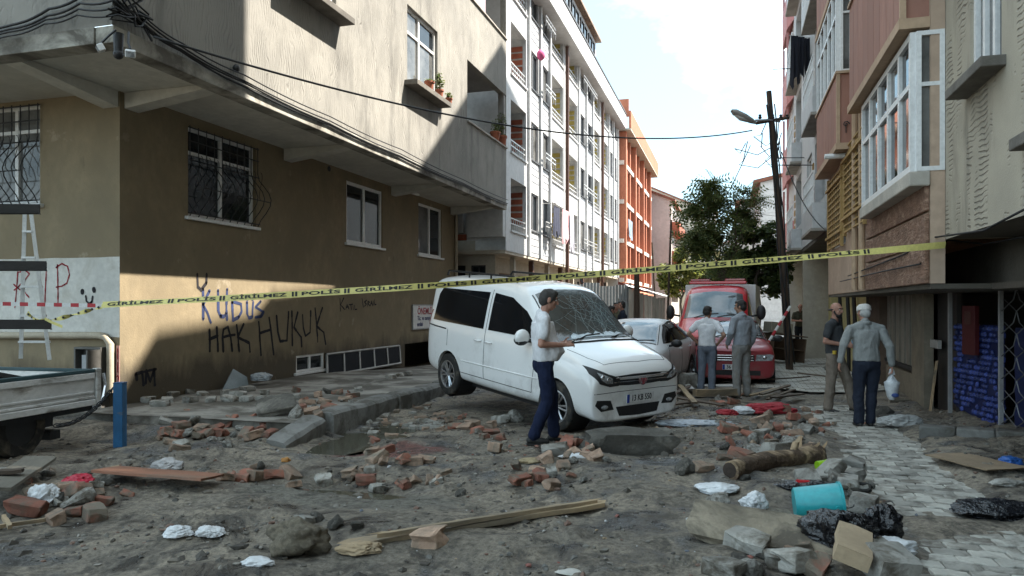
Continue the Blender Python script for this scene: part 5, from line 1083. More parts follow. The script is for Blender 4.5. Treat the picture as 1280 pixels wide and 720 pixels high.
        tl = [(sd * .70, .72), (sd * .82, .72), (sd * .80, 1.25), (sd * .72, 1.20)]; c.patch('tail_light', tl, c.back(), REDL, .008, res=.06)
    F0 = c.front(); o = c.patch('grille', [(-.50, .66), (-.52, .775), (-.2, .795), (.2, .795), (.52, .775), (.50, .66), (.2, .645), (-.2, .645)], F0, TRIM, .004, res=.05)
    for z in (.70, .755):
        mb = MB(); c.line(mb, [(-.50, z), (.50, z)], F0, .0075, off=.006); mb.build('chrome_bar', CHROME, o)
    # round badge: ring with stacked V and W strokes
    h, nn = c.cast(Vector((5, 0, .722)), Vector((-1, 0, 0))); T = Matrix.Translation(h + Vector((.014, 0, 0))) @ Matrix.Rotation(PI / 2, 4, 'Z') @ Matrix.Rotation(PI / 2, 4, 'X')
    BD = mat('badge_red', (0.42, 0.07, 0.09), 0.3, 0.2, 9, 0.0, metal=.3); mb = MB(); mb.lathe([(.0, -.01), (.078, -.01), (.082, 0), (.0, 0.001)], 24, T); o2 = mb.build('badge', BD, o)
    mb = MB(); mb.tube([T @ Vector((.074 * math.cos(a), .074 * math.sin(a), .003)) for a in np.linspace(0, 2 * PI, 25)], .006, 5)
    for s in ([(-.032, .062), (0, .008), (.032, .062)], [(-.062, .03), (-.033, -.055), (0, .002), (.033, -.055), (.062, .03)]): mb.tube([T @ Vector((*p, .004)) for p in s], .006, 5)
    mb.build('badge_letters', CHROME, root); c.patch('lower_intake', [(-.36, .275), (-.42, .39), (.42, .39), (.36, .275), (0, .26)], F0, TRIM, .004, res=.06)
    h, nn = c.cast(Vector((5, 0, .48)), Vector((-1, 0, 0))); number_plate(root, h.x + .03, .48, 1, '13 KB 550')
    mb = MB(); mb.bx(h.x - .08, h.x + .022, -.20, .20, .43, .51); mb.build('plate_holder', TRIM, root)
    mb = MB(); c.line(mb, [(-.80, .565), (-.4, .575), (.4, .575), (.80, .565)], F0, .004, off=-.001); mb.build('bumper_seam', TRIM, root)
    # windscreen with a web of cracks
    ti = R(52); B = c.front(ti); wz = []
    def wpt(y, z_):        # on the screen: y, fraction up from the cowl
        xx = 2.60 - .80 * z_; zz = 1.14 + .60 * z_; d = Vector((math.cos(ti), 0, math.sin(ti))); p = Vector((xx, y, zz)); return (y, (p.dot(Vector((-math.sin(ti), 0, math.cos(ti))))))
    poly = [wpt(-.70, .02), wpt(-.60, .93), wpt(-.3, .98), wpt(.3, .98), wpt(.60, .93), wpt(.70, .02), wpt(.3, -.02), wpt(-.3, -.02)]
    o = c.patch('windscreen', poly, B, cracked_glass(), .007, res=.06)
    CK = mat('crack_white', (0.36, 0.43, 0.43), 0.6, 0.3, 9, 0); rng = random.Random(4); mb = MB()
    for cy, cz, rad in ((-.12, .55, .6), (.34, .70, .5), (.25, .28, .45)):
        n = 11; arms = []
        for k in range(n):
            a = 2 * PI * k / n + rng.uniform(-.15, .15); pts = []; r = 0
            for j in range(7):
                r = rad * (j / 6) ** 1.1; yy = cy + r * math.cos(a) + rng.gauss(0, .012); zz = cz + r * 1.15 * math.sin(a) + rng.gauss(0, .015)
                if abs(yy) > .60 or not -.0 < zz < .93: break
                pts.append(wpt(yy, zz))
            arms.append(pts)
            if len(pts) > 1: c.line(mb, pts, B, .0011 + .0008 * rng.random(), .09, .009)
        for j in (1, 2, 3, 4, 5):
            for k in range(n):
                A_, B_ = arms[k], arms[(k + 1) % n]
                if j < len(A_) and j < len(B_) and rng.random() < .5: c.line(mb, [A_[j], B_[j]], B, .0009 + .0007 * rng.random(), .12, .009)
    mb.build('crack', CK, o, kind='stuff')
    # crushed pale glass along the foot of the screen
    mb = MB()
    for k in range(7):
        y = -.42 + k * .14 + rng.uniform(-.05, .05); w = rng.uniform(.09, .17); q = [wpt(y - w, .015), wpt(y - w * .7, .05 + rng.uniform(0, .05)), wpt(y + w * .1, .09 + rng.uniform(0, .07)), wpt(y + w * .8, .05 + rng.uniform(0, .04)), wpt(y + w, .015)]
        V = []
        for p in q:
            O, A, Bb, D = B; h, nn = c.cast(O + A * p[0] + Bb * p[1] + D * 8, -D); V.append(h + nn * (.011 + .001 * k))
        mb.add(V, [(0, 1, 2, 3, 4)])
    mb.build('broken_glass', mat('crushed_glass', (0.62, 0.70, 0.74), 0.25, 0.4, 12, 0.4, 50), o, kind='stuff')
    mb = MB(); c.line(mb, [(-.74, wpt(0, -.05)[1]), (-.3, wpt(0, -.09)[1]), (.3, wpt(0, -.09)[1]), (.74, wpt(0, -.05)[1])], B, .028, off=-.012); mb.build('cowl', TRIM, root)
    for y in (-.5, .15): mb = MB(); c.line(mb, [(y, wpt(0, -.04)[1]), (y + .25, wpt(0, .05)[1]), (y + .52, wpt(0, .07)[1])], B, .008, off=.02); mb.build('wiper', TRIM, root)
    for sd in (1, -1): mb = MB(); c.line(mb, [wpt(sd * .735, 0), wpt(sd * .64, .93)], B, .010, off=0); mb.build('screen_seal', TRIM, root)
    mb = MB(); Tp = (Vector((0, 0, 0)), Vector((1, 0, 0)), Vector((0, 1, 0)), Vector((0, 0, 1)))
    for sd in (1, -1): c.line(mb, [(2.72, sd * .74), (3.06, sd * .68), (3.27, sd * .58)], Tp, .004)
    c.line(mb, [(3.27, -.58), (3.32, 0), (3.27, .58)], Tp, .004); mb.build('bonnet_seam', TRIM, root)
    c.patch('rear_window', [(-.62, 1.10), (-.58, 1.55), (.58, 1.55), (.62, 1.10)], c.back(), CGLS, .006, res=.1)
    mb = MB(); mb.bx(-.4, 3.0, -.62, .62, .17, .26); mb.build('underbody', TRIM, root)
    place(root, (-0.36, 12.6), (1.30, 10.42), 0.24, 0.0, R(0.8)); root.scale = (1.0, 1.0, 1.075); return root
VAN = build_van()
def sedan_body(w=.87, h=1.47, L0=-.85, L1=3.5, hood=.93, wb=2.65, boot=1.02):
    def ring(zb, w, zs, zbelt, w4, z4, w5, z5, w6, z6, z7): return [(w * .88, zb), (w * .97, zs), (w, (zs + zbelt) / 2), (w * .985, zbelt), (w4, z4), (w5, z5), (w6, z6), (0, z7)]
    k = w / .87
    return [(L0, ring(.36, .72 * k, .45, .80, .66 * k, .86, .6 * k, .90, .42 * k, .93, .94), -.08), (L0 + .08, ring(.28, .80 * k, .40, .88, .74 * k, .96, .66 * k, boot - .02, .46 * k, boot, boot + .01), -.05), (L0 + .45, ring(.24, .86 * k, .36, .90, .80 * k, .98, .68 * k, boot + .01, .48 * k, boot + .035, boot + .045), 0), (L0 + .72, ring(.22, .87 * k, .34, .90, .82 * k, .97, .69 * k, 1.10, .56 * k, 1.15, 1.17), 0),
        (.35, ring(.20, .87 * k, .33, .90, .83 * k, .96, .66 * k, h - .16, .54 * k, h - .06, h - .04), 0), (1.0, ring(.20, .87 * k, .33, .89, .83 * k, .95, .65 * k, h - .11, .53 * k, h - .02, h), 0), (1.45, ring(.20, .87 * k, .33, .88, .83 * k, .945, .65 * k, h - .15, .54 * k, h - .055, h - .03), .02), (1.85, ring(.20, .87 * k, .33, .87, .82 * k, .935, .67 * k, 1.15, .56 * k, 1.22, 1.25), .05),
        (2.25, ring(.20, .87 * k, .34, .85, .80 * k, .91, .69 * k, .965, .56 * k, .985, 1.0), .08), (2.7, ring(.20, .865 * k, .34, .78, .78 * k, .85, .66 * k, hood - .03, .46 * k, hood - .01, hood), .10), (3.15, ring(.20, .85 * k, .32, .68, .74 * k, .75, .62 * k, .79, .42 * k, .805, .815), .15), (3.42, ring(.22, .80 * k, .30, .58, .70 * k, .64, .58 * k, .68, .42 * k, .695, .70), .18), (L1, ring(.26, .72 * k, .33, .50, .64 * k, .55, .54 * k, .58, .42 * k, .59, .60), .18)]
def finish_sedan(c, root, plate=None, tint=CGLS, grillem=TRIM, boxy=False, wind=None, hz=(.60, .70), mirror_m=TRIM):
    for sd in (1, -1):
        S = c.side(sd); c.patch('door_window', [(-.08, 1.0), (.26, 1.30), (.62, 1.375), (1.02, 1.385), (1.45, 1.325), (1.76, 1.15), (1.98, .985), (1.0, .985)], S, tint, .006)
        mb = MB(); 
        for pts in ([(1.86, .95), (1.92, .7), (1.84, .36)], [(.92, 1.34), (.92, .36)], [(-.0, .98), (.22, .72), (.36, .55)], [(.42, .36), (1.84, .36)]): c.line(mb, pts, S, .005)
        mb.build('door_seam', TRIM, root)
        for x in (.2, 1.05):
            h, nn = c.cast(Vector((x, sd * 3, .84)), Vector((0, -sd, 0))); mb = MB(); mb.tube([h + Vector((-.09, 0, 0)), h + Vector((-.06, sd * .03, 0)), h + Vector((.06, sd * .03, 0)), h + Vector((.09, 0, 0))], .012, 6); mb.build('door_handle', c.body.data.materials[0], root, smooth=True)
        mb = MB(); mb.ball((1.80, sd * .97, .98), (.07, .11, .075), 12, 8); mb.tube([Vector((1.80, sd * .82, .93)), Vector((1.80, sd * .93, .95))], .025, 6); mb.build('mirror', mirror_m, root, smooth=True)
        F0 = c.front(); z0, z1 = hz
        hl = [(sd * .40, z0), (sd * .42, z1 - .01), (sd * .70, z1), (sd * .76, z1 - .02), (sd * .72, z0 + .01)] if boxy else [(sd * .42, z0), (sd * .50, z0 + .06), (sd * .74, z1 + .06), (sd * .76, z1), (sd * .68, z0 + .02)]
        o = c.patch('headlight', hl, F0, LENS, .008, res=.04); h, nn = c.cast(Vector((5, sd * .58, (z0 + z1) / 2)), Vector((-1, 0, 0))); b = MB(); b.ball(h + Vector((.006, 0, 0)), (.02, .045, .04), 12, 6); b.build('reflector', CHROME, o, smooth=True)
        c.patch('tail_light', [(sd * .42, .76), (sd * .72, .76), (sd * .70, .88), (sd * .42, .89)], c.back(), REDL, .008, res=.05)
    ti = R(58); B = c.front(ti)
    def wpt(y, f): p = Vector((2.20 - .72 * f, y, 1.00 + .38 * f)); return (y, p.dot(Vector((-math.sin(ti), 0, math.cos(ti)))))
    w = wind or mat('sky_lit_screen', (0.10, 0.115, 0.125), 0.06, 0.4, 1.5, 0.0, spec=0.9, coat=0.7)
    c.patch('windscreen', [wpt(-.66, .02), wpt(-.54, .95), wpt(0, .99), wpt(.54, .95), wpt(.66, .02), wpt(0, -.03)], B, w, .007)
    mb = MB(); c.line(mb, [wpt(-.70, 0), wpt(-.57, .95)], B, .008); c.line(mb, [wpt(.70, 0), wpt(.57, .95)], B, .008); c.line(mb, [wpt(-.68, -.03), wpt(.68, -.03)], B, .016, off=-.006); mb.build('screen_seal', TRIM, root)
    for y in (-.45, .12): mb = MB(); c.line(mb, [(y, wpt(0, -.02)[1]), (y + .2, wpt(0, .08)[1]), (y + .5, wpt(0, .14)[1])], B, .007, off=.016); mb.build('wiper', TRIM, root)
    c.patch('rear_window', [(-.5, 1.06), (-.46, 1.34), (.46, 1.34), (.5, 1.06)], c.back(), tint, .006, res=.1)
    F0 = c.front(); o = c.patch('grille', [(-.38, hz[0] - .01), (-.38, hz[1] - .02), (.38, hz[1] - .02), (.38, hz[0] - .01)], F0, grillem, .004, res=.05)
    for k in range(3): mb = MB(); z = hz[0] + .012 + k * (hz[1] - hz[0] - .04) / 2; c.line(mb, [(-.36, z), (.36, z)], F0, .006, off=.006); mb.build('grille_bar', CHROME, o)
    c.patch('lower_intake', [(-.5, .30), (-.5, .40), (.5, .40), (.5, .30)], F0, TRIM, .004, res=.07)
    if plate: h, nn = c.cast(Vector((5, 0, .47)), Vector((-1, 0, 0))); number_plate(root, h.x + .035, .47, 1, plate)
def build_silver():
    root = thing('silver_sedan', 'silver saloon car parked behind the white van with its black mirror folded', 'car', world=False); P = car_paint('silver_paint', (0.60, 0.61, 0.62), rough=0.45, coat=.25)
    c = Car(root, loft_body('sedan', sedan_body(), 8), P, (0, 2.65), .31)
    for x in (0, 2.65):
        for sd in (1, -1): wheel(root, x, sd * .76, .31, .20, 5, 7)
    finish_sedan(c, root); place(root, (3.12, 16.3), (1.95, 13.92), -.02, -.06, R(1)); return root
SILVER = build_silver()
def build_red_car():
    root = thing('red_car', 'old dark red saloon car facing the camera behind the two men on the rubble', 'car', world=False); P = car_paint('faded_red_paint', (0.25, 0.022, 0.03), rough=0.4, coat=.3)
    st = sedan_body(.80, 1.42, -.85, 3.4, .92, 2.5, 1.0)
    st = st[:9] + [(2.6, [(.70, .2), (.78, .34), (.80, .6), (.79, .85), (.75, .90), (.68, .935), (.5, .945), (0, .95)], .02), (3.05, [(.70, .2), (.78, .34), (.80, .6), (.785, .82), (.75, .875), (.68, .905), (.5, .915), (0, .92)], .03), (3.30, [(.70, .2), (.78, .32), (.79, .55), (.78, .74), (.745, .81), (.68, .855), (.5, .865), (0, .87)], .04), (3.37, [(.68, .24), (.75, .34), (.77, .5), (.76, .66), (.72, .73), (.66, .78), (.5, .79), (0, .795)], .04)]
    c = Car(root, loft_body('sedan', st, 8), P, (0, 2.5), .30)
    for x in (0, 2.5):
        for sd in (1, -1): wheel(root, x, sd * .70, .30, .18, 5, 8, TRIM)
    finish_sedan(c, root, '36 AGS 22', boxy=True, hz=(.60, .74))
    place(root, (5.5, 18.6), (4.85, 16.15), .0, -.05, 0); return root
REDCAR = build_red_car()
def build_red_truck():
    root = thing('red_pickup', 'red light truck with roof light bar and white box, parked past the silver car', 'truck', world=False); P = car_paint('bright_red_paint', (0.50, 0.018, 0.028), rough=.3)
    def ring(zb, w, zs, zbelt, w4, z4, w5, z5, w6, z6, z7): return [(w * .9, zb), (w * .985, zs), (w, (zs + zbelt) / 2), (w * .99, zbelt), (w4, z4), (w5, z5), (w6, z6), (0, z7)]
    st = [(1.75, ring(.5, .93, .6, 1.30, .92, 1.36, .80, 2.02, .70, 2.16, 2.19), 0), (1.85, ring(.42, .96, .55, 1.30, .94, 1.36, .82, 2.08, .72, 2.24, 2.27), 0), (2.4, ring(.40, .98, .5, 1.30, .95, 1.36, .83, 2.10, .73, 2.26, 2.30), 0), (2.85, ring(.40, .98, .5, 1.29, .95, 1.35, .82, 2.05, .72, 2.19, 2.23), .03), (3.15, ring(.40, .98, .5, 1.27, .94, 1.33, .83, 1.78, .73, 1.88, 1.93), .06),
          (3.5, ring(.38, .97, .5, 1.22, .92, 1.28, .84, 1.42, .74, 1.47, 1.51), .09), (3.75, ring(.36, .965, .5, 1.13, .90, 1.19, .80, 1.25, .6, 1.28, 1.30), .12), (4.15, ring(.34, .94, .48, .98, .86, 1.04, .74, 1.09, .5, 1.11, 1.12), .17), (4.33, ring(.34, .90, .46, .85, .82, .90, .70, .94, .5, .95, .96), .20), (4.40, ring(.38, .84, .48, .74, .78, .78, .66, .80, .5, .81, .82), .2)]
    c = Car(root, loft_body('cab', st, 8), P, (3.5,), .34)
    for x in (0.0, 3.5):
        for sd in (1, -1): wheel(root, x, sd * .86, .34, .22, 5, 6, TRIM)
    for sd in (1, -1):
        S = c.side(sd); c.patch('door_window', [(2.0, 1.42), (2.0, 2.0), (2.75, 1.98), (3.05, 1.76), (3.38, 1.40)], S, CGLS, .006)
        mb = MB(); mb.ball((3.22, sd * 1.18, 1.52), (.08, .12, .2), 12, 8); mb.tube([Vector((3.3, sd * .92, 1.42)), Vector((3.24, sd * 1.12, 1.45))], .03, 6); mb.build('mirror', TRIM, root, smooth=True)
        F0 = c.front(); o = c.patch('headlight', [(sd * .52, .86), (sd * .60, 1.0), (sd * .84, 1.12), (sd * .85, .98), (sd * .74, .87)], F0, LENS, .008, res=.05)
        mb = MB(); c.line(mb, [(1.95, .5), (1.95, 2.05)], S, .006); c.line(mb, [(3.4, 1.3), (3.3, .6)], S, .006); mb.build('door_seam', TRIM, root)
    ti = R(50); B = c.front(ti)
    def wpt(y, f): p = Vector((3.62 - .70 * f, y, 1.40 + .72 * f)); return (y, p.dot(Vector((-math.sin(ti), 0, math.cos(ti)))))
    c.patch('windscreen', [wpt(-.78, .03), wpt(-.70, .90), wpt(0, .96), wpt(.70, .90), wpt(.78, .03), wpt(0, -.02)], B, mat('sky_lit_screen', (0, 0, 0)), .007)
    for y in (-.5, .1): mb = MB(); c.line(mb, [(y, wpt(0, 0)[1]), (y + .3, wpt(0, .1)[1]), (y + .62, wpt(0, .14)[1])], B, .009, off=.02); mb.build('wiper', TRIM, root)
    c.patch('grille', [(-.48, .66), (-.50, .88), (.50, .88), (.48, .66)], c.front(), TRIM, .005, res=.07)
    mb = MB(); mb.bx(2.2, 2.5, -.78, .78, 2.30, 2.38); o = mb.build('light_bar', P, root, bevel=.03)
    for sd in (1, -1): mb = MB(); mb.bx(2.24, 2.46, sd * .2 if sd > 0 else -.74, sd * .74 if sd > 0 else -.2, 2.381, 2.45); mb.build('beacon', REDL, o, bevel=.02)
    mb = MB(); mb.bx(-1.2, 1.70, -.98, .98, .62, 2.30); mb.build('cargo_box', mat('box_white', (0.7, 0.7, 0.7), .5, .1, 1, .0), root, bevel=.02); mb = MB(); mb.bx(-1.1, 3.2, -.4, .4, .42, .60); mb.build('chassis', TRIM, root)
    place(root, (6.6, 22.9), (5.35, 19.6), -.02, -.02, 0); return root
TRUCK = build_red_truck()
# ------------------------------------------------------------ silver flatbed lorry on the left edge, seen from its tail corner
def build_flatbed():
    root = thing('flatbed_truck', 'muddy silver dropside flatbed at the left edge with timber racks and a ladder', 'truck', (-8.0, 7.0, 0)); ALU = mat('muddy_aluminium', (0.74, 0.74, 0.72), 0.40, 0.2, 1.6, 0.1, 30, metal=.2, dirt=(0.16, 0.135, 0.10), dscale=2.0, dlo=.56, dhi=.74, stretch=(1, 1, 2))
    TEAL = mat('teal_rim', (0.03, 0.075, 0.085), 0.5, .3, 4, .1)
    A = at(122, 462, 9.0); B = at(-60, 486, 7.2)       # top edge of the near side: far corner -> near, out of the frame
    X = (B - A); X.z = 0; Ln = X.length; X.normalize(); Yv = Vector((-X.y, X.x, 0)); Yv = Yv if Yv.x < 0 else -Yv
    zt = A.z; h = .42
    M = Matrix.Translation(Vector((A.x, A.y, 0))) @ Matrix((X, Yv, Vector((0, 0, 1)))).transposed().to_4x4()
    L_ = 3.4; Wd = 1.75
    mb = MB(); mb.bx(0.05, L_, 0, .04, zt - h, zt - .03, M); o = mb.build('side_board', ALU, root, bevel=.008)
    for z0, z1, d in ((zt - .10, zt - .032, .02), (zt - h + .14, zt - h + .17, .014), (zt - h, zt - h + .07, .03), (zt - h - .02 + .10, zt - h + .11, .02)): mb = MB(); mb.bx(.06, L_ - .01, -d, -.001, z0, z1, M); mb.build('pressed_rib', ALU, o, bevel=.006)
    mb = MB(); mb.bx(0.05, L_, -.012, .055, zt - .028, zt + .012, M); mb.bx(-.015, .045, .06, Wd, zt - .03, zt + .008, M); mb.build('top_rim', TEAL, root, bevel=.006)
    mb = MB(); mb.bx(0, .04, .045, Wd, zt - h, zt - .033, M); mb.build('tail_board', ALU, root); mb = MB(); mb.bx(-.03, .045, -.03, .04, zt - h - .06, zt + .02, M); mb.build('corner_post', ALU, root, bevel=.01)
    mb = MB(); mb.tube([M @ Vector((-.06, -.03, zt - .05)), M @ Vector((-.08, -.04, zt - .2)), M @ Vector((-.05, -.04, zt - .32)), M @ Vector((-.03, -.03, zt - .4))], .018, 6); mb.build('latch', CHROME, root)
    mb = MB(); mb.bx(0, L_, .05, Wd, zt - h - .07, zt - h - .005, M); mb.bx(.2, L_, .45, .6, zt - h - .25, zt - h - .075, M); mb.bx(.2, L_, 1.15, 1.3, zt - h - .25, zt - h - .075, M); mb.bx(.35, .5, .2, 1.5, zt - h - .36, zt - h - .26, M); mb.build('chassis', TRIM, root)
    for u in (.95,):
        for v in (.22, 1.5):
            Mw = M @ Matrix.Translation((u, v, .34)) @ Matrix.Rotation(PI / 2, 4, 'X'); t = MB(); t.lathe([(.20, -.1), (.31, -.1), (.34, -.06), (.34, .06), (.31, .1), (.20, .1), (.20, -.1)], 32, Mw, cap=False); w = t.build('wheel', RUB, root, smooth=45); r = MB(); r.lathe([(0, .03), (.12, .05), (.2, .09)], 20, Mw); r.build('rim', TRIM, w, smooth=40)
    mb = MB(); pts = [M @ Vector((.25 + .12 * i * .9, -.02 , zt - h - .02 - .13 * math.sin(i / 6 * PI) - .02 * i)) for i in range(7)]
    # sloping dark panel lying in the bed
    mb = MB(); mb.add([M @ Vector(p) for p in ((.75, .3, zt - .02), (3.3, .3, zt + .62), (3.3, .9, zt + .62), (.75, .9, zt - .02), (.75, .3, zt - .07), (3.3, .3, zt + .57), (3.3, .9, zt + .57), (.75, .9, zt - .07))], [(0, 1, 2, 3), (4, 5, 6, 7), (0, 1, 5, 4), (1, 2, 6, 5), (2, 3, 7, 6), (3, 0, 4, 7)]); mb.build('load_panel', mat('dark_sheet', (0.03, 0.03, 0.03), .6, .3, 3, .1), root)
    # dark timber rack boards standing over the bed: posts and three cross boards
    RK = mat('dark_rack_timber', (0.028, 0.025, 0.023), .7, .4, 4, .3, 20, stretch=(1, 1, 4))
    for (x, y) in ((50, 262), (58, 333), (64, 406)):
        p = at(x, y, 8.55); q = at(-70, y - 1, 8.2); d = (q - p).normalized(); mb = MB(); n = Vector((-d.y, d.x, 0)).normalized()
        mb.add([p + n * a + Vector((0, 0, b)) for b in (-.052, .052) for a in (-.03, .03)] + [q + n * a + Vector((0, 0, b)) for b in (-.052, .052) for a in (-.03, .03)], [(0, 1, 3, 2), (4, 5, 7, 6), (0, 1, 5, 4), (2, 3, 7, 6), (0, 2, 6, 4), (1, 3, 7, 5)]); mb.build('rack_board', RK, root, bevel=.008)
    p0 = at(-30, 262, 8.3); 
    mb = MB(); mb.tube([Vector((p0.x, p0.y, zt - h)), Vector((p0.x, p0.y, p0.z + .1))], .04, 4); mb.build('rack_post', RK, root)
    return root, M, zt
FLATBED, FB_M, FB_Z = build_flatbed()
# ------------------------------------------------------------ pole, lamp, wires, tape, trees, fence
POLEW = mat('weathered_pole', (0.075, 0.05, 0.036), 0.9, 0.45, 5, 0.6, 22, stretch=(1, 1, 0.12), rand=.05)
STEEL = mat('galvanised', (0.40, 0.41, 0.42), 0.45, 0.25, 5, 0.1, metal=.6)
def wire(name, label, pts, r=.012, sag=0.0, n=24, parent=None, m=None, group=None, seg=True):
    P = [Vector(p) for p in pts]
    if len(P) == 2:
        a, b = P; P = [a.lerp(b, t / n) + Vector((0, 0, -4 * sag * (t / n) * (1 - t / n))) for t in range(n + 1)]
    mb = MB(); mb.tube(P, r, 5); return mb.build(name, m or CABLE, parent, smooth=True, label=label, cat='cable' if label else None, group=group)
def build_pole():
    b = onZ(988, 462, -.02); D = (b - CAM).dot(FV); root = thing('utility_pole', 'leaning dark timber utility pole wrapped with cables on the right pavement edge', 'pole', b)
    t = at(961, 114, D); mb = MB(); mb.tube([b - Vector((0, 0, .3)), b.lerp(t, .5) + Vector((.02, 0, 0)), t], [.10, .09, .07], 10); mb.build('mast', POLEW, root, smooth=40)
    a = at(945, 154, D); c = at(986, 147, D); mb = MB(); mb.tube([a, c], .045, 6); mb.build('crossarm', POLEW, root)
    for px in (950, 966, 976, 984): q = at(px, 150, D); mb = MB(); mb.lathe([(.0, 0), (.035, .01), (.05, .05), (.03, .08), (.045, .11), (.0, .14)], 10, Matrix.Translation(q + Vector((0, 0, .02)))); mb.build('insulator', IRON, root, smooth=50)
    rng = random.Random(3)
    for k in range(4):
        pts = []
        for i in range(14):
            f = .02 + .93 * i / 13; p = b.lerp(t, f); pts.append(p + Vector((.10 * math.cos(k * 1.4 + i * .5) + .03 * rng.random(), -.11 + .05 * math.sin(i + k), 0)))
        mb = MB(); mb.tube(pts, .018, 5); mb.build('riser_cable', CABLE, root, smooth=True)
    mb = MB()
    for k in range(9):
        p = at(930 + rng.uniform(0, 50), 150 + rng.uniform(-3, 34), D); q = p + Vector((rng.uniform(-.5, .2), 0, rng.uniform(-.7, -.1))); e = at(972 + rng.uniform(-3, 4), 178 + rng.uniform(-12, 20), D)
        mb.tube([p, p.lerp(q, .5) + Vector((0, 0, -.2)), q, q.lerp(e, .5) + Vector((0, 0, -.25)), e], .012, 4)
    mb.build('cable_tangle', CABLE, root, smooth=True)
    # street lamp on its bracket
    L0 = at(975, 152, D); L1 = at(944, 152, D); mb = MB(); mb.tube([L0, L0.lerp(L1, .5) + Vector((0, -.1, .02)), L1 + Vector((0, -.15, 0))], .028, 6); mb.build('lamp_bracket', STEEL, root, smooth=True)
    e = at(914, 138, D - .2); s = at(945, 154, D - .2); d = (e - s); mb = MB(); mb.tube([s, s.lerp(e, .18), s.lerp(e, .45), s.lerp(e, .85), e], [.05, .12, .16, .15, .06], 10, flat=.55); o = mb.build('lamp_head', mat('lamp_grey', (0.30, 0.29, 0.27), .5, .25, 6, .1), root, smooth=50)
    mb = MB(); mb.tube([s.lerp(e, .35) - Vector((0, 0, .06)), s.lerp(e, .6) - Vector((0, 0, .085)), s.lerp(e, .88) - Vector((0, 0, .06))], [.08, .12, .07], 10, flat=.4); mb.build('lamp_glass', mat('lamp_bowl', (0.5, 0.5, 0.48), .2, .1, 6, 0), o, smooth=True)
    return D
PD = build_pole()
A0 = at(192, 46, 8.95); A1 = at(940, 163, PD)
wire('overhead_cable', 'long black cable slung across the street from the grey house corner to the pole', [A0, A1], .016, .62, 40)
wire('overhead_cable', 'thin slack wire running down from the pole top into the tree', [at(938, 182, PD), at(905, 250, 24)], .012, .05)
wire('overhead_cable', 'cable sagging from the pole to the white balconies on the right', [at(977, 190, PD), onX(1038, 292, 2.1)], .014, .35)
wire('overhead_cable', 'thin wire crossing behind the pole towards the red balcony end', [at(955, 205, 26), onX(1000, 207, 2.1)], .008, .02)
wire('overhead_cable', 'loose cable drooping under the brown stone front of the pinkish house', [onX(1280, 262, 2.22), onX(1230, 288, 2.22), onX(1165, 297, 2.2), onX(1130, 318, 2.08), onX(1060, 345, 2.08)], .011)
wire('overhead_cable', 'cable hanging in a bow below the cement house overhang', [onX(1280, 296, 2.7), onX(1230, 305, 2.7), onX(1185, 300, 2.5), onX(1150, 330, 2.08), onX(1100, 340, 2.06), onX(1050, 352, 2.08)], .010)
def facade_cables():
    rng = random.Random(8)
    for k in range(4):
        pts = [FOL.p(-16, ZS + .30 - .05 * k, .06)]
        for x in (-12, -9.6, -8.6, -8.0, -7.5): pts.append(FOL.p(x, ZS + .28 - .05 * k + {-8.0: .14, -7.5: .26, -8.6: .03}.get(x, 0) * (1 - .15 * k) + rng.uniform(-.02, .02), .06 + .02 * k))
        pts.append(Vector((-7.02 + .03 * k, 7.04, ZS + .50 - .09 * k)))
        for y in (7.5, 8.2, 9.5, 12, 15, 19, 23.2): pts.append(FO.p(y, ZS + .10 + .03 * k + .34 * math.exp(-(y - 7.1) * 1.2) + rng.uniform(-.015, .015) + (.06 if k == 3 and y > 9 else 0), .05 + .015 * k))
        Q = []
        for a, b in zip(pts, pts[1:]):
            for t in range(5): Q.append(a.lerp(b, t / 5) + Vector((0, 0, -.03 * math.sin(PI * t / 5))))
        Q.append(pts[-1]); wire('facade_cable', ['thickest, uppermost at the corner', 'second from the top at the corner', 'third from the top at the corner', 'thinnest, lowest at the corner'][k] + ', of four black cables along the grey stucco overhang', Q, .017 - .002 * k, group='cables along the overhang edge')
    wire('facade_cable', 'frayed tangle of cables bunched on the overhang corner', [Vector((-7.05 + rng.uniform(-.03, .12), 7.0 + rng.uniform(0, .7), ZS + .15 + rng.uniform(0, .45))) for _ in range(26)], .014)
    r_ = thing('cable_clamp', 'small black cable clamp on the stucco overhang edge above the street windows', 'clamp', FO.p(FO.uv(292, 80)[0], ZS + .3)); mb = MB(); q = FO.p(FO.uv(292, 80)[0], ZS + .33, .05); mb.ball(q, (.05, .06, .06), 8, 6); mb.build('hook', IRON, r_, smooth=True)
    for (px, py, s) in ((126, 60, -1), (163, 67, 1)):
        q = at(px, py, 8.6); r_ = thing('flood_light', 'small white floodlight under the overhang corner, aimed ' + ('at the end wall side' if s < 0 else 'along the street'), 'lamp', q); d = Matrix.Rotation(s * .7, 4, 'Z') @ Matrix.Rotation(.5, 4, 'X'); M = Matrix.Translation(q) @ d
        mb = MB(); mb.bx(-.055, .055, -.035, .035, -.042, .042, M); o = mb.build('lamp_body', PVC, r_, bevel=.01); mb = MB(); mb.bx(-.045, .045, -.042, -.036, -.032, .032, M); mb.build('lens', LENS, o); mb = MB(); mb.tube([q + Vector((0, 0, .05)), q + Vector((-s * .08, .05, .16)), Vector((q.x - s * .12, q.y + .1, ZS + .03))], .014, 5); mb.build('bracket', IRON, r_)
    q = at(148, 68, 8.75); r_ = thing('dome_camera', 'black dome camera between the two floodlights at the overhang corner', 'camera', q); mb = MB(); mb.ball(q, .06, 12, 8); mb.lathe([(0, ZS + .02 - q.z), (.06, ZS + .02 - q.z), (.05, 0), (0, 0)], 12, Matrix.Translation(q)); mb.build('dome', IRON, r_, smooth=40)
facade_cables()
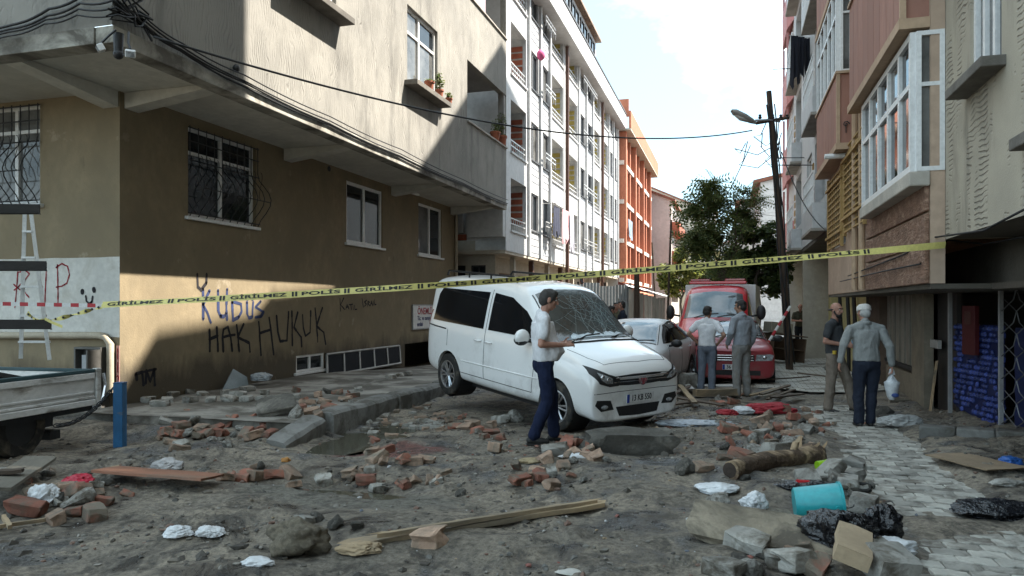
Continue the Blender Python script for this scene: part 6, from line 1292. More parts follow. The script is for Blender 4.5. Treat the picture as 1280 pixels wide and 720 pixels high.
# ---- police tape
def build_tape():
    root = thing('police_tape', 'yellow police tape with black lettering stretched across the whole street', 'tape', (-6.5, 8, 0))
    YT = mat('tape_yellow', (0.68, 0.60, 0.20), .45, .12, 3, .1, 12)
    pr = [at(128, 381, 8.6), at(1182, 306, 8.15)]; a, b = pr; n = 90; L_ = (b - a).length
    def P(t): return a.lerp(b, t) + Vector((0, 0, -.20 * t * (1 - t))) 
    X = (b - a).normalized(); back = Vector((0, 0, 1)).cross(X).normalized()    # away from the viewer
    def up(t):
        tw = .35 * math.sin(t * 9 + .5) + .25 * math.sin(t * 23)
        return (Vector((0, 0, 1)) * math.cos(tw) + back * math.sin(tw)).normalized()
    mb = MB(); hw = .037
    mb.grid([[P(i / n) + up(i / n) * s for s in (-hw, 0, hw)] for i in range(n + 1)]); mb.build('band', YT, root, smooth=True)
    cache = {}
    u = .02; k = 0
    def textpiece(body, width, u0):
        if body not in cache:
            cu = bpy.data.curves.new('t', 'FONT'); cu.body = body; cu.size = .062; cu.align_x = 'CENTER'; cu.align_y = 'CENTER'; cu.extrude = .0006; cu.offset = .0016; o = bpy.data.objects.new('t', cu); COL.objects.link(o); me = bake_curve(o); bpy.data.objects.remove(o)
            w = max(v.co.x for v in me.vertices) - min(v.co.x for v in me.vertices); h = max(v.co.y for v in me.vertices) - min(v.co.y for v in me.vertices)
            for v in me.vertices: v.co.x *= width * .9 / w; v.co.y *= .054 / h
            me.materials.clear(); me.materials.append(INK); cache[body] = me
        t = (u0 + width / 2) / L_; me = cache[body]
        me2 = me.copy()
        for v in me2.vertices:
            tt = (u0 + width / 2 + v.co.x) / L_; U = up(tt); N = X.cross(U).normalized(); p = P(tt) + U * v.co.y + N * (.0035 + v.co.z); v.co = p
        link('lettering', me2, root)
    seq = [('GİRİLMEZ', .74), ('II', .07), ('POLİS', .50), ('II', .07)]
    while u < L_ - .8:
        w, ln = seq[k % 4]; textpiece(w, ln, u); u += ln + .02; k += 1
    # slack tail knotted to the rack, and the red and white strip beside it
    r2 = thing('police_tape', 'slack twisted end of yellow tape knotted to the ladder and rack at the left', 'tape', (-7, 7.6, 1.5)); mb = MB(); T = [at(128, 383, 8.6), at(104, 390, 8.6), at(75, 398, 8.58), at(48, 402, 8.5), at(34, 391, 8.5)]
    Q = [T[i].lerp(T[i + 1], j / 6) for i in range(4) for j in range(6)] + [T[-1]]; mb.grid([[q + Vector((0, 0, 1)) * s * math.cos(i * .55) + back * s * math.sin(i * .55) for s in (-.028, .028)] for i, q in enumerate(Q)]); mb.grid([[q + Vector((0, .02, 1)) * s for s in (-.012, .022)] for q in (at(56, 399, 8.5), at(66, 404, 8.5), at(78, 409, 8.5))]); o = mb.build('band', YT, r2, smooth=True)
    mb = MB()
    for i in range(1, len(Q) - 1, 2): q = Q[i]; mb.ball(q + Vector((0, -.012, 0)) , (.018, .006, .016), 6, 4)
    mb.build('lettering', INK, r2)
    r3 = thing('barrier_tape', 'red and white striped tape running off the left edge below the red graffiti', 'tape', (-8, 7.5, 1.5)); p, q = at(-40, 379, 8.4), at(130, 382, 8.61)
    RW = [mat('tape_red', (0.45, 0.03, 0.04), .5, .1, 5, 0), mat('tape_white', (0.7, 0.7, 0.68), .5, .1, 5, 0)]
    for i in range(16): mb = MB(); mb.grid([[p.lerp(q, (i + j) / 16) + Vector((0, 0, s)) for s in (-.022, .022)] for j in (0, .97)]); mb.build('stripe', RW[i % 2], r3)
build_tape()
# ---- ladder behind the rack
def build_ladder():
    root = thing('white_ladder', 'white metal stepladder standing behind the flatbed racks', 'ladder', at(45, 452, 9.2)); m = mat('ladder_white', (0.66, 0.66, 0.64), .5, .15, 4, .1)
    L0, L1 = at(26, 448, 9.2), at(31, 268, 9.2); R0, R1 = at(62, 450, 9.15), at(39, 268, 9.2)
    for a, b in ((L0, L1), (R0, R1)): mb = MB(); mb.tube([a, b], .03, 4); mb.build('rail', m, root)
    for f in (.12, .30, .50, .70, .88): mb = MB(); p, q = L0.lerp(L1, f), R0.lerp(R1, f); mb.bx(-.5, .5, -.5, .5, -.5, .5, Matrix.Translation((p + q) / 2) @ Matrix.Rotation(YAW, 4, 'Z') @ Matrix.Diagonal(((p - q).length, .08, .025, 1))); mb.build('step', m, root)
build_ladder()
# ---- blue post and chain
def build_post():
    b = gp(150, 559); root = thing('blue_post', 'square blue painted steel post in the gravel by the building corner', 'post', b); D = (b - CAM).dot(FV); h = at(150, 479, D).z - b.z
    mb = MB(); mb.bx(-.055, .055, -.055, .055, -.1, h, Matrix.Translation(b) @ Matrix.Rotation(.3, 4, 'Z')); mb.build('shaft', mat('chipped_blue_paint', (0.015, 0.11, 0.25), .55, .3, 4, .2, dirt=(0.12, 0.1, 0.08), dscale=3, dlo=.6, dhi=.75), root, bevel=.006)
    mb = MB(); mb.bx(-.057, .057, -.057, .057, h + .001, h + .012, Matrix.Translation(b) @ Matrix.Rotation(.3, 4, 'Z')); mb.build('cap', mat('blue_cap', (0.012, 0.08, 0.2), .5, .3, 4, .1), root)
    c = thing('steel_chain', 'heavy dark chain hanging between the flatbed corner and the blue post', 'chain', b + Vector((0, 0, h * .8))); P0 = b + Vector((-.07, -.03, h * .93)); P1 = at(70, 532, 8.3); n = 22; proto = None
    for i in range(n):
        t = (i + .5) / n; p = P0.lerp(P1, t) + Vector((0, 0, -.22 * 4 * t * (1 - t) * .5)); q = P0.lerp(P1, t + .01) + Vector((0, 0, -.11 * 4 * (t + .01) * (1 - t - .01))); d = (q - p).normalized()
        if proto is None:
            mb = MB(); mb.tube([Vector((.038 * math.cos(a), .02 * math.sin(a), 0)) for a in np.linspace(0, 2 * PI, 13)], .007, 5); proto = mb.build('chain_link', IRON, c, smooth=True, local=True); o = proto
        else: o = proto.copy(); COL.objects.link(o)
        o.rotation_mode = 'QUATERNION'; o.matrix_parent_inverse = ROOTINV[c.name]; o.location = p; o.rotation_quaternion = d.to_track_quat('X', 'Z') @ Euler(((i % 2) * PI / 2, 0, 0)).to_quaternion()
build_post()
# ---- trees
LEAF = island_mat('leaf_green', [(0.12, 0.17, 0.04), (0.09, 0.14, 0.035), (0.16, 0.20, 0.05), (0.07, 0.11, 0.03), (0.19, 0.20, 0.055), (0.12, 0.16, 0.05)], .6, 0, .4)
LEAFD = island_mat('leaf_dark', [(0.08, 0.13, 0.03), (0.055, 0.10, 0.025), (0.105, 0.155, 0.04), (0.042, 0.075, 0.022), (0.14, 0.17, 0.045)], .6, 0, .45)
LEAFY = island_mat('leaf_yellow', [(0.24, 0.26, 0.045), (0.17, 0.20, 0.04), (0.29, 0.29, 0.06), (0.12, 0.16, 0.035)], .6, 0, .45)
BARK = mat('bark', (0.10, 0.075, 0.055), .95, .4, 5, .8, 20, stretch=(1, 1, .25))
def leaves(mb, c, r, n, size, rng, droop=.3, pinnate=False):
    for _ in range(n):
        d = Vector((rng.gauss(0, 1), rng.gauss(0, 1), rng.gauss(0, 1))).normalized(); p = c + Vector((d.x * r[0], d.y * r[1], d.z * r[2])) * rng.random() ** .45
        a = Vector((rng.gauss(0, 1), rng.gauss(0, 1), rng.gauss(0, .5) - droop)).normalized(); b = a.cross(Vector((rng.gauss(0, .6), rng.gauss(0, .6), 1))).normalized()
        if pinnate:
            L_ = size * 4
            for k in range(7):
                q = p + a * L_ * k / 7 + Vector((0, 0, -.10 * (k / 7) ** 2 * L_))
                for s in (1, -1): e = (b * s + a * .35 + Vector((0, 0, -.15))).normalized(); w = a * size * .16; mb.add([q, q + e * size * .5 + w, q + e * size, q + e * size * .5 - w], [(0, 1, 2, 3)])
        else:
            w = b * size * rng.uniform(.3, .5); e = a * size * rng.uniform(.7, 1.2); mb.add([p, p + e * .5 + w, p + e, p + e * .5 - w], [(0, 1, 2, 3)])
def limb(mb, a, b, r0, r1, rng, k=6, w=.08):
    P = [a.lerp(b, i / k) + (Vector((rng.gauss(0, w), rng.gauss(0, w), 0)) if 0 < i < k else Vector()) for i in range(k + 1)]; mb.tube(P, [r0 + (r1 - r0) * i / k for i in range(k + 1)], 7); return P
def tree(name, label, base, clumps, m, trunk_top, r0, seed, group=None):
    rng = random.Random(seed); root = thing(name, label, 'tree', base, group=group); tm = MB(); limb(tm, base - Vector((0, 0, .3)), trunk_top, r0, r0 * .6, rng, 7, .05)
    cm = MB()
    for c, r, n, size, pin in clumps:
        limb(tm, trunk_top.lerp(base, rng.uniform(0, .25)), c - Vector((0, 0, r[2] * .3)), r0 * .4, r0 * .12, rng, 5, .1)
        for _ in range(3): d = Vector((rng.gauss(0, 1) * r[0], rng.gauss(0, 1) * r[1], rng.gauss(0, 1) * r[2])) * .6; limb(tm, c - Vector((0, 0, r[2] * .3)), c + d, r0 * .13, r0 * .05, rng, 3, .04)
        sub = max(3, n // 70)
        for _ in range(sub):      # sprays inside the clump, with gaps between
            d = Vector((rng.gauss(0, 1), rng.gauss(0, 1), rng.gauss(0, 1))).normalized() * rng.random() ** .4; k = rng.uniform(.25, .45); leaves(cm, c + Vector((d.x * r[0], d.y * r[1], d.z * r[2])), (r[0] * k, r[1] * k, r[2] * k), int(n * (1.6 if pin else 2.4)) // sub, size * rng.uniform(.8, 1.2), rng, .3, pin)
    tm.build('trunk', BARK, root, smooth=50); cm.build('crown', m, root); return root
def TP(px, py, D): return at(px, py, D)
D_ = 25.0; b_ = TP(948, 440, D_); b_.z = 0
tree('broadleaf_tree', 'dark bushy green tree in front of the white boarded gable', b_, [(TP(945, 318, D_), (1.0, 1.0, .85), 1500, .16, False), (TP(930, 340, D_), (.9, .9, .6), 1000, .16, False), (TP(958, 345, D_), (.75, .8, .7), 1000, .16, False), (TP(915, 352, D_), (.7, .7, .45), 700, .15, False), (TP(945, 290, D_), (.7, .7, .45), 700, .15, False), (TP(965, 310, D_), (.6, .6, .6), 600, .15, False)], LEAFD, TP(944, 350, D_), .14, 5)
D_ = 23.2; b_ = TP(905, 430, D_); b_.z = 0
tree('feathery_tree', 'taller airy tree with feathery yellowish fronds left of the dark bushy tree', b_, [(TP(892, 255, D_), (.45, .5, .6), 110, .17, True), (TP(876, 288, D_), (.5, .5, .35), 90, .17, True), (TP(868, 300, D_), (.35, .4, .25), 60, .17, True), (TP(872, 262, D_), (.3, .4, .25), 50, .17, True), (TP(905, 280, D_), (.45, .5, .45), 46, .17, True), (TP(936, 262, D_), (.6, .5, .3), 55, .17, True), (TP(930, 240, D_), (.35, .4, .25), 28, .16, True), (TP(882, 312, D_), (.45, .5, .3), 40, .17, True), (TP(900, 328, D_), (.5, .5, .4), 46, .17, True), (TP(945, 250, D_), (.4, .4, .2), 24, .15, True)], LEAF, TP(904, 330, D_), .075, 9)
D_ = 31.0; b_ = TP(852, 420, D_); b_.z = 0
tree('yellow_shrub', 'bright yellow green shrub growing behind the red truck', b_, [(TP(850, 345, D_), (.8, .7, .7), 900, .15, False), (TP(862, 328, D_), (.6, .6, .6), 600, .14, False), (TP(838, 352, D_), (.6, .5, .5), 500, .14, False), (TP(848, 320, D_), (.35, .35, .4), 250, .13, False)], LEAFY, TP(852, 370, D_), .07, 4)
D_ = 60.0; b_ = TP(885, 420, D_); b_.z = 0
tree('broadleaf_tree', 'far green tree filling the street end beyond the feathery tree', b_, [(TP(886, 352, D_), (2.0, 2, 1.5), 1100, .4, False), (TP(905, 345, D_), (2.0, 2, 1.6), 1100, .4, False), (TP(872, 358, D_), (1.2, 1.2, 1.0), 600, .4, False)], LEAF, TP(886, 368, D_), .2, 14)
# ---- corrugated fence, tin shed and posts beyond the cars
def corrugated(mb, a, b, z0, z1, n, amp=.03):
    d = (b - a); L_ = d.length; d.normalize(); nn = Vector((-d.y, d.x, 0)); mb.grid([[a + d * L_ * i / n + nn * (amp * math.sin(i * PI / 2)) + Vector((0, 0, z)) for z in (z0, z1)] for i in range(n + 1)])
def build_fence():
    TIN = mat('grey_corrugated_tin', (0.33, 0.345, 0.35), .5, .25, 1.2, .1, metal=.35, dirt=(0.2, 0.13, 0.09), dscale=1.5, dlo=.58, dhi=.75, rand=.12); a = Vector((-6.5, 26.9, 0)); b = Vector((-3.9, 30.1, 0)); root = thing('tin_fence', 'grey corrugated tin fence behind the white van', 'fence', a)
    for i in range(5): mb = MB(); p = a.lerp(b, i / 5); q = a.lerp(b, (i + .98) / 5); off = Vector((0, .02 * (i % 2), 0)); corrugated(mb, p + off, q + off, -.1, 2.45 + .06 * (i % 3), 20); mb.build('sheet', TIN, root)
    for i in range(4): mb = MB(); p = a.lerp(b, i / 3 * .99); mb.bx(p.x - .05, p.x + .05, p.y + .08, p.y + .18, -.2, 2.6); mb.build('fence_post', POLEW, root)
    r = thing('tin_shed', 'small lean-to shed of weathered boards and sheet with a white tarpaulin roof', 'shed', Vector((-3.6, 29.5, 0))); o = at(788, 400, 29.5); o.z = 0; WB = mat('weathered_board', (0.36, 0.33, 0.29), .9, .35, 3, .3, 25, stretch=(1, 1, .2), rand=.25)
    for i in range(9): mb = MB(); p = o + RV * (i * .155) + FV * .04 * (i % 2); hh = 2.35 - .055 * i; mb.bx(-.07, .07, -.02, .02, -.1, hh, Matrix.Translation(p) @ Matrix.Rotation(YAW, 4, 'Z')); mb.build('board', WB, r)
    mb = MB(); mb.grid([[o + RV * (-.1 + 1.6 * i / 8) + FV * (-.15 + 1.4 * j / 4) + Vector((0, 0, 2.46 - .42 * i / 8 + .14 * j / 4 + .05 * nz(i * .7, j * .9, 1, 4))) for j in range(5)] for i in range(9)]); mb.build('tarpaulin', mat('white_tarp', (0.66, 0.67, 0.70), .5, .2, 2, .4, 8), r, smooth=True)
    mb = MB(); corrugated(mb, o + RV * 1.4 + FV * .05, o + RV * 1.4 + FV * 1.6, -.1, 2.0, 16); mb.build('sheet', TIN, r)
    for (x0, y0, x1, y1, D, rr, lb) in ((833, 402, 839, 275, 27, .045, 'thin dark leaning pole between the shed and the red truck'), (822, 350, 815, 303, 33, .05, 'short dark stake leaning before the pale pinkish house'), (796, 400, 796, 340, 26.5, .12, 'stout dark post beside the tin fence')):
        a, b = at(x0, y0, D), at(x1, y1, D); a.z = min(a.z, 0); t = thing('timber_pole', lb, 'pole', a); mb = MB(); mb.tube([a, a.lerp(b, .5), b], [rr, rr * .95, rr * .8], 7); mb.build('shaft', POLEW, t, smooth=40)
    # wrecked brown cabinet and striped boom by the pole
    W_ = mat('wet_brown_board', (0.15, 0.095, 0.06), .7, .4, 3, .2); WT = mat('pale_upholstery', (0.36, 0.32, 0.25), .9, .3, 2, .3)
    c = at(978, 425, 22); c.z = 0; t = thing('broken_cabinet', 'overturned brown cabinet with a torn pale back beside the leaning pole', 'cabinet', c); M = Matrix.Translation(c) @ Matrix.Rotation(YAW + .2, 4, 'Z') @ Matrix.Rotation(.12, 4, 'Y')
    for nm, d, m in (('back_panel', (-.5, .5, .35, .38, .05, .75), W_), ('side_panel', (-.53, -.505, -.3, .38, 0, .8), W_), ('side_panel', (.505, .53, -.3, .38, 0, .75), W_), ('top_panel', (-.55, .55, -.32, .4, .80, .83), W_), ('shelf', (-.5, .5, -.25, .345, .38, .41), W_), ('cushion', (-.6, .1, -.2, .25, .84, 1.15), WT)): mb = MB(); mb.bx(*d, M); mb.build(nm, m, t, bevel=.01)
    a, b = at(958, 432, 19.2), at(988, 383, 19.4); t = thing('striped_boom', 'red and white striped barrier pole propped against the leaning pole', 'barrier', a)
    for i in range(8): mb = MB(); mb.tube([a.lerp(b, i / 8), a.lerp(b, (i + .98) / 8)], .035, 6); mb.build('stripe', [mat('tape_red', (0, 0, 0)), mat('tape_white', (0, 0, 0))][i % 2], t)
build_fence()
# ---- laundry and flower pots
def cloth(mb, a, b, drop, seed, n=10, k=8, amp=.05):
    d = (b - a); dn = d.normalized(); nn = Vector((-dn.y, dn.x, 0)); mb.grid([[a + d * i / n + nn * amp * math.sin(i * 2.1 + seed + j * .2) * (.3 + j / k) + Vector((0, 0, -drop * j / k * (1 + .15 * math.sin(i * 1.3 + seed)))) for j in range(k + 1)] for i in range(n + 1)])
FW = Face('x', -7.3, 1)
for i, (px, w, dr, c, lb) in enumerate(((679, .9, 1.15, (0.035, 0.04, 0.07), 'dark navy garment'), (687, 1.1, 1.3, (0.62, 0.36, 0.38), 'pale pink cloth'), (693, .5, 1.6, (0.45, 0.44, 0.50), 'lilac grey cloth'))):
    u = FW.uv(px, 270)[0]; a = FW.p(u, 5.72, .45 + .12 * i); t = thing('hung_laundry', lb + ' drying on the line of the white block on the left', 'laundry', a); mb = MB(); cloth(mb, a, a + Vector((0.05, w, 0)), dr, i); mb.build('cloth', mat('laundry_%d' % i, c, .85, .15, 4, .2), t, smooth=True)
mb = MB(); u = FW.uv(675, 270)[0]; mb.tube([FW.p(u, 5.74, .0), FW.p(u, 5.74, .7)], .015, 5); u2 = FW.uv(697, 270)[0]; mb.tube([FW.p(u2, 5.74, .0), FW.p(u2, 5.74, .7)], .015, 5); mb.tube([FW.p(u, 5.74, .5), FW.p(u2, 5.74, .5)], .008, 4); mb.build('clothes_line', RAILM, label='clothes line on brackets on the white block', cat='clothes line')
u = FW.uv(816 - 42, 262)[0]; 
t = thing('hung_laundry', 'blue and red washing hung from the orange block', 'laundry', FW.p(51.5, 6.9, .6)); mb = MB(); cloth(mb, FW.p(50.6, 7.6, .6), FW.p(52.6, 7.6, .6), 1.2, 3); mb.build('cloth', mat('laundry_b', (0.25, 0.33, 0.42), .85, .5, 2, .2), t, smooth=True)
q = onX(1003, 50, 1.95); t = thing('hung_laundry', 'black garments hanging high on the white block behind the pole', 'laundry', q)
for k in range(3): mb = MB(); p = Vector((1.62 + .19 * k, q.y - .3 + .15 * k, q.z + .05)); cloth(mb, p, p + Vector((.20, .06, 0)), 1.35 - .15 * k, k, 6, 8, .07); mb.build('garment', mat('black_cloth', (0.012, 0.013, 0.022), .9, .3, 4, .2), t, smooth=True)
mb = MB(); mb.tube([Vector((2.14, q.y, q.z + .06)), Vector((1.58, q.y - .3, q.z + .06))], .014, 5); mb.build('drying_rail', RAILM, t)
t = thing('pink_bundle', 'small pink cloth bundle on an upper rail of the white block', 'bundle', FW.p(FW.uv(665, 70)[0], FW.uv(665, 70)[1], .3)); mb = MB(); mb.ball(FW.p(FW.uv(665, 70)[0], FW.uv(665, 70)[1], .35), (.16, .22, .2), 10, 7); mb.build('cloth', mat('bright_pink', (0.60, 0.10, 0.25), .8, .3, 5, .3), t, smooth=True)
def flower_pot(name, label, p, r, h, plant, seed, group):
    t = thing(name, label, 'flower pot', p, group=group); mb = MB(); mb.lathe([(0, 0), (r * .72, 0), (r * .95, h * .8), (r * 1.08, h * .8), (r * 1.08, h), (r * .92, h), (r * .88, h * .9), (0, h * .88)], 18, Matrix.Translation(p)); mb.build('pot', mat('terracotta_pot', (0.33, 0.105, 0.055), .8, .25, 6, .15), t, smooth=40)
    rng = random.Random(seed); m = MB(); leaves(m, p + Vector((0, 0, h + plant * .5)), (r * 1.0, r * 1.0, plant * .6), int(60 + 160 * plant), .07, rng, 0); m.build('foliage', LEAF, t); m = MB(); m.tube([p + Vector((0, 0, h * .8)), p + Vector((.01, 0, h + plant))], .008, 5); m.build('stem', BARK, t)
sy0 = FO.uv(530, 110)[0]; sz_ = WIN_B[2] - .003
for px, r, h, pl, lb in ((527, .115, .22, .02, 'bare terracotta pot leaning on the window sill of the stucco house'), (540, .10, .20, .42, 'terracotta pot with a tall leafy stem on the window sill'), (552, .09, .16, .13, 'small terracotta pot with a low plant at the far end of the window sill')):
    flower_pot('flower_pot', lb, FO.p(FO.uv(px, 115)[0], sz_, .20), r, h, pl, int(px), 'flower pots on the stucco house')
for px, r, h, pl, lb in ((622, .16, .30, .35, 'terracotta pot with drooping plant on the balcony parapet'), (630, .17, .32, .75, 'terracotta pot with a tall bushy plant at the balcony end')): flower_pot('flower_pot', lb, FO.p(FO.uv(px, 170)[0], BALC[2] + .05, -.08), r, h, pl, px, 'flower pots on the balcony')
# ---- notice board on the brown wall
def build_sign():
    u0, v1 = FR.uv(515, 382); _, v0 = FR.uv(515, 411); u1 = u0 + 2.6; t = thing('notice_board', 'white notice board with red heading fixed on the brown wall behind the van', 'sign', FR.p(u0, v0)); mb = MB(); FR.box(mb, u0, u1, v0, v1, .003, .03); o = mb.build('panel', PVC, t)
    mb = MB(); FR.box(mb, u0 - .03, u1 + .03, v1, v1 + .03, .003, .045); FR.box(mb, u0 - .03, u1 + .03, v0 - .03, v0, .003, .045); FR.box(mb, u0 - .03, u0 - .001, v0, v1, .003, .045); mb.build('frame', STEEL, t)
    M = lambda u, v: Matrix.Translation(FR.p(u, v, .033)) @ Matrix.Rotation(PI / 2, 4, 'Z') @ Matrix.Rotation(PI / 2, 4, 'X')
    h = v1 - v0; text_mesh('heading', 'ÖNEMLİ', h * .42, mat('sign_red', (0.45, 0.03, 0.05), .6, .1, 5, 0), M(u0 + .85, v1 - h * .26), t); text_mesh('line_text', 'Tic. ve sanayi', h * .27, mat('sign_blue', (0.03, 0.04, 0.16), .6, .1, 5, 0), M(u0 + .8, v1 - h * .56), t); text_mesh('line_text', 'emlak', h * .27, mat('sign_blue', (0, 0, 0)), M(u0 + .5, v1 - h * .82), t)
build_sign()
# ------------------------------------------------------------ people
SKIN = mat('skin_tan', (0.36, 0.20, 0.135), .55, .12, 6, .1, 60, spec=.3); SKIN2 = mat('skin_ruddy', (0.40, 0.21, 0.15), .55, .15, 6, .1, 60, spec=.3)
HAIRB = mat('hair_black', (0.018, 0.016, 0.015), .6, .3, 20, .5, 90); HAIRG = mat('hair_greying', (0.05, 0.046, 0.043), .7, .5, 30, .5, 90)
def cloth_mat(name, col, fold=.5, rough=.9, dirt=None):
    return mat(name, col, rough, .18, 5, fold, 9, spec=.15, bdist=.035, stretch=(1, 1, .55), dirt=dirt, dscale=6, dlo=.52, dhi=.7)
def remesh(mb, name, m, parent, vox, smooth=4, disp=0.0, seed=0):
    o = mb.build(name, m, parent); r = o.modifiers.new('r', 'REMESH'); r.mode = 'VOXEL'; r.voxel_size = vox; s = o.modifiers.new('s', 'SMOOTH'); s.factor = .5; s.iterations = smooth; me = bake(o)
    if disp:
        nr = [v.normal.copy() for v in me.vertices]
        for v, n in zip(me.vertices, nr): c = v.co; v.co = c + n * disp * (noise.noise(Vector((c.x * 9, c.y * 9, c.z * 5 + seed))) + .6 * noise.noise(Vector((c.x * 17 + c.z * 9, c.y * 17, c.z * 11 + seed))))
    me.shade_smooth(); return o
def cap2(mb, a, b, ra, rb, n=10, flat=1.0, k=6):
    a, b = Vector(a), Vector(b); mb.tube([a.lerp(b, i / k) for i in range(k + 1)], [ra + (rb - ra) * i / k for i in range(k + 1)], n, True, flat); mb.ball(a, ra, 10, 7); mb.ball(b, rb, 10, 7)
def hand(mb, w, d, up, side, s=1.0, curl=.6, thumb=1):
    """Palm and five bent fingers; d: from wrist to knuckles, up: back of the hand, side: towards the thumb."""
    w, d, up, side = Vector(w), Vector(d).normalized(), Vector(up).normalized(), Vector(side).normalized(); pl = w + d * .085 * s
    for t in (-.028, -.009, .010, .028): cap2(mb, w + d * .015 + side * t * .6 * s, pl + side * t * s, .015 * s, .0125 * s, 7, k=3)
    for t, ln in ((.030, .072), (.010, .082), (-.010, .076), (-.029, .058)):
        p = pl + side * t * s; q = p
        for j, (f, r) in enumerate(((.45, .0095), (.32, .0088), (.23, .0078))):
            a = curl * (j + .6); e = q + (d * math.cos(a) - up * math.sin(a)) * ln * f * s; cap2(mb, q, e, r * s, r * .92 * s, 7, k=2); q = e
    p = w + d * .03 * s + side * .030 * s; q = p + (d * .55 + side * .7 - up * .3).normalized() * .042 * s; e = q + (d * .85 + side * .15 - up * .45).normalized() * .032 * s; cap2(mb, p, q, .0125 * s, .0105 * s, 7, k=2); cap2(mb, q, e, .0105 * s, .009 * s, 7, k=2)
def person(label, foot, D_h, theta, J, top, pants, skin=SKIN, hair=HAIRB, sleeve='short', beard=None, bald=False, capm=None, belly=0.0, shoe=None, belt=None, vox=.011, vest=None, group=None, head=(0, 0, 0), shw=.20, collar=False, stripe=None, long_hair=False):
    """J: joints in metres for a 1.75 m figure facing +x, +y to its left."""
    H_ = D_h / 1.75; root = thing('person', label, 'person', foot, (0, 0, YAW + R(theta)), world=False, group=group); root.scale = (H_, H_, H_)
    V = {k: Vector(v) for k, v in J.items() if k != 'curl'}; lean = V.get('lean', Vector((0, 0, 0))); pel = V.get('pelvis', Vector((0, 0, .95))); ch = pel + Vector((lean.x * .6, lean.y * .6, .36)); nk = pel + Vector((lean.x, lean.y, .52)); hd = nk + Vector((V.get('headoff', Vector((.03, 0, .17)))))
    shl = nk + Vector((0, shw * .93, -.065)); shr = nk + Vector((0, -shw * .93, -.065)); hl = pel + Vector((0, .095, -.03)); hr = pel + Vector((0, -.095, -.03))
    yaw, pit, rol = head; HR = Euler((R(rol), R(pit), R(yaw))).to_matrix()
    def hp(x, y, z): return hd + HR @ Vector((x, y, z))
    b = MB()
    def torso(mb, e, lo=0.0):
        el = lambda c, rx, ry, rz: mb.ball(c, (rx + e, ry + e, rz + e * .6), 16, 10)
        k = 9
        prof = ([(-.13, .126, .172), (-.07, .122, .168)] if e > 0 and lo == 0 else []) + [(0, .118, .162), (.10, .118, .150), (.20, .122, .155), (.30, .125, .170), (.38, .122, .180), (.44, .105, .165)]
        rings = []; n = 16
        for z, rx, ry in prof:
            if z < lo: continue
            f = z / .52; c = pel + Vector((lean.x * f, lean.y * f, z)); bx = belly * math.exp(-((z - .12) / .11) ** 2)
            rings.append([c + Vector((math.cos(2 * PI * j / n) * (rx + e) + (bx * max(0, math.cos(2 * PI * j / n))), math.sin(2 * PI * j / n) * (ry + e + bx * .3), 0)) for j in range(n)])
        vs = [q for r in rings for q in r]; mb.add(vs, [(i * n + j, i * n + (j + 1) % n, (i + 1) * n + (j + 1) % n, (i + 1) * n + j) for i in range(len(rings) - 1) for j in range(n)] + [tuple(range(n))[::-1], tuple((len(rings) - 1) * n + j for j in range(n))])
        for s in (shl, shr): cap2(mb, nk + Vector((0, (s - nk).y * .35, -.035)), s, .068 + e, .060 + e, 10)
    torso(b, -.012); cap2(b, nk - Vector((0, 0, .06)), hp(-.015, 0, -.06), .058, .054)
    # head: skull, jaw, nose, ears, brow
    def hball(x, y, z, r, n=14, m=9): b.ball(hp(x, y, z), r, n, m, HR)
    hball(-.008, 0, .035, (.092, .076, .092)); hball(.020, 0, -.035, (.068, .060, .078)); hball(.050, 0, -.078, (.032, .036, .030)); hball(.072, 0, .048, (.022, .052, .016)); 
    cap2(b, hp(.088, 0, .022), hp(.108, 0, -.016), .010, .016, 8, k=3); hball(.083, 0, -.050, (.012, .026, .010)); hball(.085, 0, -.064, (.010, .022, .009))
    for s in (1, -1): hball(-.005, s * .080, -.005, (.022, .010, .034), 10, 7); hball(.060, s * .035, -.015, (.022, .022, .02), 8, 6)
    for s, sh, el, wr in ((1, shl, V['el'], V['wl']), (-1, shr, V['er'], V['wr'])):
        cap2(b, sh, el, .050, .040); cap2(b, el, wr, .041, .027); d = (wr - el).normalized(); hu = Vector(J.get('hul' if s > 0 else 'hur', (0, s * .9, .2))); hu = (hu - d * hu.dot(d)).normalized(); sd = Vector(J.get('hsl' if s > 0 else 'hsr', (1, 0, .2))); sd = (sd - d * sd.dot(d)); sd = (sd - hu * sd.dot(hu)).normalized()
        hd_ = Vector(J.get('hdl' if s > 0 else 'hdr', d)); hand(b, wr, hd_, hu, sd, 1.0, J.get('curl', .45))
    legs = ((1, hl, V['kl'], V['al']), (-1, hr, V['kr'], V['ar']))
    for s, hj, kn, an in legs: cap2(b, hj, kn, .082, .052); cap2(b, kn, an, .052, .036); cap2(b, an, an + Vector((.15, 0, -.055)), .036, .03)
    body = remesh(b, 'body', skin, root, .0075 if vox < .012 else .011, 3)
    # shirt
    t = MB(); torso(t, .014); 
    cap2(t, nk + Vector((-.012, 0, -.055)), nk + Vector((-.010, 0, .012 if not collar else .035)), .074, .066)
    for s, sh, el, wr in ((1, shl, V['el'], V['wl']), (-1, shr, V['er'], V['wr'])):
        e = sh.lerp(el, .62) if sleeve == 'short' else el; cap2(t, sh, e, .074, .070 if sleeve == 'short' else .062)
        if sleeve == 'long': cap2(t, el, el.lerp(wr, .93), .060, .047)
        if sleeve == 'rolled': cap2(t, el, el.lerp(wr, .4), .055, .048)
    remesh(t, 'shirt', top, root, vox, 3, .014, 3.3)
    if collar: cm = MB(); cm.tube([nk + Vector((.062 * math.cos(a) - .01, .066 * math.sin(a), .012 - .02 * math.cos(a))) for a in np.linspace(.35, 2 * PI - .35, 14)], .017, 6, flat=1.6); cm.build('collar', top, root, smooth=True)
    p = MB(); p.ball(pel + Vector((-.008, 0, -.03)), (.118, .160, .13), 16, 10)
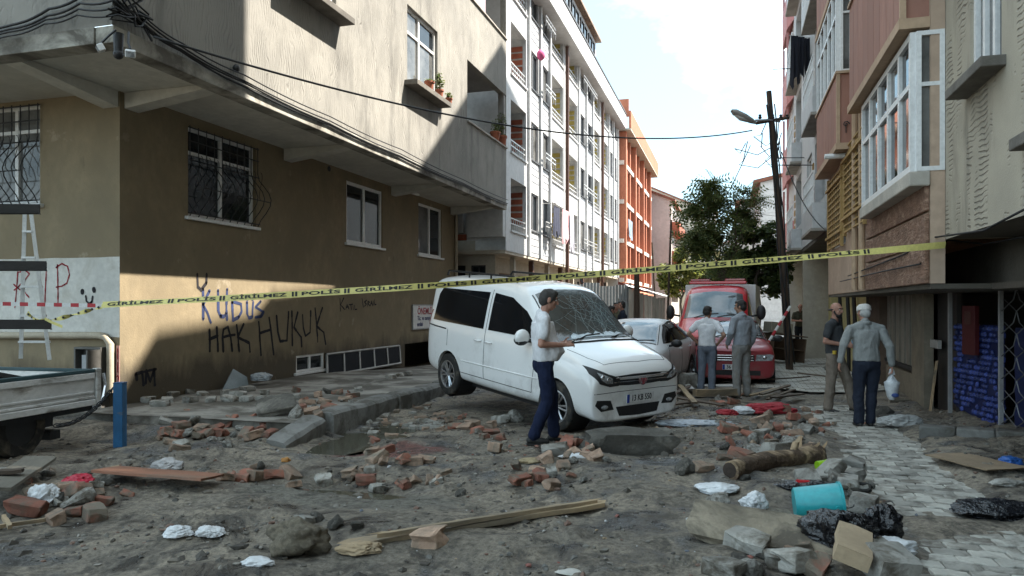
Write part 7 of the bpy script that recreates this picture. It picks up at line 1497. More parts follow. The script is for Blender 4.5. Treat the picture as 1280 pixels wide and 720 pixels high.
    for s, hj, kn, an in legs: cap2(p, hj, kn, .102, .080); cap2(p, kn, an + (kn - an) * .05, .079, .070)
    remesh(p, 'trousers', pants, root, vox, 3, .015, 8.1)
    if stripe:
        for s, hj, kn, an in legs: q = MB(); o = Vector((0, s * 1.0, 0)); q.tube([hj.lerp(kn, f) + o * (.104 - .028 * f) for f in (0.1, .4, .7, 1)] + [kn.lerp(an, f) + o * (.076 - .012 * f) for f in (.3, .6, .9)], .010, 5); q.build('side_stripe', stripe, root)
    sh_ = shoe or mat('dark_shoe', (0.02, 0.019, 0.018), .6, .3, 8, .1)
    for s, hj, kn, an in legs:
        m = MB(); z0 = an.z - .075; cap2(m, (an.x - .035, an.y, z0 + .038), (an.x + .10, an.y + s * .01, z0 + .034), .040, .042, 10); cap2(m, (an.x + .10, an.y + s * .01, z0 + .032), (an.x + .165, an.y + s * .015, z0 + .026), .042, .030, 10); cap2(m, an, (an.x, an.y, z0 + .04), .045, .042); remesh(m, 'shoe', sh_, root, .011, 3)
        m = MB(); m.bx(an.x - .075, an.x + .195, an.y - .042, an.y + .046, z0 - .012, z0 + .008); m.build('sole', sh_, root, bevel=.006)
    # face and hair
    EY = mat('eye_dark', (0.02, 0.015, 0.012), .2, .1, 9, 0, spec=.6); EW = mat('eye_white', (0.6, 0.57, 0.53), .3, .1, 9, 0)
    for s in (1, -1):
        m = MB(); m.ball(hp(.078, s * .031, .018), (.011, .015, .009), 10, 6, HR); o = m.build('eye', EW, root, smooth=True); m = MB(); m.ball(hp(.085, s * .031, .018), (.006, .007, .007), 8, 6, HR); m.build('iris', EY, o, smooth=True)
        m = MB(); m.tube([hp(.090, s * .012, .040), hp(.092, s * .032, .046), hp(.078, s * .054, .040)], .0055, 6); m.build('eyebrow', hair, root, smooth=True)
    m = MB(); m.tube([hp(.088, -.022, -.057), hp(.096, 0, -.056), hp(.088, .022, -.057)], .006, 6, flat=.6); m.build('mouth', mat('lip', (0.30, 0.12, 0.095), .5, .1, 6, 0), root, smooth=True)
    if not bald:
        m = MB(); m.ball(hp(-.014, 0, .048), (.096, .081, .092), 16, 10, HR); m.ball(hp(-.045, 0, -.005), (.066, .080, .075), 14, 8, HR); m.ball(hp(.03, 0, .092), (.055, .066, .038), 12, 8, HR)
        for s in (1, -1): m.ball(hp(.015, s * .070, .012), (.022, .014, .04), 8, 6, HR)
        remesh(m, 'hair', hair, root, .010, 1, .014)
    else:
        m = MB(); m.tube([hp(.0, .079, .02), hp(-.06, .070, .01), hp(-.098, .03, .005), hp(-.098, -.03, .005), hp(-.06, -.070, .01), hp(.0, -.079, .02)], [.014, .028, .034, .034, .028, .014], 8, flat=.45); m.build('hair', hair, root, smooth=True)
    if beard:
        m = MB(); m.ball(hp(.044, 0, -.082), (.050, .052, .040), 12, 8, HR); 
        for s in (1, -1): m.tube([hp(.0, s * .074, .0), hp(.02, s * .066, -.045), hp(.055, s * .04, -.085)], .016, 7)
        m.tube([hp(.090, -.03, -.055), hp(.100, 0, -.040), hp(.090, .03, -.055)], .009, 6); remesh(m, 'beard', beard, root, .009, 2, .004)
    if capm:
        m = MB(); m.lathe([(0, .075), (.06, .072), (.092, .045), (.100, .0), (.100, -.02), (.092, -.022), (.0, -.02)], 24, Matrix.Translation(hp(-.012, 0, .062)) @ HR.to_4x4()); m.build('cap', capm, root, smooth=50)
        m = MB(); m.tube([hp(.07, -.06, .055), hp(.135, -.04, .042), hp(.148, 0, .040), hp(.135, .04, .042), hp(.07, .06, .055)], .009, 6); m.build('cap_peak', capm, root, smooth=True)
    if belt: m = MB(); q = pel + Vector(belt[0]); m.bx(q.x - .025, q.x + .025, q.y - .03, q.y + .03, q.z - .03, q.z + .03); m.build('belt_pouch', belt[1], root, bevel=.008)
    if vest:
        m = MB(); torso(m, .03, .08); remesh(m, 'vest', vest, root, .02, 3)
    return root
def gz(q, z=None): q = q.copy(); q.z = H(q.x, q.y) if z is None else z; return q
def cam_pt(cx, D): return RV * cx + FV * D
def spot(px, D): return gz(cam_pt((px - 640) / FPX * D, D))
DENIM = cloth_mat('blue_jeans', (0.013, 0.019, 0.046), .6); WTEE = cloth_mat('white_tee', (0.72, 0.72, 0.74), .35); GSH = cloth_mat('grey_blue_shirt', (0.30, 0.32, 0.35), .6); GTR = cloth_mat('grey_trousers', (0.25, 0.245, 0.235), .5, dirt=(0.16, 0.14, 0.11)); KHA = cloth_mat('khaki_trousers', (0.22, 0.18, 0.145), .6, dirt=(0.13, 0.105, 0.08)); DGT = cloth_mat('charcoal_tee', (0.055, 0.057, 0.06), .4); NAVY = cloth_mat('navy_trousers', (0.022, 0.027, 0.042), .5); GSH2 = cloth_mat('ash_grey_shirt', (0.27, 0.275, 0.265), .7); BLKC = cloth_mat('black_cloth_wear', (0.02, 0.021, 0.024), .4); OLV = cloth_mat('olive_tee', (0.095, 0.088, 0.06), .4); TRK = cloth_mat('slate_track_pants', (0.15, 0.17, 0.21), .4)
f0 = spot(680, 8.62)
P0 = person('person in white t-shirt and blue jeans walking past the van looking at a phone', f0, 1.79, 4, dict(lean=(-.02, 0, 0), headoff=(.075, 0, .165), el=(-.05, .25, 1.15), wl=(.22, .10, 1.14), er=(-.06, -.255, 1.145), wr=(.215, -.13, 1.135), hur=(.1, -.6, .6), hsr=(.4, .3, 1), hul=(0, .8, -.2), hsl=(.6, 0, 1), hdr=(.95, .25, .12), kl=(.10, .10, .50), al=(.12, .10, .085), kr=(.03, -.10, .50), ar=(-.14, -.10, .095), curl=.55), WTEE, DENIM, SKIN2, HAIRG, belly=.11, shw=.225, head=(0, 14, 0), beard=None)
q = f0 + Vector((0, 0, 0)); M0 = Matrix.Rotation(YAW + R(4), 4, 'Z'); ph = f0 + M0 @ (Vector((.325, -.075, 1.175)) * 1.02)
t = thing('phone', 'dark phone held up by the person in white t-shirt beside the van', 'phone', ph); mb = MB(); mb.bx(-.075, .075, -.036, .036, -.005, .005, Matrix.Translation(ph) @ M0 @ Matrix.Rotation(-.5, 4, 'Y')); mb.build('casing', TRIM, t, bevel=.004)
person('young person in white t-shirt and striped track trousers with hand on hip', spot(884, 14.2), 1.66, 62, dict(headoff=(.045, 0, .165), el=(-.08, .36, 1.2), wl=(.08, .21, 1.0), er=(-.10, -.36, 1.18), wr=(.06, -.20, 1.0), kl=(.02, .11, .5), al=(-.02, .12, .08), kr=(.02, -.09, .5), ar=(-.02, -.10, .08), curl=.8), WTEE, TRK, SKIN, HAIRB, head=(-20, 6, 0), stripe=mat('navy_stripe', (0.02, 0.022, 0.035), .9), vox=.013)
person('person in grey-blue long shirt and grey trousers standing on planks facing the red car', spot(927, 13.6), 1.78, 118, dict(headoff=(.03, 0, .17), el=(-.02, .27, 1.18), wl=(.14, .20, .98), er=(-.06, -.27, 1.16), wr=(.05, -.25, .91), kl=(.02, .11, .5), al=(-.02, .13, .08), kr=(.01, -.10, .5), ar=(-.02, -.12, .08), curl=.6), GSH, GTR, SKIN, HAIRB, sleeve='long', head=(30, 8, 0), collar=True, beard=None, shoe=mat('muddy_shoe', (0.10, 0.085, 0.065), .9, .3, 8, .2), vox=.013)
person('distant person in olive t-shirt and dark trousers reading something, right of the pole', spot(1000, 26.5), 1.74, 262, dict(headoff=(.05, 0, .165), el=(-.02, .26, 1.16), wl=(.24, .10, 1.16), er=(-.02, -.26, 1.16), wr=(.24, -.10, 1.16), kl=(.02, .10, .5), al=(0, .11, .08), kr=(.02, -.10, .5), ar=(0, -.11, .08)), OLV, BLKC, SKIN2, HAIRB, bald=True, head=(0, 18, 0), vox=.018)
fb = spot(1043, 11.9)
person('bearded bald person in charcoal t-shirt and khaki trousers with a yellow belt pouch', fb, 1.76, 318, dict(headoff=(.03, 0, .17), el=(-.05, .27, 1.16), wl=(.22, .12, 1.10), er=(-.05, -.27, 1.15), wr=(.22, -.12, 1.10), kl=(.16, .14, .52), al=(.24, .17, .10), kr=(-.02, -.10, .5), ar=(-.06, -.12, .08), curl=.7), DGT, KHA, SKIN2, HAIRG, bald=True, beard=HAIRB, belly=.03, head=(-12, 4, 0), belt=((.06, -.17, .03), mat('yellow_tape', (0.60, 0.40, 0.03), .5, .2, 6, .05)), vox=.012)
Mb = Matrix.Rotation(YAW + R(318), 4, 'Z'); q = fb + Mb @ Vector((.33, .0, 1.15)); t = thing('water_bottles', 'pale blue bundle of small bottles carried by the bearded bald person', 'bottle pack', q)
for i in range(4): mb = MB(); mb.lathe([(0, -.08), (.03, -.08), (.031, .05), (.012, .085), (.012, .10), (0, .10)], 12, Matrix.Translation(q + Mb @ Vector((.03 * (i % 2) * 2 - .03, .03 * (i // 2) * 2 - .03, .02))) @ Matrix.Rotation(.4, 4, 'X')); mb.build('bottle', mat('pale_blue_plastic', (0.25, 0.40, 0.52), .15, .3, 8, 0, spec=.8), t, smooth=40)
fo = spot(1083, 10.45)
person('elderly person in ash grey shirt and white cap walking away with a carrier bag', fo, 1.73, 84, dict(lean=(.04, 0, 0), headoff=(.06, 0, .155), el=(-.04, .33, 1.17), wl=(-.02, .37, .93), er=(-.06, -.30, 1.16), wr=(-.03, -.33, .90), kl=(.03, .10, .50), al=(-.04, .11, .085), kr=(.05, -.09, .5), ar=(.03, -.06, .08), curl=.7), GSH2, NAVY, SKIN2, mat('hair_white', (0.45, 0.44, 0.42), .8, .2, 20, .3, 80), sleeve='long', belly=.05, head=(0, 12, 0), capm=cloth_mat('white_cap', (0.60, 0.57, 0.53), .2), shw=.225, collar=True, vox=.012)
def bag_mesh(r, h, seed, n=18, k=12):
    mb = MB(); P = []
    for j in range(k + 1):
        t = j / k; rad = (math.sin(PI * min(1, t * .62 + .06)) ** .7 * (1 - .0 * t)) if t < .72 else (.75 - (t - .72) * 2.3); rad = max(.06, rad)
        P.append([Vector((r[0] * rad * math.cos(2 * PI * i / n), r[1] * rad * math.sin(2 * PI * i / n), h * t)) * (1 + .0) + Vector((.12 * r[0] * noise.noise(Vector((i * .9, t * 5, seed))), .16 * r[1] * noise.noise(Vector((i * 1.1, t * 5, seed + 4))), .06 * h * noise.noise(Vector((i * .8, t * 4, seed + 9))))) for i in range(n)])
    vs = [q for R_ in P for q in R_]; mb.add(vs, [(j * n + i, j * n + (i + 1) % n, (j + 1) * n + (i + 1) % n, (j + 1) * n + i) for j in range(k) for i in range(n)] + [tuple(range(n))[::-1], tuple(k * n + i for i in range(n))]); return mb
Mo = Matrix.Rotation(YAW + R(84), 4, 'Z'); hq = fo + Mo @ Vector((-.02, -.335, .80)); WPL = mat('white_plastic', (0.62, 0.63, 0.64), .35, .15, 5, .4, 14, spec=.5, bdist=.03)
t = thing('carrier_bag', 'white plastic carrier bag hanging from the elderly person\'s right hand', 'bag', hq); mb = bag_mesh((.10, .085), .36, 2); mb.v = [tuple(Vector(v) + hq - Vector((0, 0, .40))) for v in mb.v]; mb.build('bag', WPL, t, smooth=True); mb = MB()
for s in (-.03, .03): mb.tube([hq + Vector((s, 0, -.05)), hq + Vector((s * .5, 0, .02)), hq + Vector((0, 0, .035))], .008, 5, flat=2)
mb.build('handle', WPL, t); mb = MB(); mb.ball(hq + Vector((.03, -.075, -.33)), (.05, .02, .03), 8, 6); mb.build('printed_patch', mat('bag_blue', (0.03, 0.06, 0.2), .5, .2, 5, 0), t)
std = dict(headoff=(.03, 0, .17), el=(-.03, .26, 1.17), wl=(.12, .2, .98), er=(-.03, -.26, 1.17), wr=(.12, -.2, .98), kl=(.02, .10, .5), al=(-.02, .11, .08), kr=(.02, -.10, .5), ar=(-.02, -.11, .08))
NVU = cloth_mat('dark_uniform', (0.018, 0.022, 0.035), .3)
person('person in dark uniform seen in profile above the silver car, facing left', spot(778, 20.5), 1.78, 175, std, NVU, NVU, SKIN2, HAIRB, vox=.018)
person('person in dark top with bowed head beside the uniformed one behind the van', spot(763, 20.0), 1.66, 10, std, BLKC, BLKC, SKIN2, HAIRB, head=(0, 15, 0), vox=.018)
person('person in white top far behind the van bonnet by the tin fence', spot(745, 23.5), 1.72, 250, std, WTEE, BLKC, SKIN2, HAIRB, vox=.018)
person('person in khaki jacket standing between the others behind the silver car', spot(771, 22), 1.75, 230, std, OLV, BLKC, SKIN2, HAIRB, sleeve='long', vox=.018)
# ------------------------------------------------------------ flood debris
RNG = random.Random(21)
BR_R = mat('red_paving_brick', (0.30, 0.12, 0.08), .88, .35, 7, .5, 50, rand=.28, dirt=(0.15, 0.125, 0.095), dscale=5, dlo=.44, dhi=.6); BR_T = mat('tan_paving_brick', (0.36, 0.245, 0.175), .88, .35, 7, .5, 50, rand=.25, dirt=(0.15, 0.125, 0.095), dscale=5, dlo=.44, dhi=.6); BR_G = mat('grey_paving_block', (0.35, 0.335, 0.30), .9, .3, 6, .5, 45, rand=.22, dirt=(0.10, 0.085, 0.065), dscale=5, dlo=.46, dhi=.62)
CHUNK = mat('broken_concrete', (0.36, 0.345, 0.31), .92, .4, 5, .9, 22, rand=.2, dirt=(0.11, 0.095, 0.075), dscale=3, dlo=.44, dhi=.62); CHD = mat('dark_muddy_concrete', (0.10, 0.092, 0.078), .92, .45, 4, 1.0, 18, rand=.2, dirt=(0.22, 0.20, 0.17), dscale=2.2, dlo=.54, dhi=.7)
WOODP = mat('splintered_pale_wood', (0.42, 0.31, 0.19), .85, .3, 4, .5, 26, stretch=(.25, 1, 1), rand=.15, dirt=(0.17, 0.14, 0.10), dscale=3, dlo=.5, dhi=.66); WOODD = mat('wet_dark_wood', (0.12, 0.085, 0.06), .8, .4, 5, .5, 26, stretch=(.2, 1, 1), rand=.25, dirt=(0.2, 0.17, 0.13), dscale=3, dlo=.55, dhi=.7); PLYR = mat('red_brown_plywood', (0.28, 0.13, 0.08), .7, .3, 3, .3, 20, stretch=(.3, 1, 1), dirt=(0.16, 0.13, 0.10), dscale=2.5, dlo=.54, dhi=.68); GRYW = mat('grey_weathered_board', (0.20, 0.18, 0.145), .9, .3, 3, .5, 24, stretch=(.2, 1, 1), rand=.15)
def brick_variants(m, dims, n, seed, rough=.006):
    out = []
    for k in range(n):
        rng = random.Random(seed + k); bm = bmesh.new(); bmesh.ops.create_cube(bm, size=1); bmesh.ops.subdivide_edges(bm, edges=bm.edges, cuts=1, use_grid_fill=True); cl = rng.random() < .45; cx = rng.uniform(.1, .3)
        for v in bm.verts:
            if cl and v.co.x > .4: v.co.x = cx + .25 * noise.noise(Vector((v.co.y * 3, v.co.z * 3, seed + k)))
            if abs(v.co.x) > .4 and abs(v.co.y) > .4 and abs(v.co.z) > .4 and rng.random() < .3: v.co *= rng.uniform(.74, .92)
            v.co.x *= dims[0]; v.co.y *= dims[1]; v.co.z *= dims[2]; v.co += Vector((rng.gauss(0, 1), rng.gauss(0, 1), rng.gauss(0, 1))) * rough
        bmesh.ops.bevel(bm, geom=[e for e in bm.edges if e.calc_face_angle(0) > .7], offset=.006, segments=1, affect='EDGES'); me = bpy.data.meshes.new('paving_brick'); bm.to_mesh(me); bm.free(); me.materials.append(m); out.append(me)
    return out
BM = {'r': brick_variants(BR_R, (.205, .105, .08), 6, 1), 't': brick_variants(BR_T, (.205, .105, .08), 6, 20), 'g': brick_variants(BR_G, (.215, .135, .085), 6, 40)}
RK = [rock_mesh('concrete_chunk', 100 + i, 1, RNG.uniform(.65, .9), RNG.uniform(.45, .7), 2, .30) for i in range(6)]
for me in RK: me.materials.append(CHUNK)
RKD = [me.copy() for me in RK]
for me in RKD: me.materials.clear(); me.materials.append(CHD)
def drop(me, name, label, cat, px, py, s=1.0, tilt=.18, rz=None, dz=.0, group=None, zb=None, embed=.10, hh=.08):
    q = gp(px, py); z = max(H(q.x, q.y), zb if zb is not None else -9)
    if zb is not None: q = onZ(px, py, zb); z = zb
    o = link(name, me, label=label, cat=cat, group=group); o.location = (q.x, q.y, z + hh * s * (.5 - embed) + dz); o.rotation_euler = (RNG.gauss(0, tilt), RNG.gauss(0, tilt), RNG.uniform(0, PI) if rz is None else rz); o.scale = (s, s, s); return o
CL = []
def bricks(label, group, items, zb=None, s=(.98, 1.25), tilt=.2, second=0):
    ps = []
    for it in items:
        k, x, y = it[:3]; sc = it[3] if len(it) > 3 else RNG.uniform(*s)
        if k == 'c': drop(RNG.choice(RK), 'concrete_chunk', 'broken pale concrete chunk ' + label.split('|')[1], 'rubble', x, y, .085 * sc, .4, group=group + ' (chunks)', zb=zb, hh=1.0, embed=.2)
        elif k == 'd': drop(RNG.choice(RKD), 'concrete_chunk', 'dark muddy lump of concrete ' + label.split('|')[1], 'rubble', x, y, .09 * sc, .4, group=group + ' (dark lumps)', zb=zb, hh=1.0, embed=.2)
        else:
            nm = {'r': 'red paving brick ', 't': 'tan paving brick ', 'g': 'grey paving block '}[k]; drop(RNG.choice(BM[k]), 'paving_brick', nm + label.split('|')[0], 'brick', x, y, sc, tilt, zb=zb, group=group + {'r': ' (red)', 't': ' (tan)', 'g': ' (grey)'}[k])
        ps.append((x, y))
    for _ in range(second):       # stray broken pieces in among them
        x, y = RNG.choice(ps); k = RNG.choice('rtgtc'); x += RNG.gauss(0, 13); y += RNG.gauss(0, 6); sc = RNG.uniform(.45, .8)
        if k == 'c': drop(RNG.choice(RK), 'concrete_chunk', 'broken pale concrete chunk ' + label.split('|')[1], 'rubble', x, y, .05 * sc + .02, .4, group=group + ' (chunks)', zb=zb, hh=1.0, embed=.2)
        else: nm = {'r': 'red paving brick ', 't': 'tan paving brick ', 'g': 'grey paving block '}[k]; drop(RNG.choice(BM[k]), 'paving_brick', nm + label.split('|')[0], 'brick', x, y, sc, .5, zb=zb, group=group + {'r': ' (red)', 't': ' (tan)', 'g': ' (grey)'}[k])
bricks('loose at the broken end of the left pavement|at the broken end of the left pavement', 'rubble heaped at the pavement end', [('r', 205, 545), ('r', 222, 546), ('c', 243, 533, 1.7), ('g', 258, 531), ('r', 262, 523), ('r', 278, 545), ('r', 300, 522), ('r', 307, 546), ('t', 318, 547), ('g', 232, 559), ('t', 225, 564), ('r', 288, 533), ('r', 270, 516), ('t', 248, 548), ('c', 286, 560, 1.0), ('g', 210, 532, 1.1), ('r', 236, 522), ('c', 292, 546, .8), ('c', 265, 552, .9), ('r', 330, 535), ('t', 245, 513), ('c', 225, 515, 1.4), ('r', 212, 540), ('t', 250, 540, 1.2), ('r', 256, 546), ('r', 268, 540), ('c', 236, 544, 1.3), ('t', 280, 526), ('r', 294, 530), ('r', 312, 528), ('c', 302, 538, 1.1), ('g', 320, 524), ('r', 326, 540), ('t', 284, 516), ('c', 252, 524, 1.2), ('r', 228, 536), ('t', 215, 556), ('c', 275, 552, .8), ('r', 338, 545), ('t', 310, 515)], second=9)
bricks('in the row laid along the brown wall|on the pavement by the brown wall', 'paving blocks along the brown wall', [('g', 188, 503), ('g', 213, 503), ('g', 240, 503), ('g', 264, 502), ('g', 287, 502), ('g', 309, 502), ('g', 330, 501), ('g', 350, 500), ('g', 236, 492), ('g', 215, 496), ('g', 252, 495), ('g', 310, 489), ('g', 282, 494), ('g', 370, 499), ('g', 332, 493), ('g', 200, 508), ('g', 298, 496)], zb=.19, s=(1.0, 1.2), tilt=.06)
bricks('scattered over the left pavement above the kerb|on the left pavement above the kerb', 'bricks on the left pavement', [('t', 362, 505), ('r', 378, 512), ('t', 384, 506), ('t', 398, 496), ('r', 421, 493), ('t', 390, 517), ('r', 411, 513), ('t', 431, 502), ('r', 441, 497), ('t', 404, 505), ('d', 410, 492, 1.3), ('c', 368, 521, 1.8), ('g', 448, 489), ('t', 424, 513), ('r', 370, 490), ('t', 352, 511), ('g', 500, 470), ('g', 512, 468), ('g', 488, 473), ('t', 398, 521), ('c', 440, 505, 1.0)], zb=.19, second=7)
bricks('half sunk in the mud below the kerb|in the mud below the kerb', 'bricks below the left kerb', [('r', 305, 600, 1.15), ('t', 325, 599), ('r', 345, 598, 1.15), ('t', 362, 597), ('c', 255, 592, 1.0), ('t', 268, 597, .8), ('g', 410, 604), ('t', 440, 594), ('r', 460, 604), ('t', 469, 569), ('r', 482, 567, 1.1), ('t', 471, 576), ('r', 467, 552, .8), ('g', 379, 655, .8), ('g', 462, 590, .8), ('d', 420, 658, .9), ('d', 445, 660, .8), ('d', 397, 652, .8), ('d', 480, 612, .7), ('t', 458, 588, .7), ('d', 325, 585, .8), ('t', 282, 601, .8)], second=7)
bricks('in the washed-out roadway left of the van|in the roadway left of the van', 'bricks left of the van', [('r', 502, 579, 1.1), ('t', 516, 580), ('t', 533, 578, .9), ('g', 473, 614, .8), ('r', 504, 608, .9), ('r', 571, 536, 1.05), ('t', 582, 538), ('r', 598, 541, 1.1), ('t', 612, 534, 1.05), ('r', 613, 544), ('r', 626, 550, 1.05), ('t', 619, 564, 1.25), ('t', 591, 533), ('c', 645, 527, 2.1), ('g', 625, 528, 1.3), ('g', 545, 605, .6), ('t', 560, 528, .9), ('d', 548, 600, .7), ('d', 575, 620, .8), ('t', 552, 539, .8), ('r', 605, 548, .9)], second=8)
bricks('in front of the van\'s near wheel|in front of the van', 'bricks in front of the van', [('g', 694, 568, 1.3), ('r', 709, 559), ('r', 720, 557, 1.1), ('r', 737, 562, 1.15), ('t', 719, 570), ('t', 748, 575, 1.1), ('t', 704, 588), ('r', 649, 604, 1.05), ('t', 661, 599), ('r', 675, 600, 1.1), ('t', 693, 611, 1.05), ('c', 729, 603, .7), ('t', 684, 577), ('c', 715, 578, .9), ('t', 736, 573, .9), ('r', 661, 606, .7), ('c', 758, 577, .7), ('t', 672, 590, .8), ('c', 830, 556, .8), ('t', 842, 552, .8), ('c', 835, 545, 1.0), ('t', 823, 562, .8)], second=12)
bricks('in the rubble heap right of the van|in the rubble heap right of the van', 'rubble right of the van', [('r', 901, 508, 1.2), ('r', 918, 505, 1.2), ('r', 912, 540, 1.3), ('t', 928, 539), ('t', 961, 540, 1.2), ('r', 972, 537, 1.1), ('t', 984, 537), ('t', 1017, 531, 1.1), ('r', 1021, 520), ('t', 1008, 515), ('c', 1018, 540, .8), ('c', 942, 553, 1.3), ('c', 984, 555, 1.3), ('r', 921, 575, 1.7), ('c', 941, 570, 1.8), ('g', 977, 572, 1.9), ('t', 1021, 565, 1.2), ('t', 879, 588, 1.1), ('d', 858, 590, 1.6), ('t', 950, 530), ('c', 900, 530, 1.0), ('c', 925, 525, .9), ('r', 995, 525), ('t', 990, 545), ('c', 1000, 550, .9), ('t', 965, 555, .8), ('c', 890, 520, .9), ('d', 905, 560, .9), ('r', 935, 545, .9), ('g', 1005, 540), ('t', 1010, 525, 1.1), ('d', 930, 600, .8), ('t', 960, 522), ('r', 980, 515), ('d', 1000, 532, 1.2), ('c', 970, 548, 1.1), ('g', 950, 545)], second=22)
bricks('among the rubbish beside the teal bucket|among the rubbish beside the teal bucket', 'blocks by the bucket', [('g', 1063, 583, 1.3), ('g', 1037, 598, 1.5), ('g', 1062, 602, 1.2), ('g', 1008, 602, 1.4), ('c', 898, 634, 1.5), ('g', 934, 684, 1.25), ('g', 970, 704, 1.1), ('d', 958, 698, .9), ('g', 1000, 709, 1.5), ('g', 905, 717, 1.1), ('c', 942, 716, 1.2), ('r', 1022, 714, 1.1), ('c', 1085, 610, .8), ('g', 1050, 606, 1.1), ('t', 1008, 690, .8), ('c', 985, 695, .8), ('d', 925, 706, .9), ('g', 1105, 690, 1.0), ('g', 1072, 620, 1.2)], second=6)
bricks('in the pile at the lower left edge|in the pile at the lower left edge', 'pile at the lower left edge', [('r', 34, 641, 1.45), ('r', 48, 622, 1.3), ('r', 96, 620, 1.3), ('c', 100, 632, 1.9), ('r', 118, 647, 1.35), ('r', 96, 644, .9), ('t', 70, 652, 1.1), ('c', 15, 600, 2.2), ('c', 35, 594, 1.6), ('r', 128, 630, .9), ('c', 60, 595, .8), ('t', 88, 612, 1.0), ('d', 72, 630, 1.1), ('r', 12, 606, 1.1), ('d', 135, 606, .9), ('g', 120, 612, .9)], second=7)
# the short square block on the plank and single pieces
o = drop(BM['t'][1], 'timber_block', 'muddy tan block lying against the long plank in the foreground', 'block', 541, 680, 1.35, .05, rz=.15)
o = drop(rock_mesh('earth_lump', 301, 1, .75, .62, 4, .5), 'earth_lump', 'big crumbly lump of earth and mortar in the front centre left', 'lump', 372, 690, .20, .05, rz=.2, hh=1.1); o.data.materials.append(mat('crumbly_earth', (0.24, 0.205, 0.15), .95, .5, 6, 1.0, 30, dirt=(0.10, 0.085, 0.065), dscale=5)); o.data.shade_smooth()
def piece(name, label, cat, me_or_mb, m, p, rot, **k):
    o = me_or_mb.build(name, m, label=label, cat=cat, **k); o.location = p; o.rotation_euler = rot; return o
def rough_board(L_, w, t, seed, n=14, jag=.06, warp=.01):
    mb = MB(); P = []
    for i in range(n + 1):
        x = -L_ / 2 + L_ * i / n; ya = -w / 2 + .006 * noise.noise(Vector((i * .7, 1, seed))); yb = w / 2 + .010 * noise.noise(Vector((i * .6, 5, seed))); xx = x + (jag * noise.noise(Vector((3, seed, i))) if i in (0, n) else 0); z = warp * noise.noise(Vector((i * .25, seed, 2)))
        j = jag * (1 if i == n else (-1 if i == 0 else 0)); P.append([(xx, ya, z), (xx, ya, z + t), (xx + j * .7, (ya + yb) / 2, z + t * 1.05), (xx - j * .4, yb, z + t), (xx - j * .3, yb, z)])
    vs = [q for r in P for q in r]; c = 5; mb.add(vs, [(i * c + j, i * c + (j + 1) % c, (i + 1) * c + (j + 1) % c, (i + 1) * c + j) for i in range(n) for j in range(c)] + [tuple(range(c)), tuple(n * c + j for j in range(c))]); return mb
def lay(name, label, cat, mb, m, p0, p1, dz=.02, roll=0.0, **k):
    """Lay a board of its own length from one ground point towards another."""
    a, b = gp(*p0), gp(*p1); d = b - a; c = (a + b) / 2 + Vector((0, 0, dz)); o = mb.build(name, m, label=label, cat=cat, smooth=40, **k); o.location = c; o.rotation_euler = (roll, -math.atan2(d.z, d.xy.length), math.atan2(d.y, d.x)); return o
def dist(p0, p1): return (gp(*p0) - gp(*p1)).length
p, q = (432, 687), (750, 634); lay('plank', 'long splintered pale plank lying across the mud in the foreground', 'plank', rough_board(dist(p, q), .13, .035, 3, 20, .09), WOODP, p, q, .015)
p, q = (470, 682), (745, 637); lay('plank', 'thin split batten lying on the long foreground plank', 'plank', rough_board(dist(p, q), .04, .03, 9, 20, .12), WOODP, p, q, .055)
p, q = (132, 600), (266, 611); lay('plywood_panel', 'red brown plywood panel lying on bricks at the left', 'board', rough_board(dist(p, q), .36, .022, 5, 8, .02), PLYR, p, q, .09, -.10)
p, q = (-12, 640), (52, 594); lay('board', 'grey weathered board sloping over the lower left pile', 'board', rough_board(dist(p, q) * .95, .26, .03, 6, 8, .02), GRYW, p, q, .16, .1)
p, q = (-15, 622), (30, 617); lay('board', 'narrow dark board under the grey one at the left edge', 'board', rough_board(dist(p, q), .10, .03, 7, 8, .03), WOODD, p, q, .19)
p, q = (5, 655), (16, 672); lay('stick', 'pale round stick at the lower left edge', 'stick', rough_board(.35, .03, .03, 8, 6, .01), WOODP, (2, 648), (16, 673), .03)
lay('stick', 'pale stick crossing under the other at the lower left', 'stick', rough_board(.4, .028, .028, 11, 6, .01), WOODP, (0, 664), (42, 657), .02)
p, q = (118, 600), (155, 588); lay('batten', 'small yellowish batten behind the plywood panel', 'batten', rough_board(.32, .05, .02, 12, 6, .03), WOODP, p, q, .05)
p, q = (868, 498), (922, 497); lay('beam', 'squared pale timber beam between the two standing men', 'beam', rough_board(dist(p, q), .12, .12, 13, 6, .01), WOODP, p, q, .04)
lay('sheet_board', 'pale board leaning beside the squared beam near the men', 'board', rough_board(.75, .32, .02, 14, 6, .01), mat('pale_board', (0.45, 0.43, 0.40), .8, .2, 2, .2), (880, 489), (912, 489), .10)
k = 0
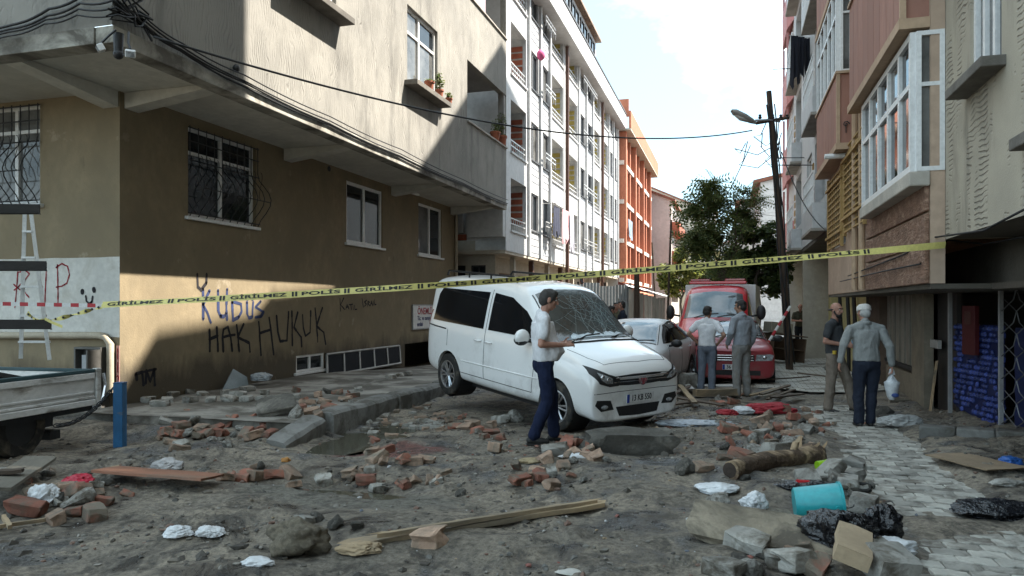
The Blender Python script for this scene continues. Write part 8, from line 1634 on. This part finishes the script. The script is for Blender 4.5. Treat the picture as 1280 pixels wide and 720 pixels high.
for (x0, y0, x1, y1, w, m, lb) in ((838, 500, 862, 487, .09, WOODD, 'dark plank by the van\'s front corner'), (842, 512, 872, 508, .1, WOODD, 'wet plank under the splinters by the van'), (850, 489, 868, 512, .09, WOODP, 'pale plank standing out of the heap by the van'), (856, 483, 866, 492, .10, mat('pale_board', (0, 0, 0)), 'short whitish plank on the heap by the van'), (835, 492, 880, 494, .08, WOODD, 'dark batten beside the concrete block'), (952, 500, 985, 489, .07, WOODD, 'upper dark lath right of the grey shirted man'), (960, 504, 992, 492, .06, WOODD, 'lower dark lath right of the grey shirted man'), (940, 500, 970, 492, .06, WOODP, 'pale lath right of the grey shirted man'), (968, 505, 1000, 500, .12, WOODD, 'dark plank end right of the red cloth'), (1000, 470, 1030, 474, .05, WOODD, 'long dark lath in the puddles beyond the heap'), (960, 480, 1010, 476, .05, WOODD, 'thin lath lying by the foot of the leaning pole'), (845, 505, 900, 515, .08, WOODD, 'plank half buried before the red cloth'), (985, 575, 1000, 556, .05, WOODP, 'splinter leaning on the log fork')):
    lay('plank', lb, 'plank', rough_board(dist((x0, y0), (x1, y1)) + .15, w, .025, 30 + k, 7, .05), m, (x0, y0), (x1, y1), .06 + .02 * (k % 3), .15 * (k % 2)); k += 1
# big pieces
def slab(name, label, px, py, size, rot, m, seed, dz=0.0, sub=3, rough=.12):
    bm = bmesh.new(); bmesh.ops.create_cube(bm, size=1); bmesh.ops.subdivide_edges(bm, edges=bm.edges, cuts=6, use_grid_fill=True)
    for v in bm.verts:
        c = v.co.copy(); n = noise.noise(c * 2.2 + Vector((seed, 0, seed))) ; e = noise.noise(c * 6 + Vector((0, seed, 2))); edge = (abs(c.x) > .48) + (abs(c.y) > .48) + (abs(c.z) > .48)
        v.co = Vector((c.x * size[0] * (1 + rough * n + .03 * e), c.y * size[1] * (1 + rough * n + .05 * e), c.z * size[2] * (1 + rough * 1.2 * n + .06 * e))) * (1 - .05 * max(0, edge - 1))
    me = bpy.data.meshes.new(name); bm.to_mesh(me); bm.free(); me.materials.append(m); me.shade_smooth(); me.set_sharp_from_angle(angle=R(42)); q = gp(px, py); o = link(name, me, label=label, cat='slab'); o.location = q + Vector((0, 0, dz)); o.rotation_euler = rot; return o
slab('concrete_slab', 'large dark broken concrete slab lying under the van\'s front bumper', 789, 566, (.95, .34, .30), (.12, .02, YAW + .12), CHD, 3, .10, rough=.3)
slab('concrete_block', 'rounded grey concrete block by the silver car', 857, 484, (.48, .34, .34), (0, 0, .5), CHUNK, 5, .12)
slab('concrete_slab', 'dark tilted concrete slab among the bricks on the left pavement', 345, 527, (.50, .40, .12), (.35, -.15, .6), CHD, 8, .22)
slab('mud_slab', 'wide muddy beige slab lying below the teal bucket', 962, 676, (1.05, .42, .09), (.30, .10, YAW - .30), mat('beige_muddy_slab', (0.29, 0.245, 0.18), .9, .3, 3, .6, 20, dirt=(0.10, 0.085, 0.065), dscale=2.5, dlo=.46, dhi=.58), 12, .06, rough=.15)
slab('kerb_piece', 'pale loose kerb stone standing between the bucket and the pavers', 1080, 640, (.30, .20, .16), (.05, .1, 1.3), BR_G, 15, .06)
slab('kerb_piece', 'long pale kerb stone lying above the teal bucket', 1060, 612, (.40, .17, .15), (.0, .06, 1.45), BR_G, 17, .04)
slab('stone_block', 'squared grey block in the bottom right corner pile', 1112, 722, (.26, .24, .22), (.25, .1, .35), BR_G, 19, .06)
o = lay('cardboard_box', 'collapsed tan cardboard box end at the bottom right', 'box', rough_board(.42, .20, .10, 41, 6, .01), mat('tan_card', (0.42, 0.32, 0.21), .85, .2, 3, .2), (1062, 735), (1064, 690), .10, .3)
lay('board', 'pale chipboard sheet leaning on the tan box at the bottom right', 'board', rough_board(.38, .16, .015, 43, 6, .01), mat('pale_board', (0, 0, 0)), (1085, 722), (1064, 690), .12, .7)
lay('brown_sheet', 'flat brown hardboard sheet lying beside the pavers on the right', 'board', rough_board(1.05, .42, .012, 44, 8, .03), mat('hardboard', (0.27, 0.20, 0.13), .85, .3, 2, .25), (1180, 572), (1262, 592), .035, .05)
# fence of pavement edge by the shop
k0, k1 = onZ(1152, 549, 0), onZ(1300, 562, 0.0); r_ = thing('shop_kerb', 'low kerb of three stones in front of the sunken shop', 'kerb', k0)
for i in range(3):
    mb = MB(); a, b = k0.lerp(k1, i / 3), k0.lerp(k1, (i + .985) / 3); d = (b - a); c = (a + b) / 2; mb.box((0, 0, 0), (d.length, .24, .22)); o = mb.build('kerb_stone', mat('kerb_stone', (0, 0, 0)), r_, bevel=.02, local=True); o.matrix_parent_inverse = ROOTINV[r_.name]; o.location = (c.x, c.y + .1, .06 + .01 * i); o.rotation_euler = (0.02 * i, 0, math.atan2(d.y, d.x))
# fallen log with a broken fork
def build_log():
    a = gp(912, 598) + Vector((0, 0, .075)); b = gp(1016, 580) + Vector((0, 0, .11)); t = thing('fallen_log', 'fallen tree log with a splintered end lying in the rubble', 'log', a); LB = mat('log_bark', (0.13, 0.085, 0.055), .9, .5, 7, 1.0, 22, stretch=(.3, 1, 1), dirt=(0.36, 0.26, 0.16), dscale=3.0, dlo=.52, dhi=.60, bdist=.05); rng = random.Random(2)
    d = (b - a); L_ = d.length; d.normalize(); e1 = d.cross(Vector((0, 0, 1))).normalized(); e2 = e1.cross(d); n = 22; m = 26; P = []
    for i in range(m + 1):
        f = i / m; c = a + d * L_ * f + e2 * (.02 * math.sin(f * 5)) + e1 * .02 * math.sin(f * 7 + 1); r = .085 + .012 * f + (.035 * smooth(.78, .95, f)); ring = []
        for j in range(n):
            th = 2 * PI * j / n; rr = r * (1 + .10 * noise.noise(Vector((math.cos(th) * 1.5, math.sin(th) * 1.5, f * 5))) + .09 * noise.noise(Vector((math.cos(th) * 6, math.sin(th) * 6, f * 3))))
            jag = (.10 * noise.noise(Vector((th * 2.5, 3, 1))) + .05 * noise.noise(Vector((th * 7, 8, 1)))) if i == m else 0
            ring.append(c + (e1 * math.cos(th) + e2 * math.sin(th)) * rr + d * jag)
        P.append(ring)
    mb = MB(); mb.add([q for r in P for q in r], [(i * n + j, i * n + (j + 1) % n, (i + 1) * n + (j + 1) % n, (i + 1) * n + j) for i in range(m) for j in range(n)] + [tuple(range(n)), tuple(m * n + j for j in range(n))]); mb.build('stem', LB, t, smooth=60)
    SPW = mat('split_wood', (0.36, 0.25, 0.15), .9, .4, 8, .6, 30, stretch=(1, 1, .2))
    for k in range(6):
        q = a + d * (L_ * rng.uniform(.86, 1.02)) + e1 * rng.uniform(-.06, .06) + e2 * rng.uniform(.0, .06); v = (d * rng.uniform(.2, 1.4) + Vector((0, 0, .7)) + e1 * rng.uniform(-.9, .6)).normalized() * rng.uniform(.08, .20); mb = MB(); s = v.cross(d).normalized() * rng.uniform(.010, .026); w = v.cross(s).normalized() * .012
        mb.add([q - s - w, q + s - w, q + s + w, q - s + w, q + v * .8 - s * .5, q + v + s * .3], [(3, 2, 1, 0), (0, 1, 5, 4), (1, 2, 5), (2, 3, 4, 5), (3, 0, 4)]); mb.build('splinter', SPW, t)
    mb = MB(); q = a + d * L_ * .72; mb.tube([q, q + e2 * .10 + d * .05, q + e2 * .15 + d * .07], [.045, .036, .03], 9); mb.build('branch_stub', LB, t, smooth=50)
    mb = MB(); M = Matrix.Translation(a - d * .003) @ (-d).to_track_quat('Z', 'Y').to_matrix().to_4x4(); mb.lathe([(0, 0), (.03, .003), (.07, 0)], 14, M); mb.build('cut_end', mat('dark_end_grain', (0.05, 0.035, 0.026), .9, .4, 12, .3), t)
build_log()
# bucket
def build_bucket():
    p = gp(1022, 655); M = Matrix.Translation(p + Vector((0, 0, .155))) @ Matrix.Rotation(YAW - .22, 4, 'Z') @ Matrix.Rotation(PI / 2 - .08, 4, 'Y'); t = thing('teal_bucket', 'turquoise plastic bucket lying on its side, mouth to the right', 'bucket', p); TQ = mat('turquoise_plastic', (0.02, 0.33, 0.36), .35, .12, 3, .05, 20, spec=.5, dirt=(0.12, 0.2, 0.18), dscale=3, dlo=.6, dhi=.8)
    mb = MB(); mb.lathe([(0, -.17), (.118, -.17), (.125, -.16), (.152, .15), (.152, .155), (.163, .155), (.163, .172), (.148, .172), (.146, .15), (.119, -.15), (0, -.15)], 40, M); mb.build('pail', TQ, t, smooth=40)
    mb = MB(); mb.lathe([(.140, .085), (.1462, .085), (.1468, .10), (.140, .10)], 40, M); 
    for s in (1, -1): mb.lathe([(0, -.01), (.02, -.01), (.02, .012), (0, .012)], 10, M @ Matrix.Translation((0, s * .150, .12)) @ Matrix.Rotation(PI / 2, 4, 'X'))
    mb.build('handle_lug', TQ, t, smooth=40); mb = MB(); mb.tube([M @ Vector((.155 * math.cos(a) * .35 - .03, .158 * math.cos(a + PI / 2) * -1, .12 + .12 * math.sin(abs(a)) * .9)) for a in np.linspace(-PI / 2, PI / 2, 13)], .004, 5); mb.build('bail', IRON, t, smooth=True)
build_bucket()
BAGK = mat('black_bag_plastic', (0.010, 0.010, 0.012), .22, .3, 5, 1.0, 11, spec=.6, bdist=.04)
def crumple(name, label, cat, px, py, r, m, seed, sub=5, amp=.35, dz=0.0, rz=0.0, lift=.45, mats=None):
    bm = bmesh.new(); bmesh.ops.create_icosphere(bm, subdivisions=sub, radius=1)
    for v in bm.verts:
        c = v.co.copy(); k = 1 + amp * noise.noise(c * 1.4 + Vector((seed, 2, seed))); rid = 1 - abs(noise.noise(c * 2.6 + Vector((seed, seed, 0)))) * 2.2; rid2 = 1 - abs(noise.noise(c * 5.5 + Vector((0, seed, 3)))) * 2; k += amp * .40 * rid + amp * .26 * rid2; v.co = c * k
        if v.co.z < -.35: v.co.z = -.35 + (v.co.z + .35) * .12
        v.co = Vector((v.co.x * r[0], v.co.y * r[1], v.co.z * r[2]))
    me = bpy.data.meshes.new(name); bm.to_mesh(me); bm.free(); me.materials.append(m); me.shade_smooth(); me.set_sharp_from_angle(angle=R(50)); q = gp(px, py); o = link(name, me, label=label, cat=cat); o.location = q + Vector((0, 0, r[2] * lift + dz)); o.rotation_euler = (0, 0, YAW + rz); return o
crumple('rubbish_bag', 'black rubbish bag slumped against the teal bucket', 'bag', 1044, 678, (.24, .17, .14), BAGK, 3); crumple('rubbish_bag', 'smaller peaked black rubbish bag on the pavers right of the bucket', 'bag', 1101, 671, (.135, .13, .15), BAGK, 7); crumple('rubbish_bag', 'flattened black plastic sheeting at the right edge of the pavers', 'bag', 1248, 646, (.30, .22, .07), BAGK, 9, dz=.02); crumple('black_fabric', 'black cloth trailing behind the teal bucket', 'cloth', 1010, 612, (.25, .14, .05), BAGK, 12)
crumple('white_bag', 'white printed plastic bag spread flat in the mud right of centre', 'bag', 897, 614, (.165, .13, .045), WPL, 15, amp=.3); crumple('white_bag', 'small scrunched white plastic bag left of the teal bucket', 'bag', 943, 634, (.09, .08, .07), WPL, 17); crumple('white_bag', 'crumpled white bag with orange print under the black bags', 'bag', 1118, 691, (.14, .09, .06), WPL, 19); crumple('orange_wrapper', 'small orange wrapper beside the crumpled white bag', 'wrapper', 1094, 688, (.06, .05, .03), mat('orange_film', (0.60, 0.20, 0.06), .4, .3, 8, .3), 20, sub=4)
crumple('white_bag', 'left of two white scraps of bag in the front mud', 'bag', 222, 669, (.09, .06, .04), WPL, 23); crumple('white_bag', 'right of two white scraps of bag in the front mud', 'bag', 262, 669, (.09, .06, .04), WPL, 25); crumple('white_cloth', 'white rag draped over the bricks of the lower left pile', 'cloth', 56, 632, (.11, .08, .12), WPL, 27); crumple('red_bag', 'bright red plastic bag in the lower left pile', 'bag', 98, 606, (.12, .08, .055), mat('red_film', (0.50, 0.02, 0.05), .35, .3, 6, .4, 14), 29)
crumple('red_cloth', 'large red cloth tangled in the rubble heap right of the van', 'cloth', 962, 516, (.34, .16, .10), mat('red_fabric', (0.36, 0.025, 0.035), .7, .35, 6, .5, 14), 31); crumple('red_cloth', 'small red rag left of the big red cloth', 'cloth', 908, 519, (.15, .10, .06), mat('red_fabric', (0, 0, 0)), 33); crumple('paper_sheet', 'torn white sheet between the red cloths', 'paper', 929, 517, (.16, .10, .07), WPL, 35)
crumple('blue_bag', 'small blue plastic bag at the far right by the hardboard sheet', 'bag', 1263, 582, (.11, .08, .06), mat('blue_film', (0.03, 0.11, 0.36), .35, .3, 6, .4, 14), 37); crumple('grey_rag', 'grey rag lying below the blue bag on the right', 'cloth', 1258, 606, (.12, .07, .035), CHUNK, 39, sub=4); crumple('paper_litter', 'heap of pale paper litter on the gravel below the pavement end', 'litter', 212, 588, (.13, .09, .075), mat('dirty_paper', (0.45, 0.43, 0.42), .8, .4, 7, .3), 41); crumple('paper_scrap', 'flat white scrap on the gravel left of the paper litter', 'paper', 186, 588, (.06, .04, .015), WPL, 43, sub=3)
crumple('clear_bag', 'pale crumpled clear bag by the brown wall', 'bag', 327, 488, (.16, .12, .10), mat('clear_film', (0.42, 0.45, 0.47), .25, .4, 6, .4, 14), 45, dz=.18); crumple('plastic_sheet', 'translucent pale sheet draped before the shop kerb', 'sheet', 1125, 532, (.25, .14, .10), mat('grey_film', (0.42, 0.41, 0.39), .4, .3, 6, .4, 14), 47); crumple('plastic_sheet', 'silvery plastic sheet on wet ground beside the van bumper', 'sheet', 872, 530, (.42, .22, .03), mat('silver_film', (0.34, 0.37, 0.40), .25, .5, 9, .6, 30), 49)
crumple('white_rag', 'white rag in the bricks in front of the van', 'cloth', 722, 572, (.16, .07, .03), WPL, 51, sub=4); crumple('orange_peel', 'orange scrap in the mud below the kerb', 'scrap', 357, 577, (.045, .035, .03), mat('orange_scrap', (0.5, 0.23, 0.06), .7, .3, 8, .3), 53, sub=3); crumple('straw_tuft', 'yellowish straw tangle in front of the van', 'straw', 663, 578, (.12, .07, .03), mat('straw', (0.42, 0.33, 0.2), .9, .4, 12, .8), 55, sub=4); crumple('white_tile', 'broken white tile at the bottom centre', 'tile', 711, 716, (.075, .05, .012), mat('cracked_tile', (0.55, 0.53, 0.48), .6, .2, 6, .2), 57, sub=3, amp=.2); crumple('wood_scrap', 'frayed lump of pale wood at the plank end', 'wood', 450, 690, (.13, .07, .045), WOODP, 59); crumple('white_scrap', 'white scrap beside the earth lump', 'scrap', 322, 706, (.09, .05, .03), WPL, 61, sub=4)
crumple('yellow_scrap', 'small yellow plastic scrap at the bucket foot', 'scrap', 1000, 660, (.045, .035, .03), mat('yellow_plastic', (0.55, 0.42, 0.03), .4, .2, 6, .1), 63, sub=3)
def small():
    p = gp(1028, 588); t = thing('lime_tub', 'lime green plastic tub lying in the rubble by the log', 'tub', p); M = Matrix.Translation(p + Vector((0, 0, .05))) @ Matrix.Rotation(YAW + .2, 4, 'Z') @ Matrix.Rotation(PI / 2, 4, 'Y'); mb = MB(); mb.lathe([(0, -.06), (.045, -.06), (.055, .05), (.06, .05), (.06, .065), (.05, .065), (.042, -.05), (0, -.05)], 20, M); mb.build('tub', mat('lime_plastic', (0.30, 0.55, 0.02), .35, .15, 5, .05), t, smooth=40)
    p = gp(1003, 612); t = thing('red_cup', 'small red plastic cup above the teal bucket', 'cup', p); M = Matrix.Translation(p + Vector((0, 0, .05))) @ Matrix.Rotation(YAW, 4, 'Z') @ Matrix.Rotation(PI / 2 + .2, 4, 'Y'); mb = MB(); mb.lathe([(0, -.05), (.03, -.05), (.042, .05), (.038, .05), (.027, -.04), (0, -.04)], 16, M); mb.build('cup', mat('red_plastic', (0.42, 0.015, 0.02), .35, .2, 5, .05), t, smooth=40)
    p = gp(1073, 622); t = thing('rubber_hose', 'black looped rubber hose on the kerb stones right of the bucket', 'hose', p); mb = MB(); mb.tube([p + Vector((.20 * math.cos(a) - .1, .06 * math.sin(a), .09 + .02 * math.sin(2 * a))) for a in np.linspace(0, 6.0, 20)], .018, 8); mb.build('loop', RUB, t, smooth=True)
    # glass pane leaning on the brown wall
    u0, v0 = FR.uv(266, 490); t = thing('glass_shard', 'pale broken sheet of glass leaning on the brown wall', 'glass sheet', FR.p(u0, v0)); mb = MB(); Q = [FR.uv(263, 489), FR.uv(284, 461), FR.uv(298, 471), FR.uv(297, 490), FR.uv(277, 494)]; pts = [FR.p(u, v, .12 + .3 * max(0, (Q[1][1] - v))) for u, v in Q]; o = Vector((.012, 0, .003)); n = len(pts); mb.add(pts + [p + o for p in pts], [tuple(range(n)), tuple(range(n, 2 * n))[::-1]] + [(i, (i + 1) % n, n + (i + 1) % n, n + i) for i in range(n)]); mb.build('sheet', mat('frosted_pane', (0.26, 0.31, 0.33), .2, .25, 3, .1, spec=.6), t)
    # timber board leaning in the shop doorway
    u, v = Face('x', 3.1, -1).uv(1172, 470); t = thing('timber_board', 'tan timber board leaning in the dark doorway beside the shop', 'board', (3.0, u, 0)); mb = MB(); a = Vector((2.93, u - .25, 0)); b = Vector((3.06, u - .12, .82)); mb.tube([a, b], .09, 4, flat=.18); mb.build('plank', WOODP, t)
    # tan panels and mud lump right of the old man
    t = thing('propped_sheet', 'dented pale panel propped at the wall behind the carrier bag', 'panel', (2.85, 13.2, 0)); q = at(1122, 512, 12.6); mb = MB(); mb.bx(-.2, .2, -.02, .02, -.3, .2, Matrix.Translation(q) @ Matrix.Rotation(YAW + .3, 4, 'Z') @ Matrix.Rotation(.15, 4, 'Y')); mb.build('sheet', mat('pale_panel', (0.36, 0.32, 0.26), .8, .3, 2, .2), t)
small()
for i, (px, py, s) in enumerate(((1100, 520, 3.0), (1112, 527, 2.4), (1050, 432, 3.0), (1036, 462, 2.2), (1062, 452, 2.0))): drop(RKD[i % 6], 'earth_clod', 'lump of wet earth along the right wall foot', 'rubble', px, py, .075 * s, .2, hh=1.0, embed=.3, group='earth lumps along the right wall')
# a buried row of bricks exposed in the road bed beyond the kerb
for i in range(46):
    px = RNG.uniform(455, 560); py = RNG.uniform(508, 548) - (px - 455) * .12
    drop(RNG.choice(BM['t'] + BM['g']), 'paving_brick', 'paving brick half exposed in the road bed between kerb and van', 'brick', px, py, RNG.uniform(.8, 1.1), .08, rz=YAW + RNG.choice([0, PI / 2]) + RNG.gauss(0, .1), embed=.55, dz=-.01, group='bricks exposed in the road bed')
gravel('rubble', island_mat('rubble_mix', [(0.24, 0.10, 0.07), (0.28, 0.26, 0.23), (0.2, 0.17, 0.13), (0.36, 0.34, 0.31), (0.12, 0.10, 0.08), (0.30, 0.22, 0.15)], .9, .5), 420, (-4.6, 2.0, 5.0, 14.0), (.015, .06), 77, dens=lambda x, y: max(smooth(.8, 0, ((x + .2) / 1.6) ** 2 + ((y - 10.3) / 2.2) ** 2), smooth(.8, 0, ((x + 2.2) / 1.2) ** 2 + ((y - 8.1) / .8) ** 2), smooth(.9, 0, ((x - .9) / .5) ** 2 + ((y - 6.8) / 1.3) ** 2)))
gravel('splinters', island_mat('litter_mix', [(0.40, 0.38, 0.35), (0.34, 0.25, 0.15), (0.18, 0.14, 0.10), (0.5, 0.5, 0.5), (0.25, 0.09, 0.07), (0.12, 0.14, 0.18)], .8, 0), 420, (-5.2, 2.0, 4.5, 13.0), (.008, .028), 91, dens=lambda x, y: .4)
